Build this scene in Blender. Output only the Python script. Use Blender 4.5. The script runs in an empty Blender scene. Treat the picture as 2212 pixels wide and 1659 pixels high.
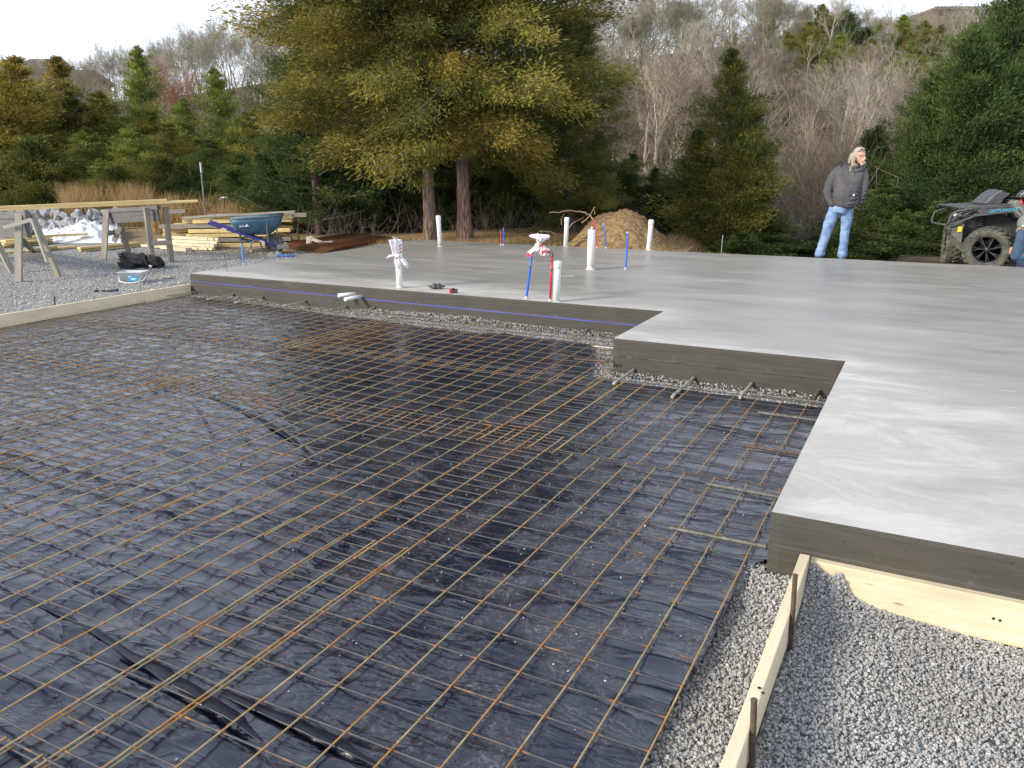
import bpy, bmesh, math, random
import numpy as np
from mathutils import Vector, Matrix, Euler
SC = bpy.context.scene
COL = SC.collection
R = math.radians

# ------------------------------------------------------------------ camera
HC = 1.5                                   # camera height above the slab top (slab top is z = 0)
FPX, YAW, PIT, ROL = 1737.5, 0.4789, 0.26844, -0.0049813   # lens in pixels of a 2212 wide picture, angles in radians
cf = Vector((-math.sin(YAW)*math.cos(PIT), math.cos(YAW)*math.cos(PIT), -math.sin(PIT)))
cr0 = Vector((math.cos(YAW), math.sin(YAW), 0)); cu0 = cr0.cross(cf)
cr = cr0*math.cos(ROL) + cu0*math.sin(ROL); cu = -cr0*math.sin(ROL) + cu0*math.cos(ROL)
cam = bpy.data.objects.new('camera', bpy.data.cameras.new('camera')); COL.objects.link(cam)
cam.data.sensor_width = 36; cam.data.lens = 36*FPX/2212
cam.data.clip_start = 0.05; cam.data.clip_end = 2000
mm = Matrix((cr, cu, -cf)).transposed().to_4x4(); mm.translation = Vector((0, 0, HC)); cam.matrix_world = mm
SC.camera = cam

# ------------------------------------------------------------------ sky, sun, exposure
SUN_EL, SUN_AZ = 27, 216                   # azimuth of the sun's position, degrees clockwise from +Y
W = bpy.data.worlds.new('World'); SC.world = W; W.use_nodes = True
nt = W.node_tree; nt.nodes.clear()
n_out = nt.nodes.new('ShaderNodeOutputWorld'); n_bg = nt.nodes.new('ShaderNodeBackground')
n_sky = nt.nodes.new('ShaderNodeTexSky'); n_sky.sky_type = 'NISHITA'; n_sky.sun_disc = False
n_sky.sun_elevation = R(SUN_EL); n_sky.sun_rotation = R(SUN_AZ)
n_tc = nt.nodes.new('ShaderNodeTexCoord'); n_map = nt.nodes.new('ShaderNodeMapping'); n_map.inputs['Scale'].default_value = (1, 1, 2.6)
n_no = nt.nodes.new('ShaderNodeTexNoise'); n_no.inputs['Scale'].default_value = 2.2; n_no.inputs['Detail'].default_value = 5
n_rp = nt.nodes.new('ShaderNodeValToRGB'); n_rp.color_ramp.elements[0].position = .22; n_rp.color_ramp.elements[1].position = .55
n_rp.color_ramp.elements[0].color = (.62, .62, .62, 1); n_rp.color_ramp.elements[1].color = (.97, .97, .97, 1)
n_mx = nt.nodes.new('ShaderNodeMixRGB'); n_mx.inputs[2].default_value = (10.4, 11.2, 12.8, 1)   # thin bright overcast
n_bg.inputs['Strength'].default_value = 0.1
L = nt.links.new
L(n_tc.outputs['Generated'], n_map.inputs[0]); L(n_map.outputs[0], n_no.inputs['Vector']); L(n_no.outputs['Fac'], n_rp.inputs[0])
n_sp = nt.nodes.new('ShaderNodeSeparateXYZ'); L(n_tc.outputs['Generated'], n_sp.inputs[0])
n_zr = nt.nodes.new('ShaderNodeMapRange'); n_zr.inputs['From Min'].default_value = .2; n_zr.inputs['From Max'].default_value = 1; n_zr.inputs['To Min'].default_value = 1; n_zr.inputs['To Max'].default_value = .12
L(n_sp.outputs['Z'], n_zr.inputs[0]); n_mu = nt.nodes.new('ShaderNodeMath'); n_mu.operation = 'MULTIPLY'; L(n_rp.outputs[0], n_mu.inputs[0]); L(n_zr.outputs[0], n_mu.inputs[1])
L(n_mu.outputs[0], n_mx.inputs[0]); L(n_sky.outputs[0], n_mx.inputs[1]); L(n_mx.outputs[0], n_bg.inputs[0]); L(n_bg.outputs[0], n_out.inputs[0])
sl = bpy.data.lights.new('sun', 'SUN'); sl.energy = 3.2; sl.angle = R(12); sl.color = (1, .90, .74)
so = bpy.data.objects.new('sun', sl); COL.objects.link(so)
sd = Vector((math.sin(R(SUN_AZ))*math.cos(R(SUN_EL)), math.cos(R(SUN_AZ))*math.cos(R(SUN_EL)), math.sin(R(SUN_EL))))
so.rotation_euler = sd.to_track_quat('Z', 'Y').to_euler()
vs = SC.view_settings; vs.view_transform = 'Standard'; vs.look = 'None'; vs.exposure = 0.55; vs.gamma = 1
SC.cycles.max_bounces = 6; SC.cycles.diffuse_bounces = 3; SC.cycles.glossy_bounces = 3; SC.cycles.transparent_max_bounces = 6

# ------------------------------------------------------------------ surveying helpers (photo measurements -> places in the scene)
def ray(px, py):
    return cf*FPX + cr*(px-1106) - cu*(py-829.5)
def at(px, py, z=0.0):                     # where the sight line meets the level z
    d = ray(px, py); t = (z-HC)/d.z; return Vector((0, 0, HC)) + d*t
def onY(px, py, Y):
    d = ray(px, py); return Vector((0, 0, HC)) + d*(Y/d.y)
def onX(px, py, X):
    d = ray(px, py); return Vector((0, 0, HC)) + d*(X/d.x)
FH = Vector((-math.sin(YAW), math.cos(YAW), 0)); RH = Vector((math.cos(YAW), math.sin(YAW), 0))
def ab(px, b, z=0.0):                      # ground point at distance b in front of the viewer, in the column px
    dep = b*math.cos(PIT) + (HC-z)*math.sin(PIT)
    a = (px-1106)/FPX*dep
    p = RH*a + FH*b; return Vector((p.x, p.y, z))
def zat(x, y, py):                         # height at which a vertical line over x,y reaches row py
    k = (py-829.5)/FPX; h = Vector((x, y, 0))
    # (h+(z-H)k).cu = -k*(h+(z-H)k).cf
    return HC - (h.dot(cu)+k*h.dot(cf))/(cu.z+k*cf.z)

XA, XB, XD, Y1, Y2, Y3, YG = -9.373, -2.409, -0.496, 8.086, 6.590, 3.453, 13.826
rnd = random.Random(7)
rng = np.random.default_rng(11)

def tag(o, label=None, cat=None, group=None, kind=None):
    if label: o['label'] = label
    if cat: o['category'] = cat
    if group: o['group'] = group
    if kind: o['kind'] = kind
    return o
def thing(name, label, cat, loc=(0, 0, 0), rz=0.0, group=None):
    o = bpy.data.objects.new(name, None); COL.objects.link(o); o.empty_display_size = .1
    o.location = loc; o.rotation_euler = (0, 0, rz)
    return tag(o, label, cat, group)
def dup(src, loc=None, rot=None, scale=None, label=None, group=None, parent=None):
    c = src.copy(); COL.objects.link(c)
    if parent is not None: c.parent = parent
    if loc is not None: c.location = loc
    if rot is not None: c.rotation_euler = rot
    if scale is not None: c.scale = scale
    if label: c['label'] = label
    if group: c['group'] = group
    for ch in list(src.children): dup(ch, parent=c)
    return c

# ------------------------------------------------------------------ mesh builder
def basis(d, up=Vector((0, 0, 1))):
    d = Vector(d).normalized()
    if abs(d.dot(up)) > .97: up = Vector((1, 0, 0))
    s = d.cross(up).normalized(); return s, s.cross(d).normalized()
class MB:
    def __init__(s): s.v = []; s.f = []; s.m = []; s.sm = []
    def add(s, vs, fs, mi=0, smooth=False):
        o = len(s.v); s.v.extend([tuple(v) for v in vs])
        for f in fs: s.f.append(tuple(i+o for i in f)); s.m.append(mi); s.sm.append(smooth)
        return s
    def box(s, c, size, rot=(0, 0, 0), mi=0, taper=1.0):
        M = Euler(rot).to_matrix() if not isinstance(rot, Matrix) else rot
        x, y, z = [q/2 for q in size]; vs = []
        for k in (-1, 1):
            t = taper if k > 0 else 1
            for a, b in ((-1, -1), (1, -1), (1, 1), (-1, 1)): vs.append(M @ Vector((a*x*t, b*y*t, k*z)) + Vector(c))
        return s.add(vs, [(3, 2, 1, 0), (4, 5, 6, 7), (0, 1, 5, 4), (1, 2, 6, 5), (2, 3, 7, 6), (3, 0, 4, 7)], mi)
    def bar(s, p0, p1, w, h, up=Vector((0, 0, 1)), mi=0):
        p0 = Vector(p0); p1 = Vector(p1); d = (p1-p0); L_ = d.length; d.normalize()
        a, b = basis(d, up); M = Matrix((d, -a, b)).transposed()
        return s.box((p0+p1)/2, (L_, w, h), M, mi)
    def tube(s, pts, r, n=8, mi=0, cap=True, smooth=True, squash=1.0):
        pts = [Vector(p) for p in pts]; k = len(pts)
        rs = r if isinstance(r, (list, tuple)) else [r]*k
        vs = []; a = None
        for i, p in enumerate(pts):
            d = (pts[min(i+1, k-1)]-pts[max(i-1, 0)])
            if d.length < 1e-9: d = Vector((0, 0, 1))
            d.normalize()
            if a is None: a, b = basis(d)
            else:
                a = (a - d*a.dot(d))
                if a.length < 1e-6: a, _ = basis(d)
                a.normalize()
            b = a.cross(d)*-1
            for j in range(n):
                t = 2*math.pi*j/n; vs.append(p + a*math.cos(t)*rs[i] + b*math.sin(t)*rs[i]*squash)
        fs = [(i*n+j, i*n+(j+1) % n, (i+1)*n+(j+1) % n, (i+1)*n+j) for i in range(k-1) for j in range(n)]
        s.add(vs, fs, mi, smooth)
        if cap:
            o = len(s.v)-len(vs)
            s.f.append(tuple(o+j for j in reversed(range(n)))); s.m.append(mi); s.sm.append(False)
            s.f.append(tuple(o+(k-1)*n+j for j in range(n))); s.m.append(mi); s.sm.append(False)
        return s
    def rings(s, rl, mi=0, cap=True, smooth=True, closed=False):   # rl: list of point lists with the same count
        n = len(rl[0]); k = len(rl); vs = [p for q in rl for p in q]
        fs = [(i*n+j, i*n+(j+1) % n, ((i+1) % k)*n+(j+1) % n, ((i+1) % k)*n+j) for i in range(k if closed else k-1) for j in range(n)]
        if cap and not closed: fs += [tuple(reversed(range(n))), tuple((k-1)*n+j for j in range(n))]
        return s.add(vs, fs, mi, smooth)
    def lathe(s, prof, c=(0, 0, 0), axis=(0, 0, 1), n=20, mi=0, smooth=True, cap=True):   # prof: (r, h)
        ax = Vector(axis).normalized(); a, b = basis(ax); c = Vector(c)
        rl = [[c + ax*h + (a*math.cos(2*math.pi*j/n) + b*math.sin(2*math.pi*j/n))*r for j in range(n)] for r, h in prof]
        return s.rings(rl, mi, cap, smooth)
    def ball(s, c, r, n=12, mi=0, M=None):
        r = (r, r, r) if not isinstance(r, (tuple, list)) else r; c = Vector(c); rl = []
        for i in range(1, n//2+1):
            ph = math.pi*i/(n//2+1); q = []
            for j in range(n):
                t = 2*math.pi*j/n; v = Vector((r[0]*math.sin(ph)*math.cos(t), r[1]*math.sin(ph)*math.sin(t), r[2]*math.cos(ph)))
                q.append((M @ v if M else v)+c)
            rl.append(q)
        return s.rings(rl, mi)
    def prism(s, poly, ax, d0, d1, mi=0):   # poly: 3-D points, swept along ax from d0 to d1
        ax = Vector(ax); n = len(poly)
        vs = [Vector(p)+ax*d0 for p in poly]+[Vector(p)+ax*d1 for p in poly]
        return s.add(vs, [tuple(reversed(range(n))), tuple(range(n, 2*n))]+[(j, (j+1) % n, n+(j+1) % n, n+j) for j in range(n)], mi)
    def mesh(s, name, mats):
        me = bpy.data.meshes.new(name); me.from_pydata(s.v, [], s.f)
        for m in (mats if isinstance(mats, (list, tuple)) else [mats]): me.materials.append(m)
        me.polygons.foreach_set('material_index', s.m); me.polygons.foreach_set('use_smooth', s.sm); me.update()
        bm = bmesh.new(); bm.from_mesh(me); bmesh.ops.recalc_face_normals(bm, faces=bm.faces); bm.to_mesh(me); bm.free()
        return me
    def obj(s, name, mats, parent=None, loc=(0, 0, 0), rot=(0, 0, 0), bevel=0):
        o = bpy.data.objects.new(name, s.mesh(name, mats)); COL.objects.link(o)
        o.location = loc; o.rotation_euler = rot
        if parent is not None: o.parent = parent
        if bevel:
            b = o.modifiers.new('bevel', 'BEVEL'); b.width = bevel; b.segments = 2; b.limit_method = 'ANGLE'; b.angle_limit = R(40)
        return o
def npmesh(name, V, F, mats, smooth=False, fattr=None, vattr=None):   # fast: V (n,3), F (m,k)
    me = bpy.data.meshes.new(name); V = np.asarray(V, np.float32); F = np.asarray(F, np.int32); k = F.shape[1]
    me.vertices.add(len(V)); me.vertices.foreach_set('co', V.ravel())
    me.loops.add(F.size); me.loops.foreach_set('vertex_index', F.ravel())
    me.polygons.add(len(F)); me.polygons.foreach_set('loop_start', np.arange(0, F.size, k, dtype=np.int32))
    me.polygons.foreach_set('loop_total', np.full(len(F), k, np.int32))
    me.polygons.foreach_set('use_smooth', np.full(len(F), smooth, bool))
    for m in (mats if isinstance(mats, (list, tuple)) else [mats]): me.materials.append(m)
    for nm, a in (fattr or {}).items():
        at_ = me.attributes.new(nm, 'FLOAT', 'FACE'); at_.data.foreach_set('value', np.asarray(a, np.float32))
    for nm, a in (vattr or {}).items():
        at_ = me.attributes.new(nm, 'FLOAT', 'POINT'); at_.data.foreach_set('value', np.asarray(a, np.float32))
    me.update(calc_edges=True); me.validate(); return me
def link(name, me, parent=None, loc=(0, 0, 0), rot=(0, 0, 0)):
    o = bpy.data.objects.new(name, me); COL.objects.link(o); o.location = loc; o.rotation_euler = rot
    if parent is not None: o.parent = parent
    return o
def remesh_blob(mb, name, mats, voxel, parent=None, smooth_it=4, loc=(0, 0, 0), rough=None):   # melts overlapping shapes into one skin
    t = bpy.data.objects.new('tmp', mb.mesh('tmp', mats)); COL.objects.link(t)
    m = t.modifiers.new('r', 'REMESH'); m.mode = 'VOXEL'; m.voxel_size = voxel; m.use_smooth_shade = True
    if smooth_it: s = t.modifiers.new('s', 'SMOOTH'); s.iterations = smooth_it; s.factor = .5
    dg = bpy.context.evaluated_depsgraph_get(); dg.update()
    me = bpy.data.meshes.new_from_object(t.evaluated_get(dg)); bpy.data.objects.remove(t)
    me.name = name
    if len(me.materials) == 0: me.materials.append(mats if not isinstance(mats, (list, tuple)) else mats[0])
    if rough:
        co = np.zeros(len(me.vertices)*3, np.float32); me.vertices.foreach_get('co', co); co = co.reshape(-1, 3)
        no = np.zeros(len(me.vertices)*3, np.float32); me.vertices.foreach_get('normal', no); no = no.reshape(-1, 3)
        co += no*rough(co)[:, None]; me.vertices.foreach_set('co', co.ravel()); me.update()
    return link(name, me, parent, loc)

# ------------------------------------------------------------------ numpy noise
def _h(ix, iy, s):
    v = (ix.astype(np.int64)*374761393 + iy.astype(np.int64)*668265263 + s*1274126177) & 0x7fffffff
    v = ((v ^ (v >> 13))*1274126177) & 0x7fffffff; v = v ^ (v >> 16)
    return (v & 0xffffff)/float(0xffffff)
def vn(x, y, s=0):
    x = np.asarray(x, float); y = np.asarray(y, float)
    ix = np.floor(x); iy = np.floor(y); fx = x-ix; fy = y-iy; fx = fx*fx*(3-2*fx); fy = fy*fy*(3-2*fy)
    a = _h(ix, iy, s); b = _h(ix+1, iy, s); c = _h(ix, iy+1, s); d = _h(ix+1, iy+1, s)
    return (a*(1-fx)+b*fx)*(1-fy)+(c*(1-fx)+d*fx)*fy
def fbm(x, y, s=0, o=4):
    t = 0; a = .5; n = 0
    for i in range(o): t = t+a*vn(x*2**i, y*2**i, s+i*17); n += a; a *= .5
    return t/n
def sst(t): t = np.clip(t, 0, 1); return t*t*(3-2*t)

# ------------------------------------------------------------------ materials
def newmat(name):
    m = bpy.data.materials.new(name); m.use_nodes = True
    t = m.node_tree; b = t.nodes['Principled BSDF']; return m, t, b
def nod(t, ty, **k):
    n = t.nodes.new(ty)
    for a, v in k.items():
        if a.startswith('i_'):
            key = a[2:].replace('_', ' '); n.inputs[key].default_value = v
        else: setattr(n, a, v)
    return n
def coords(t, scale=(1, 1, 1), kind='Object'):
    c = nod(t, 'ShaderNodeTexCoord'); mp = nod(t, 'ShaderNodeMapping'); mp.inputs['Scale'].default_value = scale
    t.links.new(c.outputs[kind], mp.inputs[0]); return mp.outputs[0]
def noise(t, vec, scale, detail=4, rough=.55, dist=0):
    n = nod(t, 'ShaderNodeTexNoise'); n.inputs['Scale'].default_value = scale; n.inputs['Detail'].default_value = detail
    n.inputs['Roughness'].default_value = rough; n.inputs['Distortion'].default_value = dist; t.links.new(vec, n.inputs['Vector']); return n.outputs['Fac']
def ramp(t, fac, stops):
    r = nod(t, 'ShaderNodeValToRGB'); e = r.color_ramp.elements
    while len(e) < len(stops): e.new(.5)
    for q, (p, c) in zip(e, stops):
        q.position = p; q.color = (c, c, c, 1) if isinstance(c, (int, float)) else (*c, 1)
    t.links.new(fac, r.inputs[0]); return r.outputs[0]
def mix(t, f, a, b, mode='MIX'):
    n = nod(t, 'ShaderNodeMixRGB', blend_type=mode)
    for i, q in ((0, f), (1, a), (2, b)):
        if isinstance(q, (int, float)): n.inputs[i].default_value = q if i == 0 else (q, q, q, 1)
        elif isinstance(q, tuple): n.inputs[i].default_value = (*q, 1)
        else: t.links.new(q, n.inputs[i])
    return n.outputs[0]
def bump(t, b, h, strength=.3, dist=.01, prev=None):
    n = nod(t, 'ShaderNodeBump'); n.inputs['Strength'].default_value = strength; n.inputs['Distance'].default_value = dist
    t.links.new(h, n.inputs['Height'])
    if prev is not None: t.links.new(prev, n.inputs['Normal'])
    t.links.new(n.outputs[0], b.inputs['Normal']); return n.outputs[0]
def attr(t, name):
    n = nod(t, 'ShaderNodeAttribute'); n.attribute_name = name; return n.outputs['Fac']
def mk(name, c1, c2=None, sc=6, stretch=(1, 1, 1), rough=.7, metal=0, bs=0, bsc=None, lo=.35, hi=.65, spec=.5, coat=0, dist=.004):
    m, t, b = newmat(name); v = coords(t, stretch)
    c2 = c2 or tuple(q*.72 for q in c1)
    t.links.new(ramp(t, noise(t, v, sc), [(lo, c1), (hi, c2)]), b.inputs['Base Color'])
    b.inputs['Roughness'].default_value = rough; b.inputs['Metallic'].default_value = metal
    b.inputs['Specular IOR Level'].default_value = spec; b.inputs['Coat Weight'].default_value = coat
    if bs: bump(t, b, noise(t, v, bsc or sc*4), bs, dist)
    return m
def wood(name, c1, c2, ck, gs=1.0, rough=.65):   # grain runs along local x
    m, t, b = newmat(name); v = coords(t, (1.2, 26, 26)); v2 = coords(t, (3.1, 16, 16))
    oi = nod(t, 'ShaderNodeObjectInfo')
    n1 = noise(t, v, 1.4*gs, 5, .6, .6); col = ramp(t, n1, [(.3, c1), (.5, tuple((a+q)/2 for a, q in zip(c1, c2))), (.72, c2)])
    vo = nod(t, 'ShaderNodeTexVoronoi'); vo.inputs['Scale'].default_value = .9; t.links.new(v2, vo.inputs['Vector'])
    kn = ramp(t, vo.outputs['Distance'], [(.03, .9), (.085, 0.0)])
    col = mix(t, kn, col, ck)
    st = ramp(t, noise(t, coords(t, (1, 3, 3)), 2.5, 5), [(.5, 0.0), (.8, .35)])
    col = mix(t, st, col, tuple(q*.5 for q in c2))
    hv = nod(t, 'ShaderNodeHueSaturation'); mr = nod(t, 'ShaderNodeMapRange'); mr.inputs['To Min'].default_value = .82; mr.inputs['To Max'].default_value = 1.12
    t.links.new(oi.outputs['Random'], mr.inputs[0]); t.links.new(mr.outputs[0], hv.inputs['Value']); t.links.new(col, hv.inputs['Color'])
    t.links.new(hv.outputs[0], b.inputs['Base Color']); b.inputs['Roughness'].default_value = rough
    bump(t, b, n1, .25, .003); return m
PINE = wood('fresh_pine', (.8, .70, .51), (.7, .58, .38), (.3, .17, .07))
PINE2 = wood('yellow_pine', (.78, .62, .30), (.64, .47, .19), (.25, .14, .05))
OLDW = wood('weathered_wood', (.38, .345, .285), (.25, .225, .185), (.06, .05, .045), 1.3, .85)
OLDW2 = wood('grey_plank', (.19, .185, .18), (.10, .098, .096), (.04, .04, .04), 1.3, .85)
WHITEP = mk('white_pvc', (.8, .8, .79), (.74, .74, .72), 8, rough=.3)
GREYP = mk('cement_smear', (.42, .41, .39), (.6, .59, .57), 30, rough=.8, bs=.3)
BLUEP = mk('blue_pex', (.01, .12, .62), (.015, .16, .7), 15, rough=.35)
REDP = mk('red_pex', (.52, .02, .06), (.6, .03, .08), 15, rough=.35)
BRASS = mk('copper_ring', (.25, .2, .15), (.12, .1, .08), 30, rough=.4, metal=.7)
REBAR = mk('rebar_grey', (.19, .18, .155), (.10, .095, .085), 40, rough=.55, metal=.35, bs=.4)
STEEL = mk('dowel_steel', (.52, .475, .37), (.34, .31, .24), 25, (1, 1, 1), rough=.6, metal=.25, bs=.4)
RUSTY = mk('rusty_stake', (.075, .055, .045), (.16, .1, .07), 40, rough=.75, metal=.2, bs=.5)
BLACKP = mk('black_plastic', (.02, .02, .022), (.035, .035, .038), 20, rough=.45)
GALV = mk('galvanised', (.42, .43, .44), (.3, .31, .32), 30, rough=.4, metal=.7)
# ------------------------------------------------------------------ terrain
def hillc(a):
    return np.interp(a, [-70, -51, -28, -8, 18, 50, 80], [6.0, 6.6, 7.2, 9.4, 10.9, 11.4, 12])
def gh(x, y):                              # terrain height
    x = np.asarray(x, float); y = np.asarray(y, float)
    a = x*RH.x+y*RH.y; b = x*FH.x+y*FH.y
    b0 = np.interp(a, [-14, 2], [31, 19])
    z = -.2 + .1*sst((y-12.5)/2.5)*sst((x+12)/3) + .35*sst((b-20)/12)*sst((-a-6)/6)
    z = z - .75*sst((y-np.where(x > -.6, 15.9, 14.15))/1.6)*sst((x+4.9)/1.4)*(1-sst((b-21)/8))
    z = z + (hillc(a)+2.2*(fbm(a*.05, b*.05, 4)-.5))*sst((b-b0)/(78-b0)) + .25*(fbm(x*.25, y*.25, 3)-.5)*sst((b-18)/8) - .012*np.maximum(b-80, 0)
    pit = (x > XA-.03) & (y < YG-.02) & (x < 8)
    z = np.where(pit, np.where((x > -.72) & (y < Y3), -.43, -.345), z+.02*(fbm(x*1.7, y*1.7, 5)-.5))
    return z
def axis(lo, hi, core0, core1, st, extra, grow=1.12):
    c = list(np.arange(core0, core1+1e-6, st)); s = st
    while c[-1] < hi: s *= grow; c.append(c[-1]+s)
    s = st
    while c[0] > lo: s *= grow; c.insert(0, c[0]-s)
    return np.array(sorted(set(np.round(c+extra, 4))))
gx = axis(-260, 260, -28, 8, .22, [XA-.034, XA-.026, -.76, -.70]); gy = axis(-40, 320, -2, 24, .22, [YG-.024, YG-.016, Y3-.01, Y3+.05])
GX, GY = np.meshgrid(gx, gy); GZ = gh(GX, GY)
nx, ny = len(gx), len(gy); ii = np.arange(nx*ny).reshape(ny, nx)
Fq = np.stack([ii[:-1, :-1], ii[:-1, 1:], ii[1:, 1:], ii[1:, :-1]], -1).reshape(-1, 4)
aa = GX*RH.x+GY*RH.y; bb = GX*FH.x+GY*FH.y
# gravel apron near the slab, straw and soil behind it, leaf litter on the hill
grav = 1-sst((bb-np.interp(aa, [-12, -6, 0], [21, 15.6, 13.4])+1.0*(fbm(GX, GY, 9)-.5))/.7)
grav = np.where((GX > XA+.6) & (GY > YG-.3), grav*sst((YG+.15-GY)/.2), grav)
hillm = np.maximum(sst((bb-22)/10), sst((GX+4.6)/1.2)*(GY > YG))
m, t, b = newmat('ground'); v = coords(t)
vo = nod(t, 'ShaderNodeTexVoronoi'); vo.inputs['Scale'].default_value = 42; t.links.new(v, vo.inputs['Vector'])
bw = nod(t, 'ShaderNodeRGBToBW'); t.links.new(vo.outputs['Color'], bw.inputs[0])
gcol = ramp(t, bw.outputs[0], [(.15, (.1, .1, .105)), (.45, (.2, .2, .205)), (.8, (.42, .42, .415))])
gcol = mix(t, ramp(t, noise(t, v, 1.3, 5), [(.35, 0.0), (.7, .55)]), gcol, (.33, .315, .285))
scol = ramp(t, noise(t, v, 9, 6, .7), [(.3, (.12, .085, .05)), (.5, (.25, .19, .11)), (.68, (.42, .34, .2))])
lcol = ramp(t, noise(t, v, 1.6, 6, .7), [(.3, (.035, .026, .02)), (.55, (.09, .065, .045)), (.75, (.17, .125, .085))])
c = mix(t, attr(t, 'hill'), scol, lcol); c = mix(t, attr(t, 'grav'), c, gcol)
t.links.new(c, b.inputs['Base Color']); b.inputs['Roughness'].default_value = .95; b.inputs['Specular IOR Level'].default_value = .2
h = mix(t, .5, vo.outputs['Distance'], noise(t, v, 30, 4)); bump(t, b, h, .9, .02)
GROUND = m
tag(link('ground', npmesh('ground', np.stack([GX, GY, GZ], -1).reshape(-1, 3), Fq, m, True, vattr={'grav': grav.ravel(), 'hill': hillm.ravel()})), kind='structure')

# ------------------------------------------------------------------ the slab
st_ = .07
sx = np.unique(np.round(np.concatenate([np.arange(XA, 7.4, st_), [XA, XB, XD, XB-.01, XD-.01]]), 4)); sy = np.unique(np.round(np.concatenate([np.arange(Y3, YG, st_), [Y1, Y2, YG]]), 4))
SX, SY = np.meshgrid(sx, sy)
inside = ((SY >= Y1-1e-3)) | ((SX >= XB-1e-3) & (SY >= Y2-1e-3)) | (SX >= XD-1e-3)
cx = (SX[:-1, :-1]+SX[1:, 1:])/2; cy = (SY[:-1, :-1]+SY[1:, 1:])/2
cin = (cy > Y1) | ((cx > XB) & (cy > Y2)) | (cx > XD)
def segd(x, y, x0, y0, x1, y1):
    dx, dy = x1-x0, y1-y0; t_ = np.clip(((x-x0)*dx+(y-y0)*dy)/(dx*dx+dy*dy), 0, 1)
    return np.hypot(x-x0-t_*dx, y-y0-t_*dy)
SEG = [(XA, Y1, XB, Y1), (XB, Y1, XB, Y2), (XB, Y2, XD, Y2), (XD, Y2, XD, Y3), (XD, Y3, 8, Y3)]
dE = np.min([segd(SX, SY, *s) for s in SEG], 0)
n1 = fbm(SX*.9, SY*.9, 21); n2 = fbm(SX*.45+SY*.15, SY*1.6, 31)
dry = np.clip(np.exp(-(dE/(.4+.9*n1))**1.4)*(.55+.55*n2) + .5*(n2-.5)*2*.55 + .12, 0, 1)
dry = np.clip(dry + .5*np.exp(-(np.hypot((SX-.2)/1.6, (SY-4.6)/1.6))**2), 0, 1)
id2 = np.arange(SX.size).reshape(SX.shape)
F = np.stack([id2[:-1, :-1], id2[:-1, 1:], id2[1:, 1:], id2[1:, :-1]], -1)[cin]
V = np.stack([SX, SY, np.zeros_like(SX)], -1).reshape(-1, 3)
m, t, b = newmat('trowelled_concrete'); v = coords(t); vs_ = coords(t, (1, 4.5, 1))
swirl = noise(t, coords(t, (.55, 1.9, 1)), 1.5, 6, .62, .8)
fine = noise(t, v, 26, 6, .7)
dr = attr(t, 'dry')
f = nod(t, 'ShaderNodeMath', operation='ADD'); t.links.new(dr, f.inputs[0])
f2 = nod(t, 'ShaderNodeMath', operation='MULTIPLY_ADD'); t.links.new(swirl, f2.inputs[0]); f2.inputs[1].default_value = 1.5; f2.inputs[2].default_value = -.72
t.links.new(f2.outputs[0], f.inputs[1])
col = ramp(t, f.outputs[0], [(.0, (.245, .237, .22)), (.25, (.30, .291, .27)), (.5, (.365, .354, .33)), (.75, (.47, .457, .43)), (1, (.6, .585, .555))])
pat = ramp(t, noise(t, coords(t, (.8, 1.5, 1)), 1.1, 6, .7, 1.2), [(.38, .0), (.52, .5), (.66, 0.0)]); col = mix(t, pat, col, (.34, .325, .295))
sm = ramp(t, noise(t, coords(t, (1.2, 6, 1)), 2.6, 6, .75, .4), [(.63, 0.0), (.72, .5)])    # pale trowel scuffs
col = mix(t, sm, col, (.5, .5, .485))
dk = ramp(t, noise(t, coords(t, (1, 3.2, 1)), 5.5, 7, .8, .6), [(.66, 0.0), (.74, .42)])    # brownish scrapes
col = mix(t, dk, col, (.27, .25, .21))
spk = ramp(t, noise(t, v, 38, 2), [(.735, 0.0), (.755, .6)]); col = mix(t, spk, col, (.16, .15, .13))
col = mix(t, ramp(t, fine, [(.3, .12), (.7, 0.0)]), col, (.25, .245, .23))
t.links.new(col, b.inputs['Base Color'])
t.links.new(ramp(t, f.outputs[0], [(.1, .36), (.6, .56)]), b.inputs['Roughness']); b.inputs['Specular IOR Level'].default_value = .5
bump(t, b, mix(t, .5, fine, swirl), .12, .006)
TOPC = m
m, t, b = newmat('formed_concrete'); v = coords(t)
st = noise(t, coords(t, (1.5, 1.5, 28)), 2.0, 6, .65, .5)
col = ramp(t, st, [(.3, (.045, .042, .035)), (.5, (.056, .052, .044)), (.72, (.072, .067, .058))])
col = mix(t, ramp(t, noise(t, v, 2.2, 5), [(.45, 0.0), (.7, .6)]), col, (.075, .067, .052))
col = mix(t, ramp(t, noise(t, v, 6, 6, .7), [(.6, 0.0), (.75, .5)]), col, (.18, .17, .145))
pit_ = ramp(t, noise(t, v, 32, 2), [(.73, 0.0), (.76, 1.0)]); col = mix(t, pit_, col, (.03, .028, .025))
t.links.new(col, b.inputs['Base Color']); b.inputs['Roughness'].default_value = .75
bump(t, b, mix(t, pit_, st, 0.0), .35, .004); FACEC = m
slab = thing('concrete_slab', 'large pale grey troweled concrete slab with stepped dark edges', 'concrete slab')

link('slab_top', npmesh('slab_top', V, F, TOPC, True, vattr={'dry': dry.ravel()}), slab)
bmx = bpy.data.objects['slab_top'].data
bm = bmesh.new(); bm.from_mesh(bmx); bmesh.ops.delete(bm, geom=[q for q in bm.verts if not q.link_faces], context='VERTS'); bm.to_mesh(bmx); bm.free()
loop = [(XA, Y1), (XB, Y1), (XB, Y2), (XD, Y2), (XD, Y3), (7.36, Y3), (7.36, YG), (XA, YG)]
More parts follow.
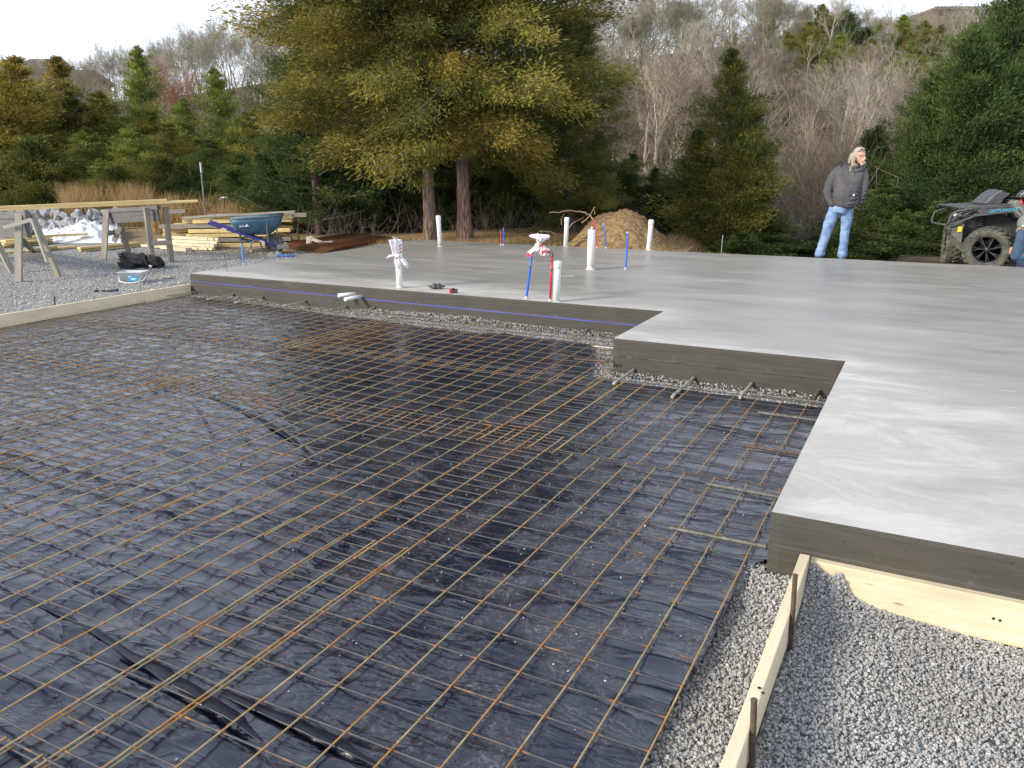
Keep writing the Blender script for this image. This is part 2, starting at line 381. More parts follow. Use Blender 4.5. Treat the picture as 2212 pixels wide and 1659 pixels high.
# edges: chipped arris, wavy broken foot where it meets the gravel
e = MB()
for k in range(len(loop)):
    p0 = Vector((*loop[k], 0)); p1 = Vector((*loop[(k+1) % len(loop)], 0)); L_ = (p1-p0).length; n = max(2, int(L_/.045)); d = (p1-p0)/n
    nrm = Vector((d.y, -d.x, 0)).normalized()
    vs_l = []
    zs = [0, -.006, -.02, -.15, -.158, -.30, -.37]
    for i in range(n+1):
        q = p0+d*i; edge = (i == 0 or i == n)
        ch = 0 if edge else .004*max(0, vn(q.x*13, q.y*13, 4)-.45)*2
        for z in zs:
            off = 0
            if z == 0: off = 0
            elif z == -.006: off = .0035-ch
            elif z == -.02: off = .005
            elif z in (-.15, -.158): off = .005 + (.0 if z == -.15 else .004)
            else: off = .008
            vs_l.append(q + (nrm*off if not edge else nrm*off*0) + Vector((0, 0, z)))
    m_ = len(zs); e.add(vs_l, [(i*m_+j, (i+1)*m_+j, (i+1)*m_+j+1, i*m_+j+1) for i in range(n) for j in range(m_-1)], 0, False)
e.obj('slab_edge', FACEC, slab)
CH = mk('blue_chalk', (.07, .09, .5), (.11, .12, .4), 14, (1, 1, 1), rough=.9)
c_ = MB(); pts = [(XA+.02, -.106), (-8.2, -.121), (-7, -.139), (-5.5, -.152), (-4, -.166), (-2.83, -.174), (XB-.02, -.178)]
for (x0, z0), (x1, z1) in zip(pts, pts[1:]):
    for j in range(12):
        u0, u1 = j/12, (j+1)/12; xa_, xb_ = x0+(x1-x0)*u0, x0+(x1-x0)*u1; za, zb = z0+(z1-z0)*u0, z0+(z1-z0)*u1
        w0 = .0035+.003*vn(xa_*2, 3., 5); w1 = .0035+.003*vn(xb_*2, 3., 5); Y = Y1-.0095
        c_.add([(xa_, Y, za-w0), (xb_, Y, zb-w1), (xb_, Y, zb+w1), (xa_, Y, za+w0)], [(0, 1, 2, 3)])
c_.obj('chalk_line', CH, slab)
# crusty seam left by the form boards on the middle face
s_ = MB(); r_ = random.Random(3); x = XB+.02
while x < XD-.05:
    w = r_.uniform(.02, .09); s_.box((x+w/2, Y2-.009, -.152-.004*r_.random()-(x-XB)*.004), (w, r_.uniform(.006, .016), r_.uniform(.004, .010)), (0, r_.uniform(-.05, .05), 0)); x += w+r_.choice([0, 0, .01, .06, .12])
s_.obj('form_seam', FACEC, slab)
# white scuffs (boot print marks) on the top at the right
SCU = mk('white_scuff', (.72, .72, .71), (.5, .5, .49), 90, rough=.9)
s_ = MB()
for (px, py, nn, L1) in ((2178, 845, 9, .10), (2183, 880, 7, .09)):
    c0 = at(px, py, 0)
    for k in range(nn):
        o = c0 + Vector((1, .12, 0))*(k-nn/2)*.013; dd = Vector((.25, 1, 0)).normalized()*L1*.22*(1-.5*abs(k-nn/2)/nn*2)
        wv = Vector((.0035, -.001, 0)); q = Vector((0, 0, .0015))
        s_.add([o-dd-wv+q, o-dd+wv+q, o+dd*.8+wv+q, o+dd*.8-wv+q], [(0, 1, 2, 3)])
s_.obj('scuff_mark', SCU, slab)

# ------------------------------------------------------------------ black vapour sheet
dx = .0145
px_ = np.arange(-9.34, -.3, dx); py_ = np.arange(-.9, 8.0, dx); PX, PY = np.meshgrid(px_, py_)
def bound_right(y):
    return np.interp(y, [-1, 1.8, 2.02, 2.26, 2.69, 3.01, 3.3, 3.47, 3.55, 9], [-.66, -.615, -.61, -.605, -.58, -.565, -.56, -.55, XD-.012, XD-.012]) + .018*(vn(y*5, y*0+2, 8)-.5)*(y < 3.5)
def ytop(x):
    return np.interp(x, [-9.4, -9.0, -8, -6.4, -5, -3.6, -2.95, -2.7, -2.5, -2.4, -1.5, -.4], [7.78, 7.9, 7.78, 7.66, 7.5, 7.56, 7.45, 6.8, 6.3, 6.26, 6.24, 6.26]) + .05*(vn(x*3, x*0, 6)-.5)
keep = (PX < bound_right(PY)) & (PY < ytop(PX)) & (PX > -9.24+.06*(vn(PY*2, PY*0, 12)-.5))
th = .35; U1 = PX*math.cos(th)+PY*math.sin(th); U2 = -PX*math.sin(th)+PY*math.cos(th)
wx = U1+.35*(fbm(PX*1.3, PY*1.3, 40)-.5); wy = U2+.35*(fbm(PX*1.3, PY*1.3, 41)-.5)
rid = lambda x, y, s: 1-np.abs(2*vn(x, y, s)-1)
amp = .35+1.1*fbm(PX*.5, PY*.5, 50)
leftm = sst((-PX-2.0)/2.0)*.7+.5
farm = 1-.45*sst((PY-PX*.5-3.5)/3.0)
Z = farm*(.012*amp*leftm*rid(wx*1.5, wy*4.2, 51)**2 + .010*amp*rid(wx*2.7+5, wy*6, 52)**3) + .016*fbm(PX*1.1, PY*1.6, 53, 3)
Z = Z + .006*leftm*rid(wx*4-3, wy*9, 54)**3*amp + .004*leftm*rid(wx*3+wy*2, wy*7-wx*3, 56)**4
FOLDS = [  # (D-pixel polyline, height, width)
 ([(60, 1330), (170, 1385), (330, 1455), (470, 1525), (545, 1580), (640, 1659)], .034, .028),
 ([(0, 1290), (120, 1350), (300, 1420), (420, 1470), (560, 1550)], .016, .03),
 ([(540, 1510), (640, 1560), (760, 1625), (860, 1659)], .034, .025),
 ([(430, 850), (510, 880), (570, 905), (640, 950), (690, 990)], .022, .018),
 ([(415, 860), (440, 890), (470, 940), (475, 990)], .008, .02),
 ([(1090, 975), (1170, 1030), (1260, 1090), (1380, 1160), (1480, 1215), (1640, 1270)], .012, .02),
 ([(850, 990), (960, 1060), (1060, 1150)], .008, .02),
 ([(820, 850), (960, 880), (1100, 905), (1300, 960), (1420, 985)], .014, .02),
 ([(1450, 905), (1560, 930), (1690, 955)], .014, .02),
 ([(940, 1360), (1100, 1420), (1300, 1490), (1480, 1570)], .010, .03),
 ([(640, 640), (760, 665), (900, 690)], .012, .03), ([(0, 880), (200, 920), (420, 990), (600, 1060)], .008, .04),
 ([(440, 1050), (640, 1130), (820, 1210), (980, 1290)], .010, .035), ([(0, 1180), (200, 1260), (430, 1370)], .010, .05)]
Z = np.clip(Z, 0, .034)
for pl, hh, ww in FOLDS:
    w3 = [at(a_, b_, -.3) for a_, b_ in pl]; best = np.full(PX.shape, 9.); sgn = np.zeros(PX.shape); al = np.zeros(PX.shape); acc = 0; tot = sum((q-p).length for p, q in zip(w3, w3[1:]))
    for p, q in zip(w3, w3[1:]):
        ddx, ddy = q.x-p.x, q.y-p.y; l2 = ddx*ddx+ddy*ddy; tt = np.clip(((PX-p.x)*ddx+(PY-p.y)*ddy)/l2, 0, 1)
        ds = np.hypot(PX-p.x-tt*ddx, PY-p.y-tt*ddy); sgn = np.where(ds < best, np.sign((PX-p.x)*ddy-(PY-p.y)*ddx), sgn); al = np.where(ds < best, acc+tt*math.sqrt(l2), al); best = np.minimum(best, ds); acc += math.sqrt(l2)
    en = np.sin(np.clip(al/tot, 0, 1)*math.pi)**.6
    bw_ = best*(1+.5*(vn(PX*6, PY*6, 70)-.5)); Z += .12*hh*en*np.exp(-(bw_/ww/.6)**1.3) - min(.045, 1.5*hh)*en*np.exp(-((best*sgn-ww*1.25)/(ww*.5))**2)
Z = -.300+np.clip(Z, -.036, .045)*.85
# the sheet is pinned down toward its free edges
ide = np.arange(PX.size).reshape(PX.shape); kq = keep[:-1, :-1] & keep[1:, 1:] & keep[:-1, 1:] & keep[1:, :-1]
F = np.stack([ide[:-1, :-1], ide[:-1, 1:], ide[1:, 1:], ide[1:, :-1]], -1)[kq]
dust = np.clip(1.0*np.exp(-(np.hypot((PX+2.2)/1.9, (PY-4.6)/2.1))**2)+.75*np.exp(-(np.hypot((PX+1.1)/.9, (PY-2.3)/1.6))**2)+.8*np.exp(-((PX+9.25)/.45)**2)+.35*np.exp(-((PY-7.6)/.3)**2), 0, 1)
rst = np.clip(np.exp(-(np.hypot((PX+5.5)/.5, (PY-6.8)/.9))**2)+.5*np.exp(-(np.hypot((PX+2.5)/.5, (PY-4.5)/.2))**2), 0, 1)
m, t, b = newmat('black_poly_sheet'); v = coords(t)
pn = ramp(t, noise(t, v, 3.2, 6, .72, .3), [(.42, 0.0), (.66, 1.0)]); fn = ramp(t, noise(t, v, 55, 4, .8), [(.5, 0.0), (.66, 1.0)])
mu = nod(t, 'ShaderNodeMath', operation='MULTIPLY'); t.links.new(attr(t, 'dust'), mu.inputs[0]); t.links.new(pn, mu.inputs[1])
film = mix(t, mu.outputs[0], (.006, .009, .026), (.036, .037, .048))
mu2 = nod(t, 'ShaderNodeMath', operation='MULTIPLY'); t.links.new(mu.outputs[0], mu2.inputs[0]); t.links.new(fn, mu2.inputs[1])
film = mix(t, mu2.outputs[0], film, (.2, .2, .21))
mu3 = nod(t, 'ShaderNodeMath', operation='MULTIPLY'); t.links.new(attr(t, 'rust'), mu3.inputs[0]); mu3.inputs[1].default_value = .55
film = mix(t, mu3.outputs[0], film, (.11, .055, .03))
t.links.new(film, b.inputs['Base Color'])
t.links.new(ramp(t, mu.outputs[0], [(0, .16), (1, .42)]), b.inputs['Roughness']); b.inputs['Specular IOR Level'].default_value = .88
cn = noise(t, coords(t, (9, 26, 1)), 1.0, 6, .65, 1.6); nb1 = bump(t, b, cn, .16, .006); cz = noise(t, coords(t, (1.7, 5.5, 1)), 1.0, 3, .5, 1.6); bump(t, b, ramp(t, cz, [(.42, 0.0), (.5, 1.0), (.53, .2), (.58, 0.0)]), .2, .012, nb1); SHEET = m
me = npmesh('sheet', np.stack([PX, PY, Z], -1).reshape(-1, 3), F, SHEET, True, vattr={'dust': dust.ravel(), 'rust': rst.ravel()})
bm = bmesh.new(); bm.from_mesh(me); bmesh.ops.delete(bm, geom=[q for q in bm.verts if not q.link_faces], context='VERTS'); bm.to_mesh(me); bm.free()
tag(link('plastic_sheet', me), 'wrinkled glossy black plastic sheet lying under the wire grid', 'plastic sheet')
FOLDM = mk('black_poly_fold', (.006, .008, .018), (.010, .012, .024), 6, rough=.42, spec=.4)
SHEET_O = bpy.data.objects['plastic_sheet']
PROF = [(-.055, -.006), (-.03, .006), (-.008, .019), (.014, .027), (.03, .029), (.038, .025), (.034, .021), (.016, .017), (-.008, .010), (-.03, .001)]
for fi, (pl, hs) in enumerate([([(95, 1308), (185, 1352), (255, 1392), (330, 1440), (400, 1482), (470, 1525), (530, 1562), (580, 1600), (620, 1640)], 1.0), ([(400, 1452), (500, 1502), (560, 1528), (640, 1562), (720, 1600), (800, 1640), (860, 1672)], 1.0),
        ([(450, 868), (510, 884), (565, 908), (610, 936), (655, 966), (690, 992)], .8), ([(820, 852), (900, 866), (980, 884), (1040, 892)], .7), ([(1150, 1010), (1210, 1052), (1270, 1090)], .5), ([(1450, 902), (1520, 912), (1610, 930), (1690, 946)], .55), ([(0, 1262), (60, 1290), (130, 1325), (190, 1350)], .6)]):
    w3 = [at(a_, b_, -.29) for a_, b_ in pl]; dense = []
    for p, q in zip(w3, w3[1:]): dense += [p.lerp(q, j/8) for j in range(8)]
    dense.append(w3[-1]); rl = []; n_ = len(dense)
    for i, c0 in enumerate(dense):
        d_ = (dense[min(i+1, n_-1)]-dense[max(i-1, 0)]); d_.z = 0; d_.normalize(); nr_ = Vector((d_.y, -d_.x, 0))
        if nr_.dot(-c0) < 0: nr_ = -nr_                    # the lip hangs over on the near side
        f_ = math.sin(math.pi*min(1, max(0, (i+.05)/(n_-.9))))**.8*hs*(.8+.4*float(vn(i*.22, fi, 3)))
        c1 = c0+nr_*.006*(float(vn(i*.2, fi, 9))-.5)*2
        rl.append([Vector((c1.x+nr_.x*o_*(.06+.94*f_), c1.y+nr_.y*o_*(.06+.94*f_), -.299+z_*f_)) for o_, z_ in PROF])
    fo = MB(); fo.rings(rl); fo.obj('fold', FOLDM, SHEET_O)
def sheet_z(x, y): return float(Z[int(np.clip((y+.9)/dx, 0, Z.shape[0]-1)), int(np.clip((x+9.34)/dx, 0, Z.shape[1]-1))])

# ------------------------------------------------------------------ crushed stone
GSTONE = None
m, t, b = newmat('crushed_stone'); oc = attr(t, 'tone'); v = coords(t)
col = ramp(t, oc, [(0, (.22, .22, .23)), (.35, (.36, .36, .36)), (.7, (.47, .465, .45)), (1, (.6, .59, .57))])
col = mix(t, ramp(t, noise(t, v, 2.2, 4), [(.4, 0.0), (.7, .35)]), col, (.2, .18, .15))
t.links.new(col, b.inputs['Base Color']); b.inputs['Roughness'].default_value = .85; GSTONE = m
def rotmats(n, tilt=1.0):
    q = rng.normal(size=(n, 4)); q[:, 1:3] *= tilt; q /= np.linalg.norm(q, axis=1)[:, None]; w, x, y, z = q.T
    return np.stack([np.stack([1-2*(y*y+z*z), 2*(x*y-z*w), 2*(x*z+y*w)], -1), np.stack([2*(x*y+z*w), 1-2*(x*x+z*z), 2*(y*z-x*w)], -1), np.stack([2*(x*z-y*w), 2*(y*z+x*w), 1-2*(x*x+y*y)], -1)], 1)
CUBE = np.array([(-1, -1, -1), (1, -1, -1), (1, 1, -1), (-1, 1, -1), (-1, -1, 1), (1, -1, 1), (1, 1, 1), (-1, 1, 1)], float)
CF = np.array([(3, 2, 1, 0), (4, 5, 6, 7), (0, 1, 5, 4), (1, 2, 6, 5), (2, 3, 7, 6), (3, 0, 4, 7)])
def stones(P, s0, s1, flat=.55):
    n = len(P); s = (s0+(s1-s0)*rng.random(n)**1.5)[:, None, None]
    base = CUBE[None]*(1-.45*rng.random((n, 8, 3)))*np.array([1, .72, flat])[None, None]*(.75+.5*rng.random((n, 1, 3)))
    base[:, 4:, :2] *= .72
    V = np.einsum('nij,nkj->nki', rotmats(n, .55), base*s)+P[:, None, :]
    F = (CF[None]+np.arange(n)[:, None, None]*8).reshape(-1, 4)
    tone = np.repeat(np.clip(rng.normal(.55, .18, n), 0, 1), 6)
    return V.reshape(-1, 3), F, tone
def gravel_obj(name, P, s0, s1, flat=.55):
    V, F, tn = stones(P, s0, s1, flat); return link(name, npmesh(name, V, F, GSTONE, False, fattr={'tone': tn}))
XS = -.335                                # centre line of the near side form board (runs along Y)
def zbox(x, y):                           # gravel surface inside the near form
    d = np.hypot(x+.30, (y-3.38)*.85)
    return -.37+.125*np.exp(-(d/.105)**1.5)+.06*np.exp(-((x+.3)/.35)**2)+.03*(fbm(x*2.5, y*2.5, 77)-.5)+.07*np.exp(-(np.hypot(x+.185, y-3.40)/.035)**2)
def zstrip(x, y):                         # between sheet edge and board, and round the slab corner
    return -.335+.035*(fbm(x*4, y*4, 78)-.45)+.05*np.exp(-(np.hypot(x+.5, y-3.42)/.2)**2)
def surf(name, x0, x1, y0, y1, zf, st=.03):
    xs = np.arange(x0, x1+st, st); ys = np.arange(y0, y1+st, st); X, Y = np.meshgrid(xs, ys); i_ = np.arange(X.size).reshape(X.shape)
    Fs = np.stack([i_[:-1, :-1], i_[:-1, 1:], i_[1:, 1:], i_[1:, :-1]], -1).reshape(-1, 4)
    return X, Y, Fs
X, Y, Fs = surf('g', XS+.015, 2.6, .4, 3.40, zbox)
gb = link('gravel_bed', npmesh('gravel_bed', np.stack([X, Y, zbox(X, Y)-.012], -1).reshape(-1, 3), Fs, GROUND, True, vattr={'grav': np.ones(X.size)})); tag(gb, kind='structure')
X, Y, Fs = surf('g', -.75, XS-.018, .4, 3.62, zstrip)
gb = link('gravel_bed', npmesh('gravel_bed', np.stack([X, Y, zstrip(X, Y)-.010], -1).reshape(-1, 3), Fs, GROUND, True, vattr={'grav': np.ones(X.size)})); tag(gb, kind='structure')
n = 60000; x = rng.uniform(XS+.03, 1.5, n); y = np.minimum(rng.uniform(1.35, 3.43, n), 3.398)
tag(gravel_obj('gravel', np.stack([x, y, zbox(x, y)+rng.uniform(-.012, .006, n)], -1), .0034, .0088), 'loose grey crushed stone filling the corner inside the pine form boards', 'gravel', kind='stuff')
n = 13000; x = rng.uniform(-.72, XS-.025, n); y = rng.uniform(1.4, 3.57, n); k = (x > bound_right(y)-.02-.03*(y > 3.44)); x, y = x[k], y[k]
k = (x < XD-.01) | (y < Y3-.01); x, y = x[k], y[k]
P1 = np.stack([x, y, zstrip(x, y)+rng.uniform(-.010, .006, len(x))], -1)
tag(gravel_obj('gravel', P1, .0035, .0092), 'grey gravel strip between the black sheet edge and the near pine board', 'gravel', kind='stuff')
# strips at the foot of the slab faces
n = 38000; x = rng.uniform(-9.3, XD, n); y = rng.uniform(6.0, Y1, n); k = (y > ytop(x)-.05) & ~((x > XB-.01) & (y > Y2-.01)); x, y = x[k], y[k]
zf = -.335+.04*(fbm(x*3, y*3, 80)) + .05*np.clip((y-np.where(x < XB, Y1, Y2)+.3)/.3, 0, 1)*fbm(x*1.3, y*0, 81) + .05*np.exp(-((x+5.0)/.9)**2)*(x < XB)
ys_ = np.stack([x, y, zf+rng.uniform(-.01, .004, len(x))], -1)
tag(gravel_obj('gravel', ys_, .005, .0105), 'grey gravel strip along the foot of the far slab edge', 'gravel', kind='stuff')
n = 2600; y = rng.uniform(3.5, Y1, n); x = rng.uniform(XA+.01, XA+.24, n)
tag(gravel_obj('gravel', np.stack([x, y, -.33+.03*fbm(x*4, y*4, 82)], -1), .006, .014), 'thin line of gravel along the left form board', 'gravel', kind='stuff')
# crumbs lying on the black sheet
n = 420; x = rng.normal(-1.5, .9, n); y = rng.normal(3.4, 1.3, n); k = (x < bound_right(y)-.05) & (y < 6) & (y > 1.2); x, y = x[k], y[k]
zz = np.array([sheet_z(a_, b_) for a_, b_ in zip(x, y)])+.003
tag(gravel_obj('gravel_crumbs', np.stack([x, y, zz], -1), .0015, .006), 'scattered pale stone crumbs on the black sheet', 'gravel crumbs', kind='stuff')
# coarser loose stone on the apron to the left
n = 42000; a_ = rng.uniform(0, 1, n)**1.3; x = XA-.06-a_*9; y = rng.uniform(4.5, 15.5, n); k = ((x*FH.x+y*FH.y) < 17.5); x, y = x[k], y[k]
tag(gravel_obj('gravel', np.stack([x, y, gh(x, y)+rng.uniform(-.006, .006, len(x))], -1), .006, .019), 'coarse grey gravel spread over the yard left of the slab', 'gravel', kind='stuff')
# ------------------------------------------------------------------ welded wire sheets
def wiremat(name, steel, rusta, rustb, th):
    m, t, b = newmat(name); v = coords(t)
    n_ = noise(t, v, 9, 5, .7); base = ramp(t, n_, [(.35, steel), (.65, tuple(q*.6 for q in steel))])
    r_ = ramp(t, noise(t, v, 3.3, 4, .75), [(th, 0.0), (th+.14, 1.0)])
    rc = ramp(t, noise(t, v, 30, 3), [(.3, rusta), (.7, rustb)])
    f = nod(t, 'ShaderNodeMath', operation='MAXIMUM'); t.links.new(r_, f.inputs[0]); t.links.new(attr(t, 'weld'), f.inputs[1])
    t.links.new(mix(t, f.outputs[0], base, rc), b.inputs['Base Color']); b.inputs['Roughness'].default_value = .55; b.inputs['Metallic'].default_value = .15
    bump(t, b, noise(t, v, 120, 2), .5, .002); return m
W1 = wiremat('lit_rust_wire', (.55, .43, .22), (.58, .27, .05), (.40, .17, .04), .46)  # rusty steel, brightened in colour for sky light on the wires along Y
W2 = wiremat('shaded_wire', (.06, .068, .082), (.34, .15, .04), (.15, .07, .03), .56)  # less rusted steel, also darkened in colour where wires along X catch less sky
def wire_sheet(name, x0, y0, ncols, nrows, z, rot=0, seed=0, sp=.179, ov=.028, skipx=None, label='', cut=None):
    """ncols wires along Y, nrows wires along X, welded into one sheet"""
    VV, FF, WD, MI = [], [], [], []; o = 0; r_ = np.random.default_rng(seed)
    Lx, Ly = (ncols-1)*sp, (nrows-1)*sp; cr_, sr_ = math.cos(rot), math.sin(rot); rad = .0035; ns = 6
    def bowz(x, y): return .007*(vn(x*1.2, y*1.2, seed+5)-.5)+.004*(vn(x*4, y*4, seed+6)-.5)
    for kind in (0, 1):
        for i in range(ncols if kind == 0 else nrows):
            s_ = np.arange(-ov, (Ly if kind == 0 else Lx)+ov+.001, sp/6); off = i*sp+r_.normal(0, .0015); oe = r_.uniform(-.006, .006)
            wob = .0022*(vn(s_*3, s_*0+i, seed+i*7)-.5)*2
            lx, ly = (off+wob, s_+oe) if kind == 0 else (s_+oe, off+wob)
            lx, ly = np.broadcast_arrays(lx, ly)
            X = x0+lx*cr_-ly*sr_; Y = y0+lx*sr_+ly*cr_; Zc = z+.001+bowz(X, Y)+(0.0055 if kind == 0 else 0)
            if cut is not None:
                k = cut(X, Y)
                if k.sum() < 3: continue
                X, Y, Zc, s_ = X[k], Y[k], Zc[k], s_[k]
            n = len(X)
            for j in range(ns):
                t_ = 2*math.pi*j/ns; side = math.cos(t_)*rad*(1+.22*kind); up = math.sin(t_)*rad*(1+.22*kind)
                dx_, dy_ = ((cr_, sr_) if kind == 0 else (-sr_, cr_))
                VV.append(np.stack([X+dx_*side, Y+dy_*side, Zc+up], -1))
            I = o+np.arange(n*ns).reshape(ns, n)
            for j in range(ns):
                A, B = I[j], I[(j+1) % ns]; FF.append(np.stack([A[:-1], A[1:], B[1:], B[:-1]], -1)); MI.append(np.full(n-1, kind))
            dist = np.abs(((s_+sp/2) % sp)-sp/2); w = np.exp(-(dist/.014)**2)*r_.uniform(.5, 1.0)
            WD.append(np.tile(w, ns)); o += n*ns
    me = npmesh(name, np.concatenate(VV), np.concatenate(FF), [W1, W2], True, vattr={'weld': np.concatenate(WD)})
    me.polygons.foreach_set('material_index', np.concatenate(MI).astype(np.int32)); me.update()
    return tag(link(name, me), label, 'wire mesh', 'welded wire mesh sheets laid over the black plastic')
SPX = .179
LIM = lambda X, Y: (Y < np.where(X > XB-.06, Y2-.05, Y1-.06)) & (X < XD-.04) & (X > XA+.05)
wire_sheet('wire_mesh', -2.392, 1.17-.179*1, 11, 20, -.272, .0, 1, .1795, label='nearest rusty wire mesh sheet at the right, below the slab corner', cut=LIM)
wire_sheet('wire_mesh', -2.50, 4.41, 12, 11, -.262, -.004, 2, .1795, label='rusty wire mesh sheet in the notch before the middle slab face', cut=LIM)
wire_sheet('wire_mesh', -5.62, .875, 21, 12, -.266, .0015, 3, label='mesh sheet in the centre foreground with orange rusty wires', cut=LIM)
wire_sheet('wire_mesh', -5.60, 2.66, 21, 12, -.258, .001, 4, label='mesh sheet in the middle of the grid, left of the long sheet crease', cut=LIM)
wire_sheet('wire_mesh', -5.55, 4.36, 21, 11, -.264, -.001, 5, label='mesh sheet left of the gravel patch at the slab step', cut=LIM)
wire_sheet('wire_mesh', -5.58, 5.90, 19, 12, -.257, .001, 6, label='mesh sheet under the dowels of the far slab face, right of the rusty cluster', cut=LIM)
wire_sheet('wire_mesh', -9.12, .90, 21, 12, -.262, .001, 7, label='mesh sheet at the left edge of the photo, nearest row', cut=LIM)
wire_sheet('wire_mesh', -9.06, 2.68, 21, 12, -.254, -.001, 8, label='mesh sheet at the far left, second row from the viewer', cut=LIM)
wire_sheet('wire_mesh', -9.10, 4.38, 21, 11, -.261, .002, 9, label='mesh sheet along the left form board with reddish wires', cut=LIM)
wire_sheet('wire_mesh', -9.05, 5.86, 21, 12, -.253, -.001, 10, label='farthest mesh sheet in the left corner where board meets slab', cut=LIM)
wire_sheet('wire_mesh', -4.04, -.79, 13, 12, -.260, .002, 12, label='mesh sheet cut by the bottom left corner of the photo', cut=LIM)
# tie wire curls at some sheet laps
TWL = ['black tie wire curl at the mesh lap in the middle of the grid', 'black tie wire curl at the bright doubled wires', 'black tie wire curl on the left mesh lap, lower one', 'black tie wire curl nearest the left edge of the photo', 'black tie wire curl on the nearest ribbed dowel', 'black tie wire curl by the inner end of the pale ribbed dowel', 'black tie wire curl at the upper left sheet lap']
for k, (px, py) in enumerate([(739, 1158), (840, 1240), (600, 1165), (270, 1140), (1530, 1160), (1672, 930), (420, 1065)]):
    p = at(px, py, -.255); q = []; r_ = random.Random(k)
    for j in range(22): t_ = j*.55; q.append(p+Vector((math.cos(t_)*.011+j*.0008, math.sin(t_)*.010, .006*math.sin(t_*1.3)+.004)))
    tag(MB().tube(q, .0012, 5).obj('tie_wire', BLACKP), TWL[k], 'tie wire', 'tie wire curls on the mesh')

# ------------------------------------------------------------------ dowels in the slab faces
def dowel(face, px, py, fx, fy, rad, label, dark=False, ribs=False, drop=.0):
    if face[0] == 'Y': a = onY(px, py, face[1])
    else:                                     # this face is turned away: start from the free end, run level into the face
        e_ = at(fx, fy, -.205); a = Vector((face[1], e_.y+.0*e_.x, -.20)); sl_ = (onX(px, py, face[1]).y-e_.y); a.y = e_.y+max(-.02, min(.04, sl_*.1))
    d = Vector((0, -1, 0)) if face[0] == 'Y' else Vector((-1, 0, 0))
    best = None
    for L_ in np.arange(.12, .9, .01):      # length at which the free end falls where it is seen
        q = a+d*L_; r0 = q-Vector((0, 0, HC)); dep = r0.dot(cf); X = 1106+FPX*r0.dot(cr)/dep; Y = 829.5-FPX*r0.dot(cu)/dep; e = math.hypot(X-fx, Y-fy)
        if best is None or e < best[0]: best = (e, L_, X, Y)
    q = a+d*best[1]; q2 = at(fx, fy, a.z-drop)
    if face[0] == 'X': q = q2; q = q*.4+q2*.6; q = a+(q-a).normalized()*min((q-a).length, .75)
    rt = thing('dowel_bar', label, 'steel dowel', a, 0, 'steel dowels sticking out of the slab faces')
    dd = (q-a); L_ = dd.length; u = dd.normalized(); n = max(2, int(L_/.011)) if ribs else 6
    mb = MB(); pts = [u*(-.05)]+[u*(L_*j/n) for j in range(n+1)]; rs = [rad]+[rad*(1.0 if (j % 2 or not ribs) else 1.22) for j in range(n+1)]
    mb.tube(pts, rs, 10); mb.obj('bar', RUSTY if dark else (REBAR if ribs else STEEL), rt)
    hl = MB(); nrm = Vector((0, -1, 0)) if face[0] == 'Y' else Vector((-1, 0, 0))
    hl.lathe([(rad*1.25, .009), (rad*1.9, .0105), (rad*1.5, .014), (rad*.9, .015)], (0, 0, 0), nrm, 12); hl.obj('hole_rim', FACEC, rt)
    return rt
S8 = lambda x, y: ((700+x*.3617)/1.8228, (1000+y*.3617)/1.8228)
F3 = lambda x, y: (x/1.8228, y/1.8228)
dl = [('second dowel from the left corner of the far slab face', S8(610, 440), S8(320, 500)),
      ('third dowel from the left on the far slab face', S8(930, 468), S8(630, 558)),
      ('dowel left of the two white conduit stubs on the far slab face', S8(1395, 515), S8(1155, 608)),
      ('dowel just below the two white conduit stubs', S8(1838, 570), S8(1630, 635)),
      ('dowel right of the two white conduit stubs with a rusty hole', S8(2145, 585), S8(1895, 688)),
      ('lone dowel near the inner corner at the right end of the far face', F3(2313, 1299), F3(2241, 1342))]
for lb, a, q in dl: dowel(('Y', Y1-.006), *a, *q, .0105, 'rusty '+lb)
for lb, a, q, dk in [('steel dowel nearest the outer corner of the middle slab face', (2496, 1456), (2420, 1518), 0), ('steel dowel in the centre of the middle slab face with a chipped hole', (2732, 1488), (2645, 1560), 0),
                     ('short light steel dowel right of centre on the middle slab face', (2960, 1510), (2921, 1573), 0), ('dark short steel dowel in the inner corner of the middle face', (3225, 1540), (3203, 1595), 1)]:
    dowel(('Y', Y2-.006), *F3(*a), *F3(*q), .0125, lb, dk)
for lb, a, q, dk in [('farthest dowel of the long side face, close to the inner corner', (3251, 1578), (2999, 1556), 0), ('light grey second dowel along the long slab side face', (3207, 1656), (2985, 1624), 0),
                     ('dark ribbed dowel halfway along the long slab side face', (3144, 1786), (2918, 1753), 1), ('pale ribbed dowel on the long side face before the last one', (3068, 1948), (2781, 1905), 0),
                     ('nearest thick ribbed dowel by the near slab corner', (3021, 2175), (2636, 2078), 0)]:
    dowel(('X', XD-.006), *F3(*a), *F3(*q), .0088, lb, dk, True)
for lb, a, q, dk in [('pale dowel in gravel beside the outer step corner', (2407, 1375), (2338, 1363), 0), ('long dark dowel from the short side face of the step', (2407, 1428), (2262, 1413), 1)]:
    dowel(('X', XB-.006), *F3(*a), *F3(*q), .009, lb, dk)
# rod that lies against the left board by the corner
a = onY(*S8(238, 405), Y1-.02); q = at(*S8(-120, 455), -.26)
tag(MB().tube([a, (a+q)/2, q], .0075, 8).obj('steel_rod', STEEL), 'pale steel rod leaning over the left form board at the slab corner', 'steel rod')

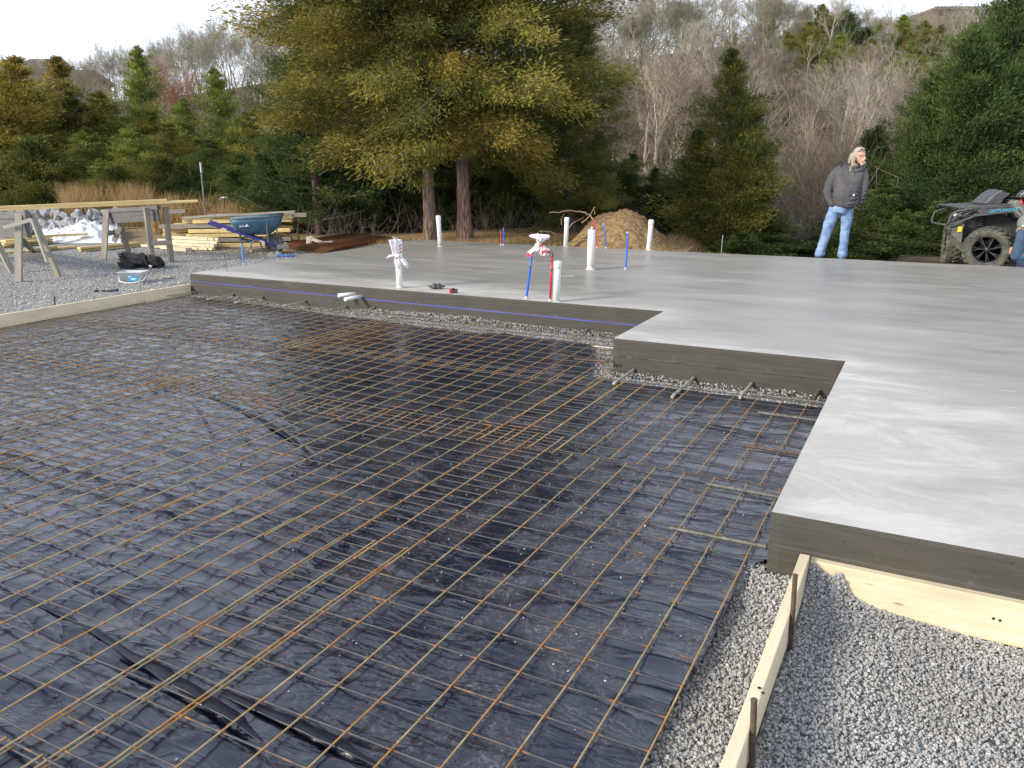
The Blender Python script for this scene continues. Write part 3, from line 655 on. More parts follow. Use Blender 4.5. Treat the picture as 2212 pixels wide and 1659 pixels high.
# ------------------------------------------------------------------ form boards and stakes
def board(name, p0, p1, w, h, mat, label=None, cat='board', group=None, bevel=.003, roll=0, screws=None, parent=None):
    """p0,p1: centre line ends; w across, h vertical"""
    p0 = Vector(p0); p1 = Vector(p1); d = p1-p0; L_ = d.length
    mb = MB(); n = max(1, int(L_/.4)); r_ = random.Random(int(abs(p0.x*91+p0.y*37)*10)); rl = []
    for i in range(n+1):
        x = -L_/2+L_*i/n; oy = r_.uniform(-1, 1)*.0016*(0 < i < n); oz = r_.uniform(-1, 1)*.0016*(0 < i < n)
        rl.append([(x, a_*w/2+oy, b_*h/2+oz) for a_, b_ in ((-1, -1), (1, -1), (1, 1), (-1, 1))])
    mb.rings(rl, 0, True, False)
    rot = d.to_track_quat('X', 'Z').to_euler(); 
    M = d.to_track_quat('X', 'Z').to_matrix()
    if abs(d.normalized().z) > .98: M = Matrix(((0, 0, 1), (0, 1, 0), (-1, 0, 0))).transposed()
    M = M @ Euler((roll, 0, 0)).to_matrix()
    o = mb.obj(name, mat, parent, (p0+p1)/2, M.to_euler(), bevel); return tag(o, label, cat if parent is None else None, group)
def screw(o, pts, M=None):
    mb = MB()
    for p, n in pts: mb.lathe([(.0055, -.001), (.0062, .001), (.005, .0022), (.0022, .0012), (.001, .0005)], p, n, 10)
    return mb.obj('screw', BLACKP, o)
fx = XS; t_z = -.150
nb = board('form_board', (fx, 3.405, -.2215), (fx-.012, 1.0, -.229), .042, .145, PINE, 'pine form board standing on edge along the gravel beside the sheet edge', 'form board', 'pine form boards round the slab')
fb = board('form_board', (fx+.023, 3.428, -.268), (2.9, 3.428, -.28), .040, .190, PINE, 'pine form board against the near slab face at the right edge of the photo', 'form board', 'pine form boards round the slab')
inv = lambda o, p: (Matrix.Translation(o.location) @ o.rotation_euler.to_matrix().to_4x4()).inverted() @ Vector(p)
for px, py in ((1779, 1249), (1803, 1267), (2146, 1336), (2160, 1340)):
    q = onY(px, py, 3.4075); screw(fb, [(inv(fb, q), fb.rotation_euler.to_matrix().inverted() @ Vector((0, -1, 0)))])
for px, py in ((1640, 1486), (1648, 1497)):
    q = at(px, py, -.1475); screw(nb, [(inv(nb, q), fb.rotation_euler.to_matrix().inverted() @ Vector((0, 0, 1)))])
mid = onX(357, 630, XA)
board('form_board', (XA-.021, 8.08, -.228), (XA-.021, mid.y, -.226), .04, .148, PINE, 'short pine form board meeting the left slab corner', 'form board', 'pine form boards round the slab')
board('form_board', (XA-.023, mid.y-.004, -.224), (XA-.019, 2.0, -.226), .04, .148, PINE, 'long pine form board running out of the photo at the left', 'form board', 'pine form boards round the slab')
board('form_board', (XA+.012, 8.06, -.285), (XA+.012, 7.3, -.287), .02, .035, PINE, 'thin pine strip at the foot of the left board near the slab', 'wood strip')
def stake(px, pyt, pyb, rad, zb, label, mat=RUSTY, pb=None):
    p = at(pb or px, pyb, zb); zt = zat(p.x, p.y, pyt); tp = Vector((p.x, p.y, zt)); k = at(px, pyt, zt)
    q = Vector((k.x, k.y, zt)); q = p + (q-p)*1.0
    rt = thing('steel_stake', label, 'stake', p, 0, 'round steel stakes holding the form boards'); u = q-p
    MB().lathe([(rad, -.12), (rad, u.length-.006), (rad*1.02, u.length-.003)], (0, 0, 0), u, 14).obj('shaft', mat, rt)
    MB().lathe([(rad*1.02, u.length-.003), (rad*1.12, u.length-.001), (rad*1.1, u.length+.003), (rad*.7, u.length+.0055)], (0, 0, 0), u, 14).obj('head', mat, rt)
stake(1718, 1243, 1372, .0092, -.245, 'rusty round stake behind the near board, next to its corner joint', pb=1709)
stake(1629, 1513, 1646, .0098, -.275, 'rusty round stake nearest the bottom edge of the photo', pb=1624)
stake(118, 640, 662, .010, -.22, 'brown stake top standing behind the left end of the long board')
stake(302, 604, 635, .012, -.22, 'light stake behind the left board in front of the plastic tub', STEEL)
# ------------------------------------------------------------------ pipes standing in the slab
Z3 = lambda x, y: ((1500+x*.3617)/1.8228, (750+y*.3617)/1.8228)
Z4 = lambda x, y: ((2200+x*.27125)/1.8228, (750+y*.27125)/1.8228)
def pix_per_m(p): return FPX/((Vector(p)-Vector((0, 0, HC))).dot(cf))
def stand(base, top, z=0.0):
    p = at(*base, z); zt = zat(p.x, p.y, top[1]); sx = (top[0]-base[0])/pix_per_m(p); return p, Vector((RH.x*sx, RH.y*sx, zt-z))
def pvc(name, base, top, wpx, label, cap='cap', smear=.06):
    p, u = stand(base, top); r = wpx/2/pix_per_m(p); rt = thing(name, label, 'pipe', p, 0, 'white plastic pipes standing in the slab')
    L_ = u.length; ax = u.normalized(); r_ = random.Random(int(base[0]))
    body = L_-(r*1.6 if cap == 'cap' else 0)
    MB().lathe([(r, -.03), (r, body-.002), (r*.97, body)], (0, 0, 0), ax, 24).obj('pipe', WHITEP, rt)
    if cap == 'cap':
        MB().lathe([(r*1.13, body-r*.5), (r*1.16, body-r*.45), (r*1.16, L_-r*.55), (r*1.05, L_-r*.2), (r*.7, L_-.002), (r*.1, L_)], (0, 0, 0), ax, 24).obj('cap', WHITEP, rt)
    if smear:                                   # cement splashed round the foot, ragged top
        a, b_ = basis(ax); n = 24; rl = [[], [], []]
        for j in range(n):
            t = 2*math.pi*j/n; dv = a*math.cos(t)+b_*math.sin(t); h = smear*(.25+1.2*vn(j*.45, base[0], 3)*(.4+.6*abs(math.sin(t/2+base[0]))))
            rl[0].append(dv*(r*1.45+.004)+ax*.0015); rl[1].append(dv*(r+.004)+ax*.010); rl[2].append(dv*(r+.0015)+ax*float(h))
        MB().rings(rl, cap=False).obj('cement_collar', GREYP, rt)
    return rt, p, u, r
rt, p, u, r = pvc('pvc_pipe', (951, 532.5), (948.5, 465), 9.6, 'capped white pipe with grey cement foot standing before the two tree trunks', smear=.02)
a, _ = basis(u); MB().lathe([(r+.0015, .0), (r+.0015, .11), (r+.0005, .115)], (0, 0, 0), u, 24).obj('grey_band', GREYP, rt)
pvc('pvc_pipe', (1221.7, 532.5), (1224, 469), 9.6, 'capped white pipe standing left of the thick white pipe, before the dirt pile', smear=.012)
pvc('pvc_pipe', (1401, 540.6), (1404.5, 474), 10.2, 'capped white pipe at the right end of the dirt pile', smear=.11)
rt, p, u, r = pvc('pvc_pipe', (1275.4, 582.6), (1276.5, 495), 16.2, 'thickest white pipe, open topped with a red rim line and small plug', cap=None, smear=.06)
MB().lathe([(r*1.004, u.length-.006), (r*1.004, u.length)], (0, 0, 0), u, 24, cap=False).obj('red_rim', REDP, rt)
MB().lathe([(r*.97, u.length-.004), (r*.2, u.length-.002), (.012, u.length-.002), (.012, u.length+.03), (.006, u.length+.034)], (0, 0, 0), u, 16).obj('plug', WHITEP, rt)
rt, p, u, r = pvc('pvc_pipe', (1201.5, 652), (1204.3, 563), 15, 'nearest capped white pipe with a white zip tie, beside the red tube', smear=.02)
zt = zat(p.x, p.y, 596); q = RH; z_ = MB(); z_.lathe([(r+.0045, zt-.004), (r+.0045, zt+.004)], (0, 0, 0), u, 24, cap=False)
z_.box(RH*(r+.012)+Vector((0, -.01, zt)), (.016, .012, .014)); e_ = at(1242, 597, zt)-p; e_ = Vector((e_.x, e_.y, zt-.001))
z_.bar(RH*r+Vector((0, -.01, zt)), RH*(38/pix_per_m(p))+Vector((0, -.012, zt+.001)), .008, .003); z_.obj('zip_tie', WHITEP, rt)

def pex(name, base, top, rad, mat, label, z=0.0, cat='tube', tipm=None):
    p, u = stand(base, top, z); rt = thing(name, label, cat, p, 0)
    n = 6; bend = .006; pts = [u*(j/n)+RH*(bend*math.sin(math.pi*j/n)) for j in range(n+1)]; pts.insert(0, u*-.05)
    MB().tube(pts, rad, 12).obj('tube', mat, rt)
    MB().lathe([(rad*1.18, -.001), (rad*1.18, .018), (rad*.6, .020)], u, u, 12).obj('tube_end', tipm or BRASS, rt)
    MB().lathe([(rad*1.9, .001), (rad*1.25, .014), (rad*1.02, .03)], (0, 0, 0), u, 12).obj('cement_collar', GREYP, rt)
    return rt, p, u
CLOUDP = mk('clear_plastic_cap', (.6, .65, .72), (.5, .55, .6), 20, rough=.3)
pex('water_tube', (1082, 530), (1081.8, 499), .011, REDP, 'short red tube beside the short blue one in front of the right trunk')
pex('water_tube', (1087.3, 530), (1087.6, 493), .012, BLUEP, 'short blue tube beside the short red one in front of the right trunk')
pex('water_tube', (1289.5, 535.5), (1280.6, 474), .012, REDP, 'tall red tube leaning left behind the thickest white pipe')
pex('water_tube', (1309.3, 536.5), (1302, 485), .012, BLUEP, 'blue tube leaning left in front of the dirt pile', tipm=CLOUDP)
pex('water_tube', (1351.3, 581.8), (1353.2, 504), .013, BLUEP, 'upright blue tube standing alone right of the thickest white pipe', tipm=CLOUDP)
pex('water_tube', (527.5, 572), (524.5, 530), .013, mk('light_blue', (.02, .22, .75), (.05, .3, .8), 20, rough=.5), 'light blue tube standing in gravel behind the left slab corner', z=-.2, tipm=CLOUDP)
# the pair joined under the plastic bag
p, u = stand((1136.7, 645.6), (1148.5, 548)); rt = thing('water_tube', 'near blue tube with clamp rings rising into the white knotted bag', 'tube', p)
MB().tube([u*-.05, u*.3+RH*.004, u*.65+RH*.003, u], .0135, 12).obj('tube', BLUEP, rt)
for k in (.72, .98): MB().lathe([(.0165, -.012), (.0165, .012)], u*k, u, 12).obj('clamp_ring', BRASS, rt)
MB().lathe([(.026, .001), (.016, .03)], (0, 0, 0), u, 12).obj('cement_collar', GREYP, rt)
p2, u2 = stand((1188.5, 651.6), (1191.5, 546)); rt2 = thing('water_tube', 'near red tube bending over to the knotted bag beside the capped pipe', 'tube', p2)
hz = u2.z; o2 = lambda dx_, z: RH*dx_+Vector((0, 0, z)); k2 = 1/pix_per_m(p2)
MB().tube([u2*-.05, u2*.5, u2*.93], .0135, 12).obj('tube', REDP, rt2)
MB().tube([u2*.93, u2*.985, o2(3*k2, hz+.004), o2(-3*k2, hz+.010), o2(-11*k2, hz+.014)], [.0145, .015, .0145, .0135, .0135], 12).obj('elbow', BRASS, rt2)
MB().tube([o2(-3*k2, hz+.010), o2(-12*k2, hz+.014), o2(-20*k2, hz+.010)], .0138, 12).obj('tube', REDP, rt2)
for k in (.66, .86, .94): MB().lathe([(.0168, -.01), (.0168, .01)], u2*k, u2, 12).obj('clamp_ring', BRASS, rt2)
MB().lathe([(.026, .001), (.016, .03)], (0, 0, 0), u2, 12).obj('cement_collar', GREYP, rt2)

# plastic bags tied over pipe ends
m, t, b = newmat('bag_film'); v = coords(t); b.inputs['Base Color'].default_value = (.88, .85, .86, 1); b.inputs['Roughness'].default_value = .35
b.inputs['Transmission Weight'].default_value = .0; b.inputs['Subsurface Weight'].default_value = .0
t.links.new(ramp(t, noise(t, v, 20, 3), [(.35, (.88, .86, .87)), (.7, (.74, .70, .73))]), b.inputs['Base Color']); bump(t, b, noise(t, v, 40, 4), .5, .01); BAG = m
BAGR = mk('bag_red_print', (.6, .02, .06), (.7, .2, .25), 40, rough=.45)
def crumple(mb, c, rad, seed, n=26, M=None, am=.28):
    rl = []; r_ = seed
    for i in range(1, 14):
        ph = math.pi*i/14; q = []
        for j in range(n):
            t = 2*math.pi*j/n; d = Vector((math.sin(ph)*math.cos(t), math.sin(ph)*math.sin(t), math.cos(ph)))
            k = 1+am*2*(float(vn(j*.9+seed, i*.9, seed))-.5)+am*(float(vn(j*2.3, i*2.1+seed, seed+2))-.5)
            v_ = Vector((d.x*rad[0], d.y*rad[1], d.z*rad[2]))*k; q.append((M @ v_ if M else v_)+Vector(c))
        rl.append(q)
    mb.rings(rl, 0, True, False)
def flared(mb, pts, rr, seed, n=22, squash=.6):     # crumpled skirt / funnel of film along pts
    rl = []; a = None
    for i, (p_, r_) in enumerate(zip(pts, rr)):
        d = (pts[min(i+1, len(pts)-1)]-pts[max(0, i-1)]).normalized(); a, b_ = basis(d)
        rl.append([p_+(a*math.cos(2*math.pi*j/n)+b_*math.sin(2*math.pi*j/n)*squash)*r_*(1+.3*(float(vn(j*1.1, i*.6+seed, seed))-.5)*2) for j in range(n)])
    mb.rings(rl, 0, True, False)
# bag on the left pipe
p, u = stand((863.6, 621.8), (862.5, 560)); rL = 13.2/2/pix_per_m(p); rt = thing('pvc_pipe', 'white pipe near the slab edge whose top is wrapped in a knotted bag', 'pipe', p, 0, 'white plastic pipes standing in the slab')
MB().lathe([(rL, -.03), (rL, u.z)], (0, 0, 0), u, 24).obj('pipe', WHITEP, rt)
MB().lathe([(rL*1.4, .001), (rL+.004, .014), (rL+.002, .03)], (0, 0, 0), u, 24).obj('cement_collar', GREYP, rt)
k1 = 1/pix_per_m(p); B = lambda x, y, dep=0: p + RH*((x-863.6)*k1) + FH*dep + Vector((0, 0, zat(p.x, p.y, y)))
tb = thing('plastic_bag', 'white carrier bag with red print tied round the left pipe top', 'plastic bag', p, 0, 'plastic bags tied over pipe ends')
Q = lambda x, y, dep=0: B(x, y, dep)-p
mb = MB(); flared(mb, [Q(863, 580), Q(862, 566), Q(861.5, 554)], [rL*1.15, rL*1.5, rL*1.3], 3, squash=1)
flared(mb, [Q(861.5, 556), Q(860.5, 545), Q(860, 532), Q(859.5, 518), Q(860.5, 516.5)], [rL*1.5, rL*1.75, rL*2.15, rL*2.45, rL*2.1], 5, squash=.7)
flared(mb, [Q(866, 552, -.03), Q(874, 560, -.05), Q(881, 570, -.05), Q(882.5, 578, -.05)], [.018, .045, .058, .014], 8, squash=.4)
flared(mb, [Q(855, 551, -.03), Q(846, 553, -.04), Q(839, 557, -.04)], [.03, .035, .01], 9, squash=.5)
crumple(mb, Q(862, 553, -.02), (.055, .05, .04), 4, am=.3); mb.obj('film', BAG, tb)
q = [Q(870.5, 525.5, -.085), Q(873, 527, -.08), Q(872.5, 538, -.075), Q(868, 547, -.07)]
for k in range(3):
    z0 = 526+k*7; MB().add([Q(868, z0+3, -.088), Q(873.5, z0, -.078), Q(873, z0+3, -.078), Q(867, z0+6.5, -.086)], [(0, 1, 2, 3)]).obj('red_print', BAGR, tb)
MB().bar(Q(866, 551, -.075), Q(870, 557, -.08), .012, .01).obj('red_print', BAGR, tb)
# bag over the joined tubes
p = at(1150, 648, 0); k1 = 1/pix_per_m(p); x0_ = 1150
B2 = lambda x, y, dep=0: RH*((x-x0_)*k1)+FH*dep+Vector((0, 0, zat(p.x, p.y, y)))
tb = thing('plastic_bag', 'white bag knotted over the joined blue and red tubes', 'plastic bag', p, 0, 'plastic bags tied over pipe ends')
mb = MB(); flared(mb, [B2(1144, 552), B2(1152, 543), B2(1160, 537), B2(1164, 528)], [.03, .055, .06, .05], 12, squash=.7)
flared(mb, [B2(1166, 536, .01), B2(1162, 526), B2(1163, 518), B2(1169, 512)], [.05, .045, .07, .085], 13, squash=.7)
flared(mb, [B2(1186, 511), B2(1174, 513), B2(1160, 511), B2(1148, 509.5), B2(1143, 509)], [.03, .06, .055, .03, .008], 14, squash=.6)
flared(mb, [B2(1152, 540, -.02), B2(1144, 546, -.03), B2(1138, 552, -.03)], [.05, .05, .012], 15, squash=.5)
crumple(mb, B2(1173, 543, -.01), (.06, .05, .05), 16, am=.35); mb.obj('film', BAG, tb)
for (x, y, w, h) in ((1142, 550, .05, .05), (1168, 529, .05, .018), (1152, 544, .02, .04)): MB().box(B2(x, y, -.062), (w, .012, h), (0, .5, YAW)).obj('red_print', BAGR, tb)
MB().tube([B2(1153, 548, -.04), B2(1152, 560, -.04), B2(1151.5, 572, -.03)], .002, 5).obj('dangling_strip', PINE2, tb)

# conduit stubs through the face
DARKHOLE = mk('pipe_inside', (.03, .03, .03), (.12, .12, .12), 30, rough=.8)
for k, (a, q, lb) in enumerate([(S8(1925, 432), S8(1745, 428), 'rear white conduit stub poking out of the far slab face'), (S8(2000, 458), S8(1820, 487), 'front white conduit stub with an open end, in the far slab face')]):
    A = onY(*a, Y1-.006); D = Vector((-.15 if k else -.55, -1, -.02)).normalized()
    best = min((( (lambda w: math.hypot(1106+FPX*(w-Vector((0,0,HC))).dot(cr)/(w-Vector((0,0,HC))).dot(cf)-q[0], 829.5-FPX*(w-Vector((0,0,HC))).dot(cu)/(w-Vector((0,0,HC))).dot(cf)-q[1]))(A+D*l), l) for l in np.arange(.06, .6, .01)))
    l = best[1]; rad = .0235; rt = thing('conduit_stub', lb, 'conduit', A, 0, 'white conduit stubs in the far slab face')
    MB().lathe([(rad, -.05), (rad, l), (rad*.75, l), (rad*.75, l-.03)], (0, 0, 0), D, 18).obj('pipe', WHITEP, rt); MB().lathe([(rad*.74, l-.031), (.001, l-.03)], (0, 0, 0), D, 18).obj('dark_bore', DARKHOLE, rt)  # near-black disc stands for the dark bore behind the open end

# headphones, tape measure
HP = mk('headphone_grey', (.055, .06, .045), (.085, .09, .07), 30, rough=.5); HPD = mk('headphone_pad', (.02, .02, .018), (.03, .03, .028), 30, rough=.8)
p = at(943, 625, 0.0); rt = thing('headphones', 'dark olive folding headphones lying on the slab near its edge', 'headphones', p, YAW)
for s in (-1, 1):
    c = Vector((s*.037, 0, .036)); ax = Vector((s*.30, -1, .12)).normalized()
    MB().lathe([(.034, -.016), (.037, -.006), (.036, .006), (.028, .014), (.012, .016), (.002, .017)], c, ax, 24).obj('ear_cup', HP, rt)
    MB().lathe([(.026, .0), (.037, -.004), (.039, -.018), (.030, -.026), (.010, -.024)], c-ax*.012, ax, 24).obj('ear_pad', HPD, rt)
    MB().bar(c+Vector((s*.026, -.012, 0)), c+Vector((s*.06, .012, .0)), .012, .02).obj('hinge_arm', HP, rt)
MB().tube([(-.096, .012, .036), (-.09, .05, .03), (-.05, .075, .022), (0, .085, .018), (.05, .075, .022), (.09, .05, .03), (.096, .012, .036)], .009, 8, squash=1.4).obj('headband', HPD, rt)
p = at(979, 633.5, 0.0); rt = thing('tape_measure', 'red and black tape measure standing on the slab beside the headphones', 'tape measure', p, YAW+.25)
MB().box((-.028, 0, .028), (.034, .038, .052)).obj('case_end', REDP, rt, bevel=.006)
MB().box((.022, 0, .026), (.064, .036, .048)).obj('case', BLACKP, rt, bevel=.005)
MB().box((-.002, 0, .057), (.04, .022, .01)).obj('lock_button', BLACKP, rt, bevel=.003)
MB().box((.03, -.0185, .026), (.04, .002, .026)).obj('side_grip', mk('grip_grey', (.12, .11, .1), rough=.8), rt)
# thin marker wire with a silver sleeve
b0 = at(492, 586, 0); w = MB(); pts = []
for (x, y) in ((492.5, 586), (490, 572), (487, 540), (483, 510), (476.5, 462), (472.5, 437), (472.8, 410), (476, 398), (481, 389)):
    z = zat(b0.x, b0.y, y); dd = (x-492.5)/pix_per_m(b0); pts.append(Vector((RH.x*dd, RH.y*dd, z)))
rt = thing('marker_wire', 'tall thin bent wire standing at the far left slab corner', 'wire', b0); w.tube(pts, .0032, 6); w.obj('wire', mk('wire_brown', (.12, .09, .07), rough=.6), rt)
# things lying in the yard by the slab
p = at(610, 553.5, -.185)
q1, q2 = at(600, 552.5, -.18), at(636, 553.5, -.18); tag(MB().tube([q1, q2], .02, 12).obj('blue_pipe', BLUEP), 'blue pipe lying on the gravel with its end under dusty stone', 'pipe')
mb = MB(); c0 = at(594, 553, -.2); crumple(mb, (0, 0, 0), (.16, .12, .07), 33, am=.3); tag(mb.obj('stone', GROUND if False else mk('dusty_stone', (.36, .34, .31), (.28, .27, .25), 12, rough=.9, bs=.5), None, c0), 'lump of dusty grey stone beside the blue pipe end', 'stone')
# ------------------------------------------------------------------ sawhorses
Z1 = lambda x, y: (x*.1984, 384.03+y*.1984)
GL = -.2
def upz(P, py): return zat(P.x, P.y, py)
def leg(rt, foot, top, w=.10, t=.048, mat=OLDW):
    return board('leg', foot, top, w, t, mat, parent=rt)
def lift(px, py, ref):                      # point in column/row px,py at the distance of ref
    d = ray(px, py); k = Vector((ref.x, ref.y, 0)).dot(FH)/(d.x*FH.x+d.y*FH.y); return Vector((0, 0, HC))+d*k
def sawhorse(name, label, feet, tops, beam, bh, braces, extra=()):
    rt = thing(name, label, 'sawhorse', (0, 0, 0), 0, 'wooden sawhorses on the gravel')
    ref = sum((at(*f, GL) for f in feet), Vector())/len(feet); rt.location = (ref.x, ref.y, GL); o = Vector((ref.x, ref.y, GL))
    F_ = [at(*f, GL) for f in feet]
    for f, tp in zip(F_, tops): leg(rt, f-o, lift(*tp, (f*.35+ref*.65) if False else tp_ref(tp, beam, ref))-o)
    return rt, o, F_
# right sawhorse: beam ends at (231,449) and (345,444)
def make_horse(label, A, Bp, top_row_A, top_row_B, legs, bh, planks=2, mat=OLDW2, braces=(), name='sawhorse'):
    """A, Bp: beam end points on plan (Vector), top rows in pixels"""
    zA, zB = zat(A.x, A.y, top_row_A), zat(Bp.x, Bp.y, top_row_B); A = Vector((A.x, A.y, zA)); Bp = Vector((Bp.x, Bp.y, zB)); o = (A+Bp)/2; o.z = GL
    rt = thing(name, label, 'sawhorse', o, 0, 'wooden sawhorses on the gravel')
    h1 = bh*.28; dn = Vector((0, 0, 1)); d = (Bp-A).normalized(); sd_ = Vector((-d.y, d.x, 0))
    board('top_plank', A-o-dn*h1/2-d*.01, Bp-o-dn*h1/2+d*.03, .075, h1-.004, OLDW2, parent=rt); board('beam', A-o-dn*(h1+(bh-h1)/2), Bp-o-dn*(h1+(bh-h1)/2), .04, bh-h1, OLDW2, parent=rt)
    out = []
    for (foot, u, side) in legs:
        f = foot-o; tp = A.lerp(Bp, u)-o-dn*.03+sd_*side*.055+dn*0; out.append((f, tp)); leg(rt, f, tp)
    for i, j, k in braces:
        f1, t1 = out[i]; f2, t2 = out[j]; off = (f1-t1).cross(f2-t2).normalized()*.0; dd = d*(.045 if k > 0 else -.045)
        board('brace', f1.lerp(t1, abs(k))+dd, f2.lerp(t2, abs(k))+dd, .022, .085, OLDW, parent=rt)
    return rt, o
P_ = lambda px, py: at(px, py, GL)
def vec2(v): return Vector((v.x, v.y, 0))
f1, f2, f3, f4 = P_(224, 562.6), P_(278, 545), P_(323, 569), P_(381, 565.5)
cA = (f1+f2)/2; cB = (f3+f4)/2
# plan positions of the beam ends sit between the two feet of each pair
def planpoint(px, c):      # point near c seen in column px
    b = vec2(c).dot(FH); return ab(px, b, .6)
A = planpoint(233, (f1*.6+f2*.4)); Bq = planpoint(345, (f3*.6+f4*.4)); n1_ = vec2(f2-f1); 
dAB = vec2(Bq-A).normalized(); 
make_horse('right grey sawhorse standing over the black tool vest', A, Bq, 451, 444, [(f1, .06, -1), (f2, .14, 1), (f3, .9, -1), (f4, .99, 1)], .27, braces=((0, 1, -.52), (2, 3, .36)))
# pointed board hanging under it
q0 = lift(262, 486, A); q1 = lift(246, 522, A); board('brace', q0-Vector(((A+Bq)/2).to_tuple()[:2]+(GL,)), q1-Vector(((A+Bq)/2).to_tuple()[:2]+(GL,)), .03, .09, OLDW, parent=bpy.data.objects['sawhorse'])
g1, g2, g3 = P_(40, 610), P_(127, 597), P_(28, 590); g4 = P_(72, 544)
B2_ = planpoint(64, g1*.5+g2*.5); dl_ = vec2(P_(0, 575)-g1)
A2 = planpoint(-150, g3*.5+g4*.5+Vector((-.3, 0, 0)))
r2, o2_ = make_horse('left weathered sawhorse cut by the left edge of the photo', A2, B2_, 463, 456, [(g3, .62, -1), (g4, .72, 1), (g1, .97, -1), (g2, 1.0, 1)], .40, braces=((2, 3, .36),), name='sawhorse')
LW = mk('bleached_strip', (.42, .4, .36), (.33, .31, .27), 14, (1, 20, 20), rough=.8, bs=.3)
mb = MB(); pa, pb_, pc = [lift(*q, B2_-FH*.12)-o2_ for q in ((8, 491.5), (69, 474), (102, 566))]
mb.bar(pa, pb_, .03, .055); mb.bar(pb_+(pb_-pa).normalized()*0, pc, .035, .04); mb.obj('loose_strip', LW, r2)
# long boards resting on both horses
pA = lift(-60, 455.5, A2*.4+B2_*.6); pB = lift(428, 434.2, Bq); ex = Vector((0, 0, 0))
u_ = (pB-pA).normalized(); board('long_board', pA-u_*.6, pB, .14, .036, PINE2, 'lower long yellow board lying across the two sawhorses', 'board', 'yellow boards across the sawhorses', roll=.05)
pC = pB-u_*.50+Vector((0, 0, .038)); board('long_board', pA-u_*.8+Vector((0, 0, .038)), pC, .12, .036, PINE2, 'upper long yellow board lying on the other one over the sawhorses', 'board', 'yellow boards across the sawhorses', roll=.02)

# ------------------------------------------------------------------ tool vest, tub, hammer, shim
CLOTH = mk('black_cordura', (.012, .012, .014), (.03, .03, .034), 14, rough=.75, bs=.6, bsc=60)
p = at(309, 578, GL); k1 = 1/pix_per_m(p); rt = thing('tool_vest', 'black tool belt vest heaped on the gravel under the right sawhorse', 'tool belt', p, YAW)
V1 = lambda x, y, dep=0: Vector(((x*.1984-309)*k1, dep, upz(p, 384.03+y*.1984)-GL))
r_ = random.Random(5)
def pouch(pl, d0, d1, mat=CLOTH, nm='pouch', mod=.02):
    mb = MB(); pts = [V1(x, y, 0) for x, y in pl]; c = sum(pts, Vector())/len(pts); N = 7; rl = []
    for i in range(N):
        f = i/(N-1); s = .55+.45*math.sin(math.pi*f)**.5; dep = d0+(d1-d0)*f
        rl.append([c+(q-c)*s*(1+.16*r_.uniform(-1, 1))+Vector((0, dep+r_.uniform(-.025, .025), 0)) for q in pts])
    mb.rings(rl, 0, True, False); return mb.obj(nm, mat, rt)
pouch([(1320, 810), (1350, 800), (1400, 810), (1500, 830), (1560, 820), (1640, 850), (1680, 960), (1620, 980), (1500, 975), (1420, 960), (1330, 900)], -.12, .1)
pouch([(1325, 905), (1420, 930), (1500, 960), (1520, 985), (1400, 975), (1340, 960)], -.2, -.05)
pouch([(1560, 830), (1620, 835), (1690, 960), (1660, 968), (1600, 900)], -.16, .0)
pouch([(1640, 840), (1760, 855), (1800, 930), (1790, 965), (1690, 970), (1650, 900)], -.17, .08)
pouch([(1700, 850), (1760, 855), (1802, 930), (1800, 962), (1740, 950)], -.21, -.1, nm='side_pouch')
pouch([(1350, 870), (1470, 890), (1530, 950), (1480, 985), (1420, 950)], -.22, -.12, nm='strap')
YEL = mk('yellow_trim', (.5, .45, .04), (.3, .28, .03), 20); WHT = mk('white_tag', (.8, .8, .8), (.7, .7, .7), 20)
mb = MB(); mb.tube([V1(1335, 985, -.2), V1(1345, 960, -.21), V1(1370, 965, -.2)], .012, 8); mb.tube([V1(1655, 843, -.1), V1(1670, 850, -.12)], .006, 6); mb.obj('yellow_trim', YEL, rt)
mb = MB(); mb.tube([V1(1320, 975, -.14), V1(1400, 975, -.19), V1(1480, 968, -.2)], .022, 8); mb.obj('handle_roll', CLOTH, rt)
mb = MB(); mb.box(V1(1702, 945, -.225), (.05, .004, .032), (0, .3, 0)); mb.obj('white_tag', WHT, rt)
mb = MB(); mb.tube([V1(1590, 880, -.17), V1(1610, 920, -.19), V1(1636, 940, -.17)], .006, 6); mb.tube([V1(1360, 815, -.1), V1(1380, 850, -.15)], .02, 8); mb.obj('buckle', BLACKP, rt)
m, t, b = newmat('milky_tub'); b.inputs['Base Color'].default_value = (.7, .73, .77, 1); b.inputs['Roughness'].default_value = .3; b.inputs['Alpha'].default_value = .72; TUB = m
p = at(290, 610, GL); k1 = 1/pix_per_m(p); rt = thing('plastic_tub', 'low clear plastic tub with a white handle and blue sticker, on the gravel', 'tub', p, YAW)
w_ = .5*270*.1984*k1; hgt = upz(p, 384.03+1040*.1984)-GL; mb = MB(); n = 28
def rrect(w, d, z, r=.03): 
    q = []
    for (sx_, sy_, a0) in ((1, 1, 0), (-1, 1, 90), (-1, -1, 180), (1, -1, 270)):
        for k in range(7): a_ = R(a0+k*15); q.append(Vector((sx_*(w-r)+math.cos(a_)*r, sy_*(d-r)+math.sin(a_)*r, z)))
    return q
hh = .165; mb.rings([rrect(w_*.86, w_*.6, .002), rrect(w_*.97, w_*.69, hh*.95), rrect(w_*1.03, w_*.74, hh*.96), rrect(w_*1.03, w_*.74, hh), rrect(w_*.93, w_*.65, hh), rrect(w_*.84, w_*.58, .006)]); mb.obj('tub', TUB, rt)
BLU = mk('blue_label', (.02, .3, .62), (.03, .38, .7), 9, rough=.4)
mb = MB(); mb.box((w_*.12+.03, -w_*.685, hh*.42), (.15, .003, .06)); mb.obj('label', BLU, rt)
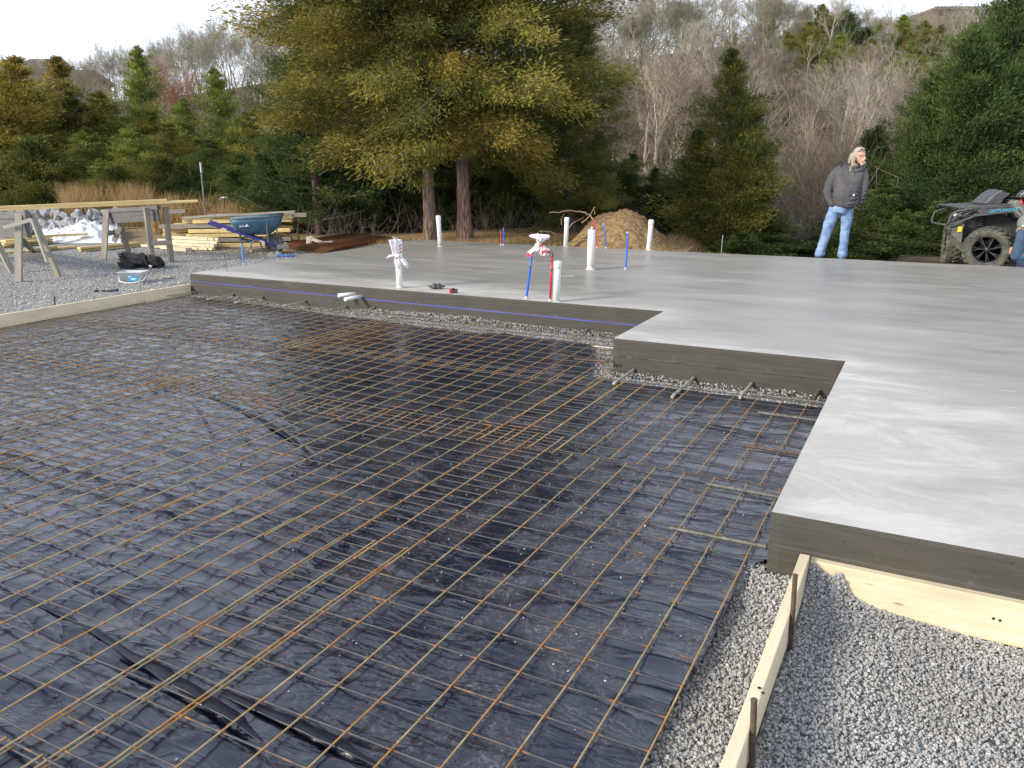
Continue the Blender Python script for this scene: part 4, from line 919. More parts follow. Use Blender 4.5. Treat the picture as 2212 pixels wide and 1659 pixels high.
mb = MB(); mb.box((w_*.12+.03, -w_*.69, hh*.42), (.07, .003, .018)); mb.box((w_*.12-.02, -w_*.69, hh*.62), (.05, .003, .01)); mb.obj('label_print', WHT, rt)
mb = MB(); mb.tube([(-w_*.9, -w_*.5, hh*.65), (-w_*.75, -w_*.9, hh*.25), (-w_*.2, -w_*1.02, .018), (w_*.5, -w_*1.0, .02), (w_*1.1, -w_*.8, hh*.3), (w_*1.22, -w_*.4, hh*.55), (w_*1.0, -w_*.05, hh*.75)], .008, 8); mb.obj('handle', WHITEP, rt)
p = at(228, 628, GL+.015); rt = thing('hammer', 'hammer with a dark blue grip lying on the gravel left of the tub', 'hammer', p, YAW+.02)
MB().tube([(.0, 0, 0), (.08, .0, .002), (.14, .01, .004), (.17, .012, .004)], [.010, .016, .018, .019], 10).obj('grip', mk('navy_grip', (.03, .035, .09), rough=.6), rt)
MB().tube([(-.13, -.0, .002), (0, 0, 0)], .009, 8).obj('shaft', mk('brown_shaft', (.12, .075, .05), rough=.6), rt)
mb = MB(); mb.box((-.15, 0, .005), (.045, .1, .03)); mb.tube([(-.15, .05, .005), (-.155, .09, .0), (-.17, .12, -.008)], [.014, .010, .004], 8); mb.obj('head', GALV, rt, bevel=.004)
q0, q1 = at(344, 601, GL+.015), at(376, 599.5, GL+.02)
tag(MB().prism([(q0.x, q0.y, q0.z), (q0.x-.04, q0.y+.12, q0.z+.005), (q1.x, q1.y+.02, q1.z+.01), (q1.x-.02, q1.y-.05, q1.z)], (0, 0, 1), 0, .018).obj('wood_offcut', OLDW), 'thin wedge shaped wood offcut lying right of the tub', 'wood offcut')

# ------------------------------------------------------------------ lumber
def lay(a, b_, w, h, z, mat, label, group, zt=0.0):
    p0, p1 = at(*a, z), at(*b_, z+zt); return board('lumber', p0, p1, w, h, mat, label, 'lumber', group, bevel=.004)
G1 = 'boards lying on the gravel behind the left sawhorse'; r_ = random.Random(4)
def spot(i, tot): return i
for k, (a, q, z, lb) in enumerate([((2, 533), (110, 522), -.165, 'lowest'), ((4, 527), (110, 517), -.10, 'second lowest'), ((6, 521), (110, 511), -.06, 'third'), ((4, 514), (190, 505.5), -.02, 'topmost and longest')]):
    lay(a, q, .16, .04, z, PINE2, lb+' yellow board of the low stack behind the left sawhorse', G1)
for a, q, z, w, lb in [((10, 545), (164, 533), -.17, .14, 'yellow board end poking out behind the legs of the left sawhorse'), ((60, 540), (120, 533), -.13, .1, 'short yellow board on top of the ground boards by the left sawhorse'),
                       ((172, 541), (330, 528), -.17, .12, 'bottom yellow board lying between the two sawhorses'), ((170, 536), (300, 525), -.12, .14, 'upper yellow board lying between the two sawhorses')]:
    lay(a, q, w, .042, z, PINE2, lb, G1)
# long stack behind the wheelbarrow: courses with ragged ends
G2 = 'long boards stacked behind the wheelbarrow'
c0, c1 = ab(352, 17.2, GL), ab(650, 17.4, GL); ux = (c1-c0).normalized(); uy = Vector((-ux.y, ux.x, 0)); cnt = 0
posn = ['front', 'middle', 'back']
rows = [(0, 3), (1, 3), (2, 3), (3, 3), (4, 3), (5, 2), (6, 2)]
for lv, n_ in rows:
    z = GL+.05+lv*.098
    for j in range(n_):
        s0 = r_.uniform(-.1, .6)+(.1*lv if lv > 4 else 0); s1 = (c1-c0).length-r_.uniform(0, .9)+(.3 if lv == 6 else 0)
        tl = uy*(j*.2+r_.uniform(-.02, .02)); dz = r_.uniform(-.004, .02)
        a = c0+ux*s0+tl; q = c0+ux*s1+tl+uy*r_.uniform(-.08, .08); a.z = z; q.z = z+dz
        board('lumber', a, q, .17, .078, PINE2 if r_.random() < .75 else OLDW, '%s board in the %s of the tall lumber stack behind the wheelbarrow' % (['bottom', 'second', 'third', 'fourth', 'fifth', 'sixth', 'top'][lv], posn[j]), 'lumber', G2, bevel=.004)
a = lift(395, 470, c0); q = lift(638, 457, c0); board('lumber', a, q, .14, .04, OLDW, 'long greenish grey board lying on top of the lumber stack, passing behind the tray', 'lumber', G2)
a = lift(362, 458, c0); q = lift(403, 455.5, c0); board('lumber', a, q, .14, .075, OLDW, 'short weathered block on the left end of the lumber stack', 'lumber', G2)
# cut studs with square ends toward the viewer
G3 = 'short cut studs heaped beside the wheelbarrow'; cc = at(440, 541, GL); vx = Vector((RH.x, RH.y, 0)); dd = (Vector((.75, .0, 0)))
i_ = 0
hd = (at(470, 541, GL)-at(352, 535, GL)).normalized()
for lv in range(4):
    for j in range(7-lv):
        e = at(465-lv*6-j*9+r_.uniform(-3, 3), 541, GL)+Vector((0, 0, .04+lv*.062)); e = at(462-j*10.5+r_.uniform(-2, 2)+lv*3, 541.5-j*.4, GL); e.z = GL+.035+lv*.06
        e += uy*lv*.05
        dr_ = (Vector((-ux.x, -ux.y, 0))*.86+uy*(.5+r_.uniform(-.18, .18))).normalized(); L_ = r_.uniform(.75, 1.15); f = e+dr_*L_; f.z += r_.uniform(-.01, .02)
        board('cut_stud', e, f, .085, .05, PINE, 'pale cut stud with its square end showing in the heap left of the wheelbarrow', 'stud', G3, bevel=.003); i_ += 1
for k, (a, q, w, lb) in enumerate([((352, 533), (408, 539.5), .14, 'thick cut stud end lying apart at the left of the stud heap'), ((478, 512), (510, 528), .09, 'pale stud leaning on the heap toward the wheelbarrow leg'), ((540, 540), (575, 538), .08, 'pale stud lying under the wheelbarrow tray')]):
    board('cut_stud', at(*a, -.15), at(*q, -.16), w, .07, PINE, lb, 'stud')

# ------------------------------------------------------------------ wheelbarrow
Z2 = lambda x, y: ((700+x*.3617)/1.8228, (700+y*.3617)/1.8228)
pw = at(587, 548.5, GL); k1 = 1/pix_per_m(pw); TW = math.atan2(vec2(pw).dot(RH), vec2(pw).dot(FH)); WB = thing('wheelbarrow', 'blue steel wheelbarrow with purple handles standing on the gravel', 'wheelbarrow', pw, YAW-TW)
def WV(x, y, dep=0.0):
    px, py = Z2(x, y); return Vector(((px-587)*k1*math.cos(TW), dep, upz(pw, py)-GL))
TRAY = mk('blue_tray', (.045, .115, .18), (.085, .165, .23), 5, rough=.45, bs=.15, lo=.42, hi=.6); PUR = mk('purple_handle', (.05, .04, .23), (.07, .055, .28), 12, rough=.4)
DGR = mk('grey_frame', (.12, .15, .17), (.2, .22, .23), 20, rough=.55); RUB = mk('dusty_rubber', (.10, .095, .085), (.19, .18, .16), 12, rough=.9, bs=.4)
Wd = .34
def tring(pts, wd, k=6):      # ring of the tray at one level, pts = (xl, xr, z)
    xl, xr, z = pts; q = []; c = (xl+xr)/2; hx = (xr-xl)/2
    for j in range(32):
        t = 2*math.pi*j/32; cx_, sy_ = math.cos(t), math.sin(t); e = .55
        q.append(Vector((c+hx*math.copysign(abs(cx_)**e, cx_), wd*math.copysign(abs(sy_)**e, sy_), z+(cx_*hx)*.08*((z > WV(0, 600).z)))))
    return q
zr = WV(0, 418).z; levels = [(WV(600, 0).x, WV(1185, 0).x, zr, Wd), (WV(615, 0).x, WV(1170, 0).x, WV(0, 470).z, Wd*.95), (WV(650, 0).x, WV(1140, 0).x, WV(0, 545).z, Wd*.82), (WV(700, 0).x, WV(1070, 0).x, WV(0, 595).z, Wd*.62), (WV(760, 0).x, WV(1020, 0).x, WV(0, 612).z, Wd*.45)]
mb = MB(); out = [tring((a, b_, z), w) for a, b_, z, w in levels]; inn = [[Vector((q.x*.985+.004, q.y*.975, q.z+.012)) for q in rg] for rg in out[::-1]]
mb.rings(out+inn); mb.obj('tray', TRAY, WB)
mb = MB(); rg = out[0]; mb.tube(rg+[rg[0], rg[1]], .012, 8, cap=False); mb.obj('tray_rim', mk('rim_tan', (.16, .17, .15), (.1, .13, .15), 10, rough=.6), WB)
for s in (-1, 1):
    dy = s*.25
    mb = MB(); mb.bar(WV(385, 465, s*.30), WV(1090, 732, s*.13), .04, .045); mb.obj('handle', PUR, WB, bevel=.006)
    mb = MB(); mb.bar(WV(525, 522, s*.296-.024*1), WV(572, 541, s*.290-.024), .003, .03); mb.bar(WV(905, 672, s*.19-.024), WV(955, 690, s*.18-.024), .003, .03); mb.obj('handle_label', WHT, WB)
    mb = MB(); mb.bar(WV(700, 600, dy), WV(715, 720, dy), .03, .012); mb.bar(WV(715, 720, dy), WV(675, 795, dy), .03, .012); mb.tube([WV(870, 660, dy), WV(825, 680, dy), WV(795, 760, dy), WV(770, 808, dy), WV(735, 800, dy)], .014, 8); mb.obj('leg', DGR, WB)
    mb = MB(); mb.bar(WV(990 if s < 0 else 1098, 492, s*.30), WV(995 if s < 0 else 1105, 690, s*.20), .03, .008); mb.ball(WV(1000 if s < 0 else 1108, 490, s*.31), .014, 8); mb.obj('front_brace', GALV, WB)
    mb = MB(); mb.tube([WV(905, 700, s*.2), WV(930, 790, s*.2), WV(975, 785, s*.2)], .012, 8); mb.obj('skid', DGR, WB)
mb = MB(); mb.box((WV(770, 0).x, 0, WV(0, 670).z), (.26, .44, .015), (0, .25, 0)); mb.bar(WV(700, 640, -.25), WV(700, 640, .25), .02, .1); mb.obj('shelf', TRAY, WB)
mb = MB(); mb.bar(WV(1085, 742, -.18), WV(1208, 738, -.18+.0), .03, .09); mb.bar(WV(1205, 738, -.18), WV(1205, 738, .18), .03, .08); mb.obj('nose_bar', mk('nose_grey', (.3, .29, .27), (.2, .2, .19), 10, rough=.6), WB)
wc = WV(1050, 715); wr = (WV(0, 605).z-WV(0, 825).z)/2; wax = Vector((.62, 1, 0)).normalized(); wc = Vector((WV(1062, 0).x, .0, wr))
mb = MB(); mb.lathe([(wr*.62, -.045), (wr*.82, -.055), (wr*.96, -.042), (wr*1.0, -.015), (wr*1.0, .015), (wr*.96, .042), (wr*.82, .055), (wr*.62, .045), (wr*.58, 0)], wc, wax, 32, cap=False)
for k in range(26):
    t = 2*math.pi*k/26; a, b_ = basis(wax); d_ = a*math.cos(t)+b_*math.sin(t); mb.bar(wc+d_*wr*.99-wax*.04+d_.cross(wax)*.01, wc+d_*wr*.99+wax*.04-d_.cross(wax)*.01, .012, .012, up=d_)
ty = mb.obj('tyre', RUB, WB); mb = MB(); mb.lathe([(wr*.60, -.03), (wr*.5, -.012), (wr*.2, -.02), (.02, -.05), (.02, .05), (wr*.2, .02), (wr*.5, .012), (wr*.60, .03)], wc, wax, 24, cap=False); mb.obj('rim', DGR, ty)
def text_obj(s, name, size, mat, parent, loc, rot, ext=.0008, bold=False):
    cu_ = bpy.data.curves.new('t', 'FONT'); cu_.body = s; cu_.size = size; cu_.extrude = ext; cu_.align_x = 'LEFT'
    o = bpy.data.objects.new('t', cu_); COL.objects.link(o); dg = bpy.context.evaluated_depsgraph_get(); me = bpy.data.meshes.new_from_object(o.evaluated_get(dg)); bpy.data.objects.remove(o)
    me.materials.clear(); me.materials.append(mat); q = link(name, me, parent, loc, rot); return q
sy_ = -Wd*.90; lx = WV(708, 515); text_obj('Jackson', 'lettering', .058, WHT, WB, (lx.x, -Wd*.955, lx.z), (R(78), 0, 0), .006)
mb = MB(); q = WV(787, 502); mb.box((q.x+.0, -Wd*.955, q.z), (.026, .014, .045), (-.2, 0, 0)); mb.obj('emblem', WHT, WB, bevel=.004)

# ------------------------------------------------------------------ rusty mesh stack, rag
c = [at(*q, -.19) for q in ((600, 536), (700, 548.5), (835, 523), (690, 503))]
RM = wiremat('rusted_wire', (.2, .08, .03), (.24, .10, .03), (.13, .05, .02), .3)
def mat_stack(z, k):
    mb = MB(); ux_ = (c[2]-c[1]); uy_ = (c[0]-c[1]); n1 = 34; n2 = 24; o = c[1]+Vector((.02*k, .015*k, 0))
    for i in range(n1): p0 = o+ux_*(i/(n1-1)); mb.tube([Vector((p0.x, p0.y, z)), Vector(((p0+uy_*.5).x, (p0+uy_*.5).y, z+.008)), Vector(((p0+uy_).x, (p0+uy_).y, z))], .006, 5)
    for i in range(n2): p0 = o+uy_*(i/(n2-1)); mb.tube([Vector((p0.x, p0.y, z+.01)), Vector(((p0+ux_).x, (p0+ux_).y, z+.012))], .006, 5)
    return mb.obj('rusty_mesh', RM)
for k, lb in enumerate(['bottom', 'second', 'third', 'fourth', 'top']): tag(mat_stack(GL+.02+k*.022, k*1.7+.3*(k % 2)), lb+' sheet of the rusty brown mesh pile behind the slab', 'wire mesh', 'rusty mesh sheets piled by the wheelbarrow')
RAG = mk('rag', (.6, .52, .46), (.42, .34, .28), 18, rough=.9)
mb = MB(); W_ = [at(*q, -.06) for q in ((666, 524), (672, 518), (680, 521), (694, 524), (708, 523), (719, 523))]
flared(mb, [W_[0]-W_[1]+Vector((0, 0, -.03)), Vector((0, 0, .05)), W_[2]-W_[1]+Vector((0, 0, .03)), W_[3]-W_[1], W_[4]-W_[1], W_[5]-W_[1]+Vector((0, 0, .01))], [.04, .09, .06, .07, .05, .05], 21, squash=.35)
tag(mb.obj('rag', RAG, None, W_[1]), 'pale strip of cloth lying on the rusty mesh pile', 'rag')

# ------------------------------------------------------------------ rock pile and white tarp
ROCK = mk('grey_rock', (.42, .43, .44), (.24, .245, .255), 3, rough=.85, bs=.5, bsc=12, dist=.03)
protos = []
for s in range(6):
    r_ = random.Random(50+s); bm = bmesh.new(); bmesh.ops.create_icosphere(bm, subdivisions=1, radius=1)
    for v_ in bm.verts: v_.co *= r_.uniform(.72, 1.12)
    for _ in range(9):
        d_ = Vector((r_.uniform(-1, 1), r_.uniform(-1, 1), r_.uniform(-1, 1))).normalized(); bmesh.ops.bisect_plane(bm, geom=bm.verts[:]+bm.edges[:]+bm.faces[:], plane_co=d_*r_.uniform(.55, .8), plane_no=d_, clear_outer=True)
        try: bmesh.ops.contextual_create(bm, geom=[e_ for e_ in bm.edges if e_.is_boundary])
        except Exception: pass
    me = bpy.data.meshes.new('rock'); bm.to_mesh(me); bm.free(); me.materials.append(ROCK); protos.append(me)
r_ = random.Random(9); nr = 0
for k in range(240):
    px = r_.uniform(-30, 262); b = r_.uniform(20.4, 24); f = 1-abs(b-22.3)/2.2
    topz = .10+.45*max(0, f)*(1-.25*(px > 200)); z = GL+r_.random()**.6*topz; s = r_.uniform(.09, .24)
    q = ab(px, b, z); o = link('rock', r_.choice(protos), None, q, (r_.uniform(0, 6), r_.uniform(0, 6), r_.uniform(0, 6))); o.scale = (s*r_.uniform(.8, 1.3), s*r_.uniform(.7, 1), s*r_.uniform(.55, .9))
    tag(o, 'angular grey boulder in the rock pile behind the white tarp and left sawhorse', 'rock', 'grey rocks piled behind the white tarp')
core = MB(); cc = ab(115, 21.5, GL)
mb = MB(); crumple(mb, (0, 0, 0), (1.7, .8, .3), 61, n=60, am=.12); ro = mb.obj('gravel_heap', ROCK, None, cc, (0, 0, YAW)); tag(ro, kind='stuff', label='low core of small broken stone under the rock pile', cat='gravel')
TARP = mk('white_tarp', (.82, .83, .86), (.7, .71, .75), 5, rough=.5, bs=.5, bsc=8, dist=.03)
xs = np.linspace(80, 262, 60); bs_ = np.linspace(18.3, 20.7, 34); PXt, BSt = np.meshgrid(xs, bs_)
prof = np.interp(xs, [80, 110, 140, 165, 180, 200, 225, 262], [.05, .07, .11, .17, .26, .24, .18, .10])
pts = []
for i in range(PXt.shape[0]):
    for j in range(PXt.shape[1]):
        px, b = PXt[i, j], BSt[i, j]; f = (b-18.3)/2.4; hgt = prof[j]*math.sin(min(1, f*1.5)*math.pi/2)+.10*(float(vn(px*.09, b*3.2, 8))-.3)*min(1, f*4)+.05*abs(2*float(vn(px*.2, b*5+px*.05, 9))-1)*min(1, f*4); q = ab(px, b, 0); pts.append((q.x, q.y, GL+.01+max(0, hgt)*1.15))
i_ = np.arange(len(pts)).reshape(PXt.shape); Ft = np.stack([i_[:-1, :-1], i_[:-1, 1:], i_[1:, 1:], i_[1:, :-1]], -1).reshape(-1, 4)
to = link('tarp', npmesh('tarp', np.array(pts), Ft, TARP, True)); tag(to, 'crumpled white tarp spread in front of the grey rock pile', 'tarp'); sm_ = to.modifiers.new('t', 'SOLIDIFY'); sm_.thickness = .01
# metal post in the grass
p0 = ab(449, 21.5, float(gh(*ab(449, 21.5).to_tuple()[:2]))); zt = zat(p0.x, p0.y, 351); q = ab(435.5, 21.5, zt)
rt = thing('metal_post', 'thin leaning galvanised post with a white tip in the tall grass', 'post', p0); mb = MB(); u = q-p0; mb.bar(Vector(), u*.86, .045, .012); mb.bar(Vector(), u*.86, .012, .04); mb.obj('shaft', GALV, rt); mb = MB(); mb.bar(u*.86, u, .047, .02); mb.obj('tip', WHITEP, rt)
q0, q1 = lift(477, 428.5, p0), lift(492, 427, p0)
# silver sleeve that the bent wire carries
w0 = Vector((b0.x, b0.y, 0)); s0, s1 = lift(477.5, 427.5, b0), lift(491.5, 426.5, b0)
rt = bpy.data.objects['marker_wire']; mb = MB(); mb.tube([s0-b0, s1-b0], .012, 10); mb.tube([pts_ for pts_ in (lift(472.8, 432, b0)-b0, s0-b0)], .004, 6); mb.obj('silver_sleeve', GALV, rt)
p0 = at(1554.5, 550, -.12); p0 = Vector((p0.x, p0.y+.12, -.12)); rt = thing('metal_post', 'short grey metal stake standing behind the slab before the lone cedar', 'post', p0); mb = MB(); mb.bar(Vector((0, 0, -.05)), Vector((.01, 0, zat(p0.x, p0.y, 508)+.12)), .035, .012); mb.obj('shaft', GALV, rt)

# ------------------------------------------------------------------ dirt pile
pc = at(1306, 545, -.12); pc = Vector((pc.x+.0, YG+1.15, -.12)); k1 = 1/pix_per_m(pc)
xs = np.linspace(-1.25, 1.25, 150); ys = np.linspace(-1.0, 1.1, 120); DX, DY = np.meshgrid(xs, ys)
top = np.interp(xs, [-1.25, -1.0, -.85, -.6, -.42, -.15, .1, .22, .4, .6, .85, 1.1, 1.25], [0, .02, .1, .34, .49, .53, .59, .56, .49, .32, .14, .03, 0])
DZ = top[None, :]*np.clip(1-np.abs(DY/1.02)**1.7, 0, 1)**.8; DZ = DZ + (.07*(fbm(DX*5, DY*5, 90)-.5)+.035*(fbm(DX*17, DY*17, 91)-.5))*np.clip(DZ*8, 0, 1) - .05*np.exp(-(np.hypot(DX-.52, DY+.55)/.06)**2)
i_ = np.arange(DX.size).reshape(DX.shape); Ft = np.stack([i_[:-1, :-1], i_[:-1, 1:], i_[1:, 1:], i_[1:, :-1]], -1).reshape(-1, 4)
m, t, b = newmat('clay_dirt'); v = coords(t); n_ = noise(t, v, 14, 8, .75); t.links.new(mix(t, ramp(t, noise(t, v, 45, 3), [(.56, 0.0), (.66, .8)]), ramp(t, n_, [(.3, (.12, .07, .03)), (.5, (.30, .19, .09)), (.7, (.42, .29, .15))]), (.55, .42, .25)), b.inputs['Base Color'])
b.inputs['Roughness'].default_value = .95; bump(t, b, n_, 1.0, .05); DIRT = m
MR = Euler((0, 0, .16)).to_matrix()
do = link('dirt_pile', npmesh('dirt_pile', np.stack([DX*1.06, DY, DZ*1.32-.03], -1).reshape(-1, 3), Ft, DIRT, True), None, pc, (0, 0, .16)); tag(do, 'heap of brown clay dirt with roots, behind the slab and white pipes', 'dirt pile')
n = 1500; x = rng.uniform(-1.1, 1.15, n); y = rng.uniform(-1, .6, n); xi = np.clip(((x+1.25)/2.5*149).astype(int), 0, 149); yi = np.clip(((y+1)/2.1*119).astype(int), 0, 119); z = DZ[yi, xi]*1.32; x = x*1.06; k = z > .03
V_, F_, tn = stones(np.stack([x, y, z-.025], -1)[k], .006, .026); cl = link('clod', npmesh('clods', V_, F_, DIRT), do); cl['kind'] = 'stuff'
TWIG = mk('root_wood', (.33, .22, .12), (.5, .38, .24), 9, rough=.85)
def sprig(pl, rad, label, ref, mat=TWIG, y=None, nm='branch'):
    pts = [lift(x, y_, ref) for x, y_ in pl]; o = pts[0].copy(); n = len(pts)
    fine = []; 
    for a, b_ in zip(pts, pts[1:]):
        for j in range(4): fine.append(a.lerp(b_, j/4)-o+Vector((rnd.uniform(-1, 1), rnd.uniform(-1, 1), rnd.uniform(-1, 1)))*rad*.8)
    fine.append(pts[-1]-o); return tag(MB().tube(fine, [rad*(1-.75*i/len(fine)) for i in range(len(fine))], 6).obj(nm, mat, None, o), label, 'branch', 'branches and roots on the dirt pile')
fr = pc+Vector((0, -.25, 0))
for pl, rad, lb in [([(1290, 478), (1278, 469), (1268, 461), (1255, 456), (1230, 456.5), (1187, 459)], .02, 'longest brown branch reaching left from the dirt pile top'), ([(1256, 482), (1274, 467), (1286, 447)], .014, 'branch slanting up from the dirt pile top'),
                    ([(1285, 463), (1283, 452), (1282, 447)], .009, 'thin upright twig on the dirt pile top'), ([(1213, 487), (1212, 474), (1219, 461)], .008, 'forked twig hanging down left of the capped pipe'),
                    ([(1228, 492), (1240, 480), (1262, 468)], .011, 'pale bent root on the left slope of the dirt pile'), ([(1360, 518), (1345, 489), (1335, 478), (1340, 471)], .010, 'root running down the upper right edge of the pile'),
                    ([(1391, 515), (1407, 517), (1421, 521)], .012, 'pale root end right of the right capped pipe'), ([(1290, 525), (1310, 512), (1328, 499)], .012, 'dark root lying across the middle of the dirt pile'),
                    ([(1226, 525), (1252, 519), (1280, 518), (1330, 522)], .010, 'dark root along the foot of the dirt pile'), ([(1165, 499), (1190, 501), (1205, 508)], .006, 'thin bare twig left of the dirt pile'),
                    ([(1395, 528), (1420, 530), (1440, 537)], .009, 'root at the right foot of the dirt pile')]:
    sprig(pl, rad, lb, fr-Vector((0, .5, 0)) if 'middle' in lb or 'foot' in lb else fr)
# ------------------------------------------------------------------ quad bike behind the slab (local x = right, y = away, z = up, origin under the near front wheel)
AW = at(2127.6, 588, -.15); AW = Vector((AW.x, max(AW.y, YG+.30), -.15)); ab_ = vec2(AW).dot(FH); AW = ab(2127.6, ab_, -.15); kA = pix_per_m(AW); SA = .10583/kA
TH = math.atan2(vec2(AW).dot(RH), vec2(AW).dot(FH)); CT = math.cos(TH)     # the bike's frame faces the viewer's eye
RQ = RH*math.cos(TH)-FH*math.sin(TH); FQ = RH*math.sin(TH)+FH*math.cos(TH)
QB = thing('quad_bike', 'muddy dark grey quad bike parked behind the slab at the right edge', 'quad bike', AW, YAW-TH)
def QP(x, y, dep=0.0): return Vector(((x-1235)*SA*CT, dep, (1275-y)*SA+WRAD))
WRAD = 470*SA*.98
hd = Vector((-.90, -.436, 0)).normalized(); nn_ = Vector((-hd.y*-1, hd.x*-1, 0)); nn_ = Vector((hd.y, -hd.x, 0)).normalized()   # across the bike
if nn_.y < 0: nn_ = -nn_
TRK = .66
GREYB = mk('bike_plastic', (.035, .038, .045), (.06, .064, .072), 9, rough=.42); GREYL = mk('bike_panel', (.12, .12, .115), (.19, .187, .178), 7, rough=.45); MUD = mk('muddy_tyre', (.05, .05, .044), (.13, .125, .10), 9, rough=.95, bs=.4)
TUBE = mk('powder_tube', (.045, .048, .055), (.075, .08, .085), 20, rough=.5); DARKB = mk('underbody', (.012, .013, .014), (.03, .03, .03), 10, rough=.7); RIMB = mk('black_rim', (.02, .02, .024), (.05, .05, .055), 12, rough=.3, metal=.5)
ORNG = mk('amber_reflector', (.95, .55, .02), (.9, .48, .01), 20, rough=.3); LENS = mk('lamp_lens', (.55, .57, .6), (.3, .32, .35), 9, rough=.15)
def quad_wheel(c, ax, rad, wd, seed):
    ax = ax.normalized(); a, b = basis(ax); w = wd/2
    mb = MB(); mb.lathe([(rad*.60, -w*.72), (rad*.66, -w*.86), (rad*.80, -w), (rad*.90, -w*.92), (rad*.94, -w*.6), (rad*.945, 0), (rad*.94, w*.6), (rad*.90, w*.92), (rad*.80, w), (rad*.66, w*.86), (rad*.60, w*.72), (rad*.56, 0)], c, ax, 40, cap=False)
    ty = mb.obj('tyre', MUD, QB); n = 24; lug = MB()
    for k in range(n):
        for s in (-1, 1):
            t = 2*math.pi*(k+.5*(s > 0))/n; d = a*math.cos(t)+b*math.sin(t); tg = ax.cross(d)
            p0 = c+d*rad*.965+ax*s*w*.12+tg*.012; p1 = c+d*rad*.95+ax*s*w*.82-tg*.035; lug.bar(p0, p1, rad*.085, rad*.085, up=d); p2 = c+d*rad*.84+ax*s*w*1.0-tg*.06; lug.bar(p1, p2, rad*.08, rad*.05, up=d)
    lug.obj('tread', MUD, ty)
    mb = MB(); mb.lathe([(rad*.60, -w*.74), (rad*.57, -w*.74), (rad*.52, -w*.35), (rad*.50, w*.4), (rad*.57, w*.74), (rad*.60, w*.74), (rad*.58, 0)], c, ax, 36, cap=False)
    for k in range(7):
        t = 2*math.pi*k/7+.3; d = a*math.cos(t)+b*math.sin(t); d2 = a*math.cos(t+.22)+b*math.sin(t+.22)
        mb.bar(c-ax*w*.55+d*rad*.08, c-ax*w*.62+d*rad*.56, rad*.055, rad*.05, up=ax); mb.bar(c-ax*w*.55+d*rad*.22, c-ax*w*.6+d2*rad*.55, rad*.035, rad*.04, up=ax)
    mb.lathe([(rad*.14, -w*.5), (rad*.13, -w*.7), (rad*.05, -w*.74)], c, ax, 16); mb.lathe([(rad*.5, -w*.05), (.001, -w*.02)], c, ax, 24)
    mb.obj('rim', RIMB, ty)
    mb = MB(); t = 3.6; mb.lathe([(rad*.585, -w*.745), (rad*.555, -w*.76), (rad*.575, -w*.70)], c, ax, 36, cap=False); mb.obj('rim_edge', mk('rim_edge', (.09, .095, .1), (.03, .03, .03), 4, rough=.3, metal=.6), ty)
cw = QP(1235, 1275, 0); quad_wheel(cw, Vector((.16, 1, .03)), WRAD, .24, 1)
cf_ = QP(470, 1262, TRK); quad_wheel(Vector((QP(465, 0).x*1.045, TRK, WRAD)), Vector((1, .16, 0)), WRAD*.98, .22, 2)
for k, off in enumerate((0, 1)): quad_wheel(cw-hd*1.32+nn_*(.95*off), nn_, WRAD, .27, 3+k)
def slabpoly(pl, d0, d1, mat, name, par=QB, bev=.012, shift=0.0):
    mb = MB(); mb.prism([QP(x, y)+nn_*shift for x, y in pl], nn_, d0, d1); return mb.obj(name, mat, par, bevel=bev)
slabpoly([(895, 500), (940, 575), (905, 612), (850, 640), (900, 625), (1000, 612), (1110, 595), (1180, 583), (1500, 545), (1610, 535), (1680, 600), (1720, 640), (1815, 610), (1745, 480), (1700, 440), (1560, 440), (1150, 470), (990, 480)], -.02, .14, GREYB, 'front_fender')
slabpoly([(1600, 480), (1660, 478), (1830, 610), (1790, 625), (1690, 560)], -.045, .0, GREYL, 'fender_flare')
slabpoly([(1560, 470), (1750, 410), (1850, 470), (1960, 520), (2060, 560), (2200, 620), (2200, 700), (1900, 640), (1700, 500)], .0, .5, GREYL, 'side_panel')
slabpoly([(1690, 350), (1740, 300), (1850, 300), (1950, 440), (2080, 440), (2300, 420), (2300, 560), (1900, 560), (1700, 420)], .12, .42, GREYL, 'tank_cover')
slabpoly([(1960, 450), (2300, 360), (2700, 360), (2720, 470), (2300, 500), (2000, 520)], .1, .46, DARKB, 'seat')
slabpoly([(960, 480), (1150, 450), (1560, 425), (1700, 430), (1700, 560), (1180, 585), (940, 580)], .10, .86, GREYB, 'hood')
slabpoly([(700, 700), (860, 620), (1100, 600), (1500, 560), (1750, 620), (2600, 640), (2600, 1100), (1900, 1250), (1500, 1200), (1000, 1150), (760, 1050)], .30, .66, DARKB, 'chassis')
slabpoly([(1900, 620), (2700, 560), (2760, 700), (2620, 900), (2300, 640), (1950, 700)], .0, .16, GREYB, 'rear_fender'); 
slabpoly([(485, 800), (690, 720), (720, 800), (705, 960), (715, 1200), (640, 1150), (500, 1030), (470, 900)], .05, .12, GREYL if False else mk('muddy_panel', (.15, .14, .12), (.07, .07, .065), 6, rough=.85), 'splash_guard')
slabpoly([(583, 842), (666, 846), (664, 938), (578, 958)], .028, .045, ORNG, 'reflector', bev=.003)
slabpoly([(545, 640), (590, 590), (650, 590), (655, 630), (560, 645)], .10, .22, LENS, 'headlight')
mb = MB(); mb.bar(QP(480, 1080, .1), QP(735, 1300, .1), .07, .10); mb.bar(QP(500, 1000, .25), QP(700, 1150, .2), .05, .08); mb.obj('suspension_arm', mk('mud_arm', (.12, .11, .09), (.06, .055, .05), 12, rough=.9), QB)
def qtube(pl, r, name, mat=TUBE, par=QB, dep=0.0): return MB().tube([QP(x, y)+nn_*(d if len(q) > 2 else dep) for q in pl for x, y, d in [(q[0], q[1], q[2] if len(q) > 2 else dep)]], r, 10).obj(name, mat, par)
bump_ = qtube([(300, 815), (345, 770), (370, 660), (390, 600), (480, 535), (620, 510), (820, 465), (905, 545)], .017, 'bumper')
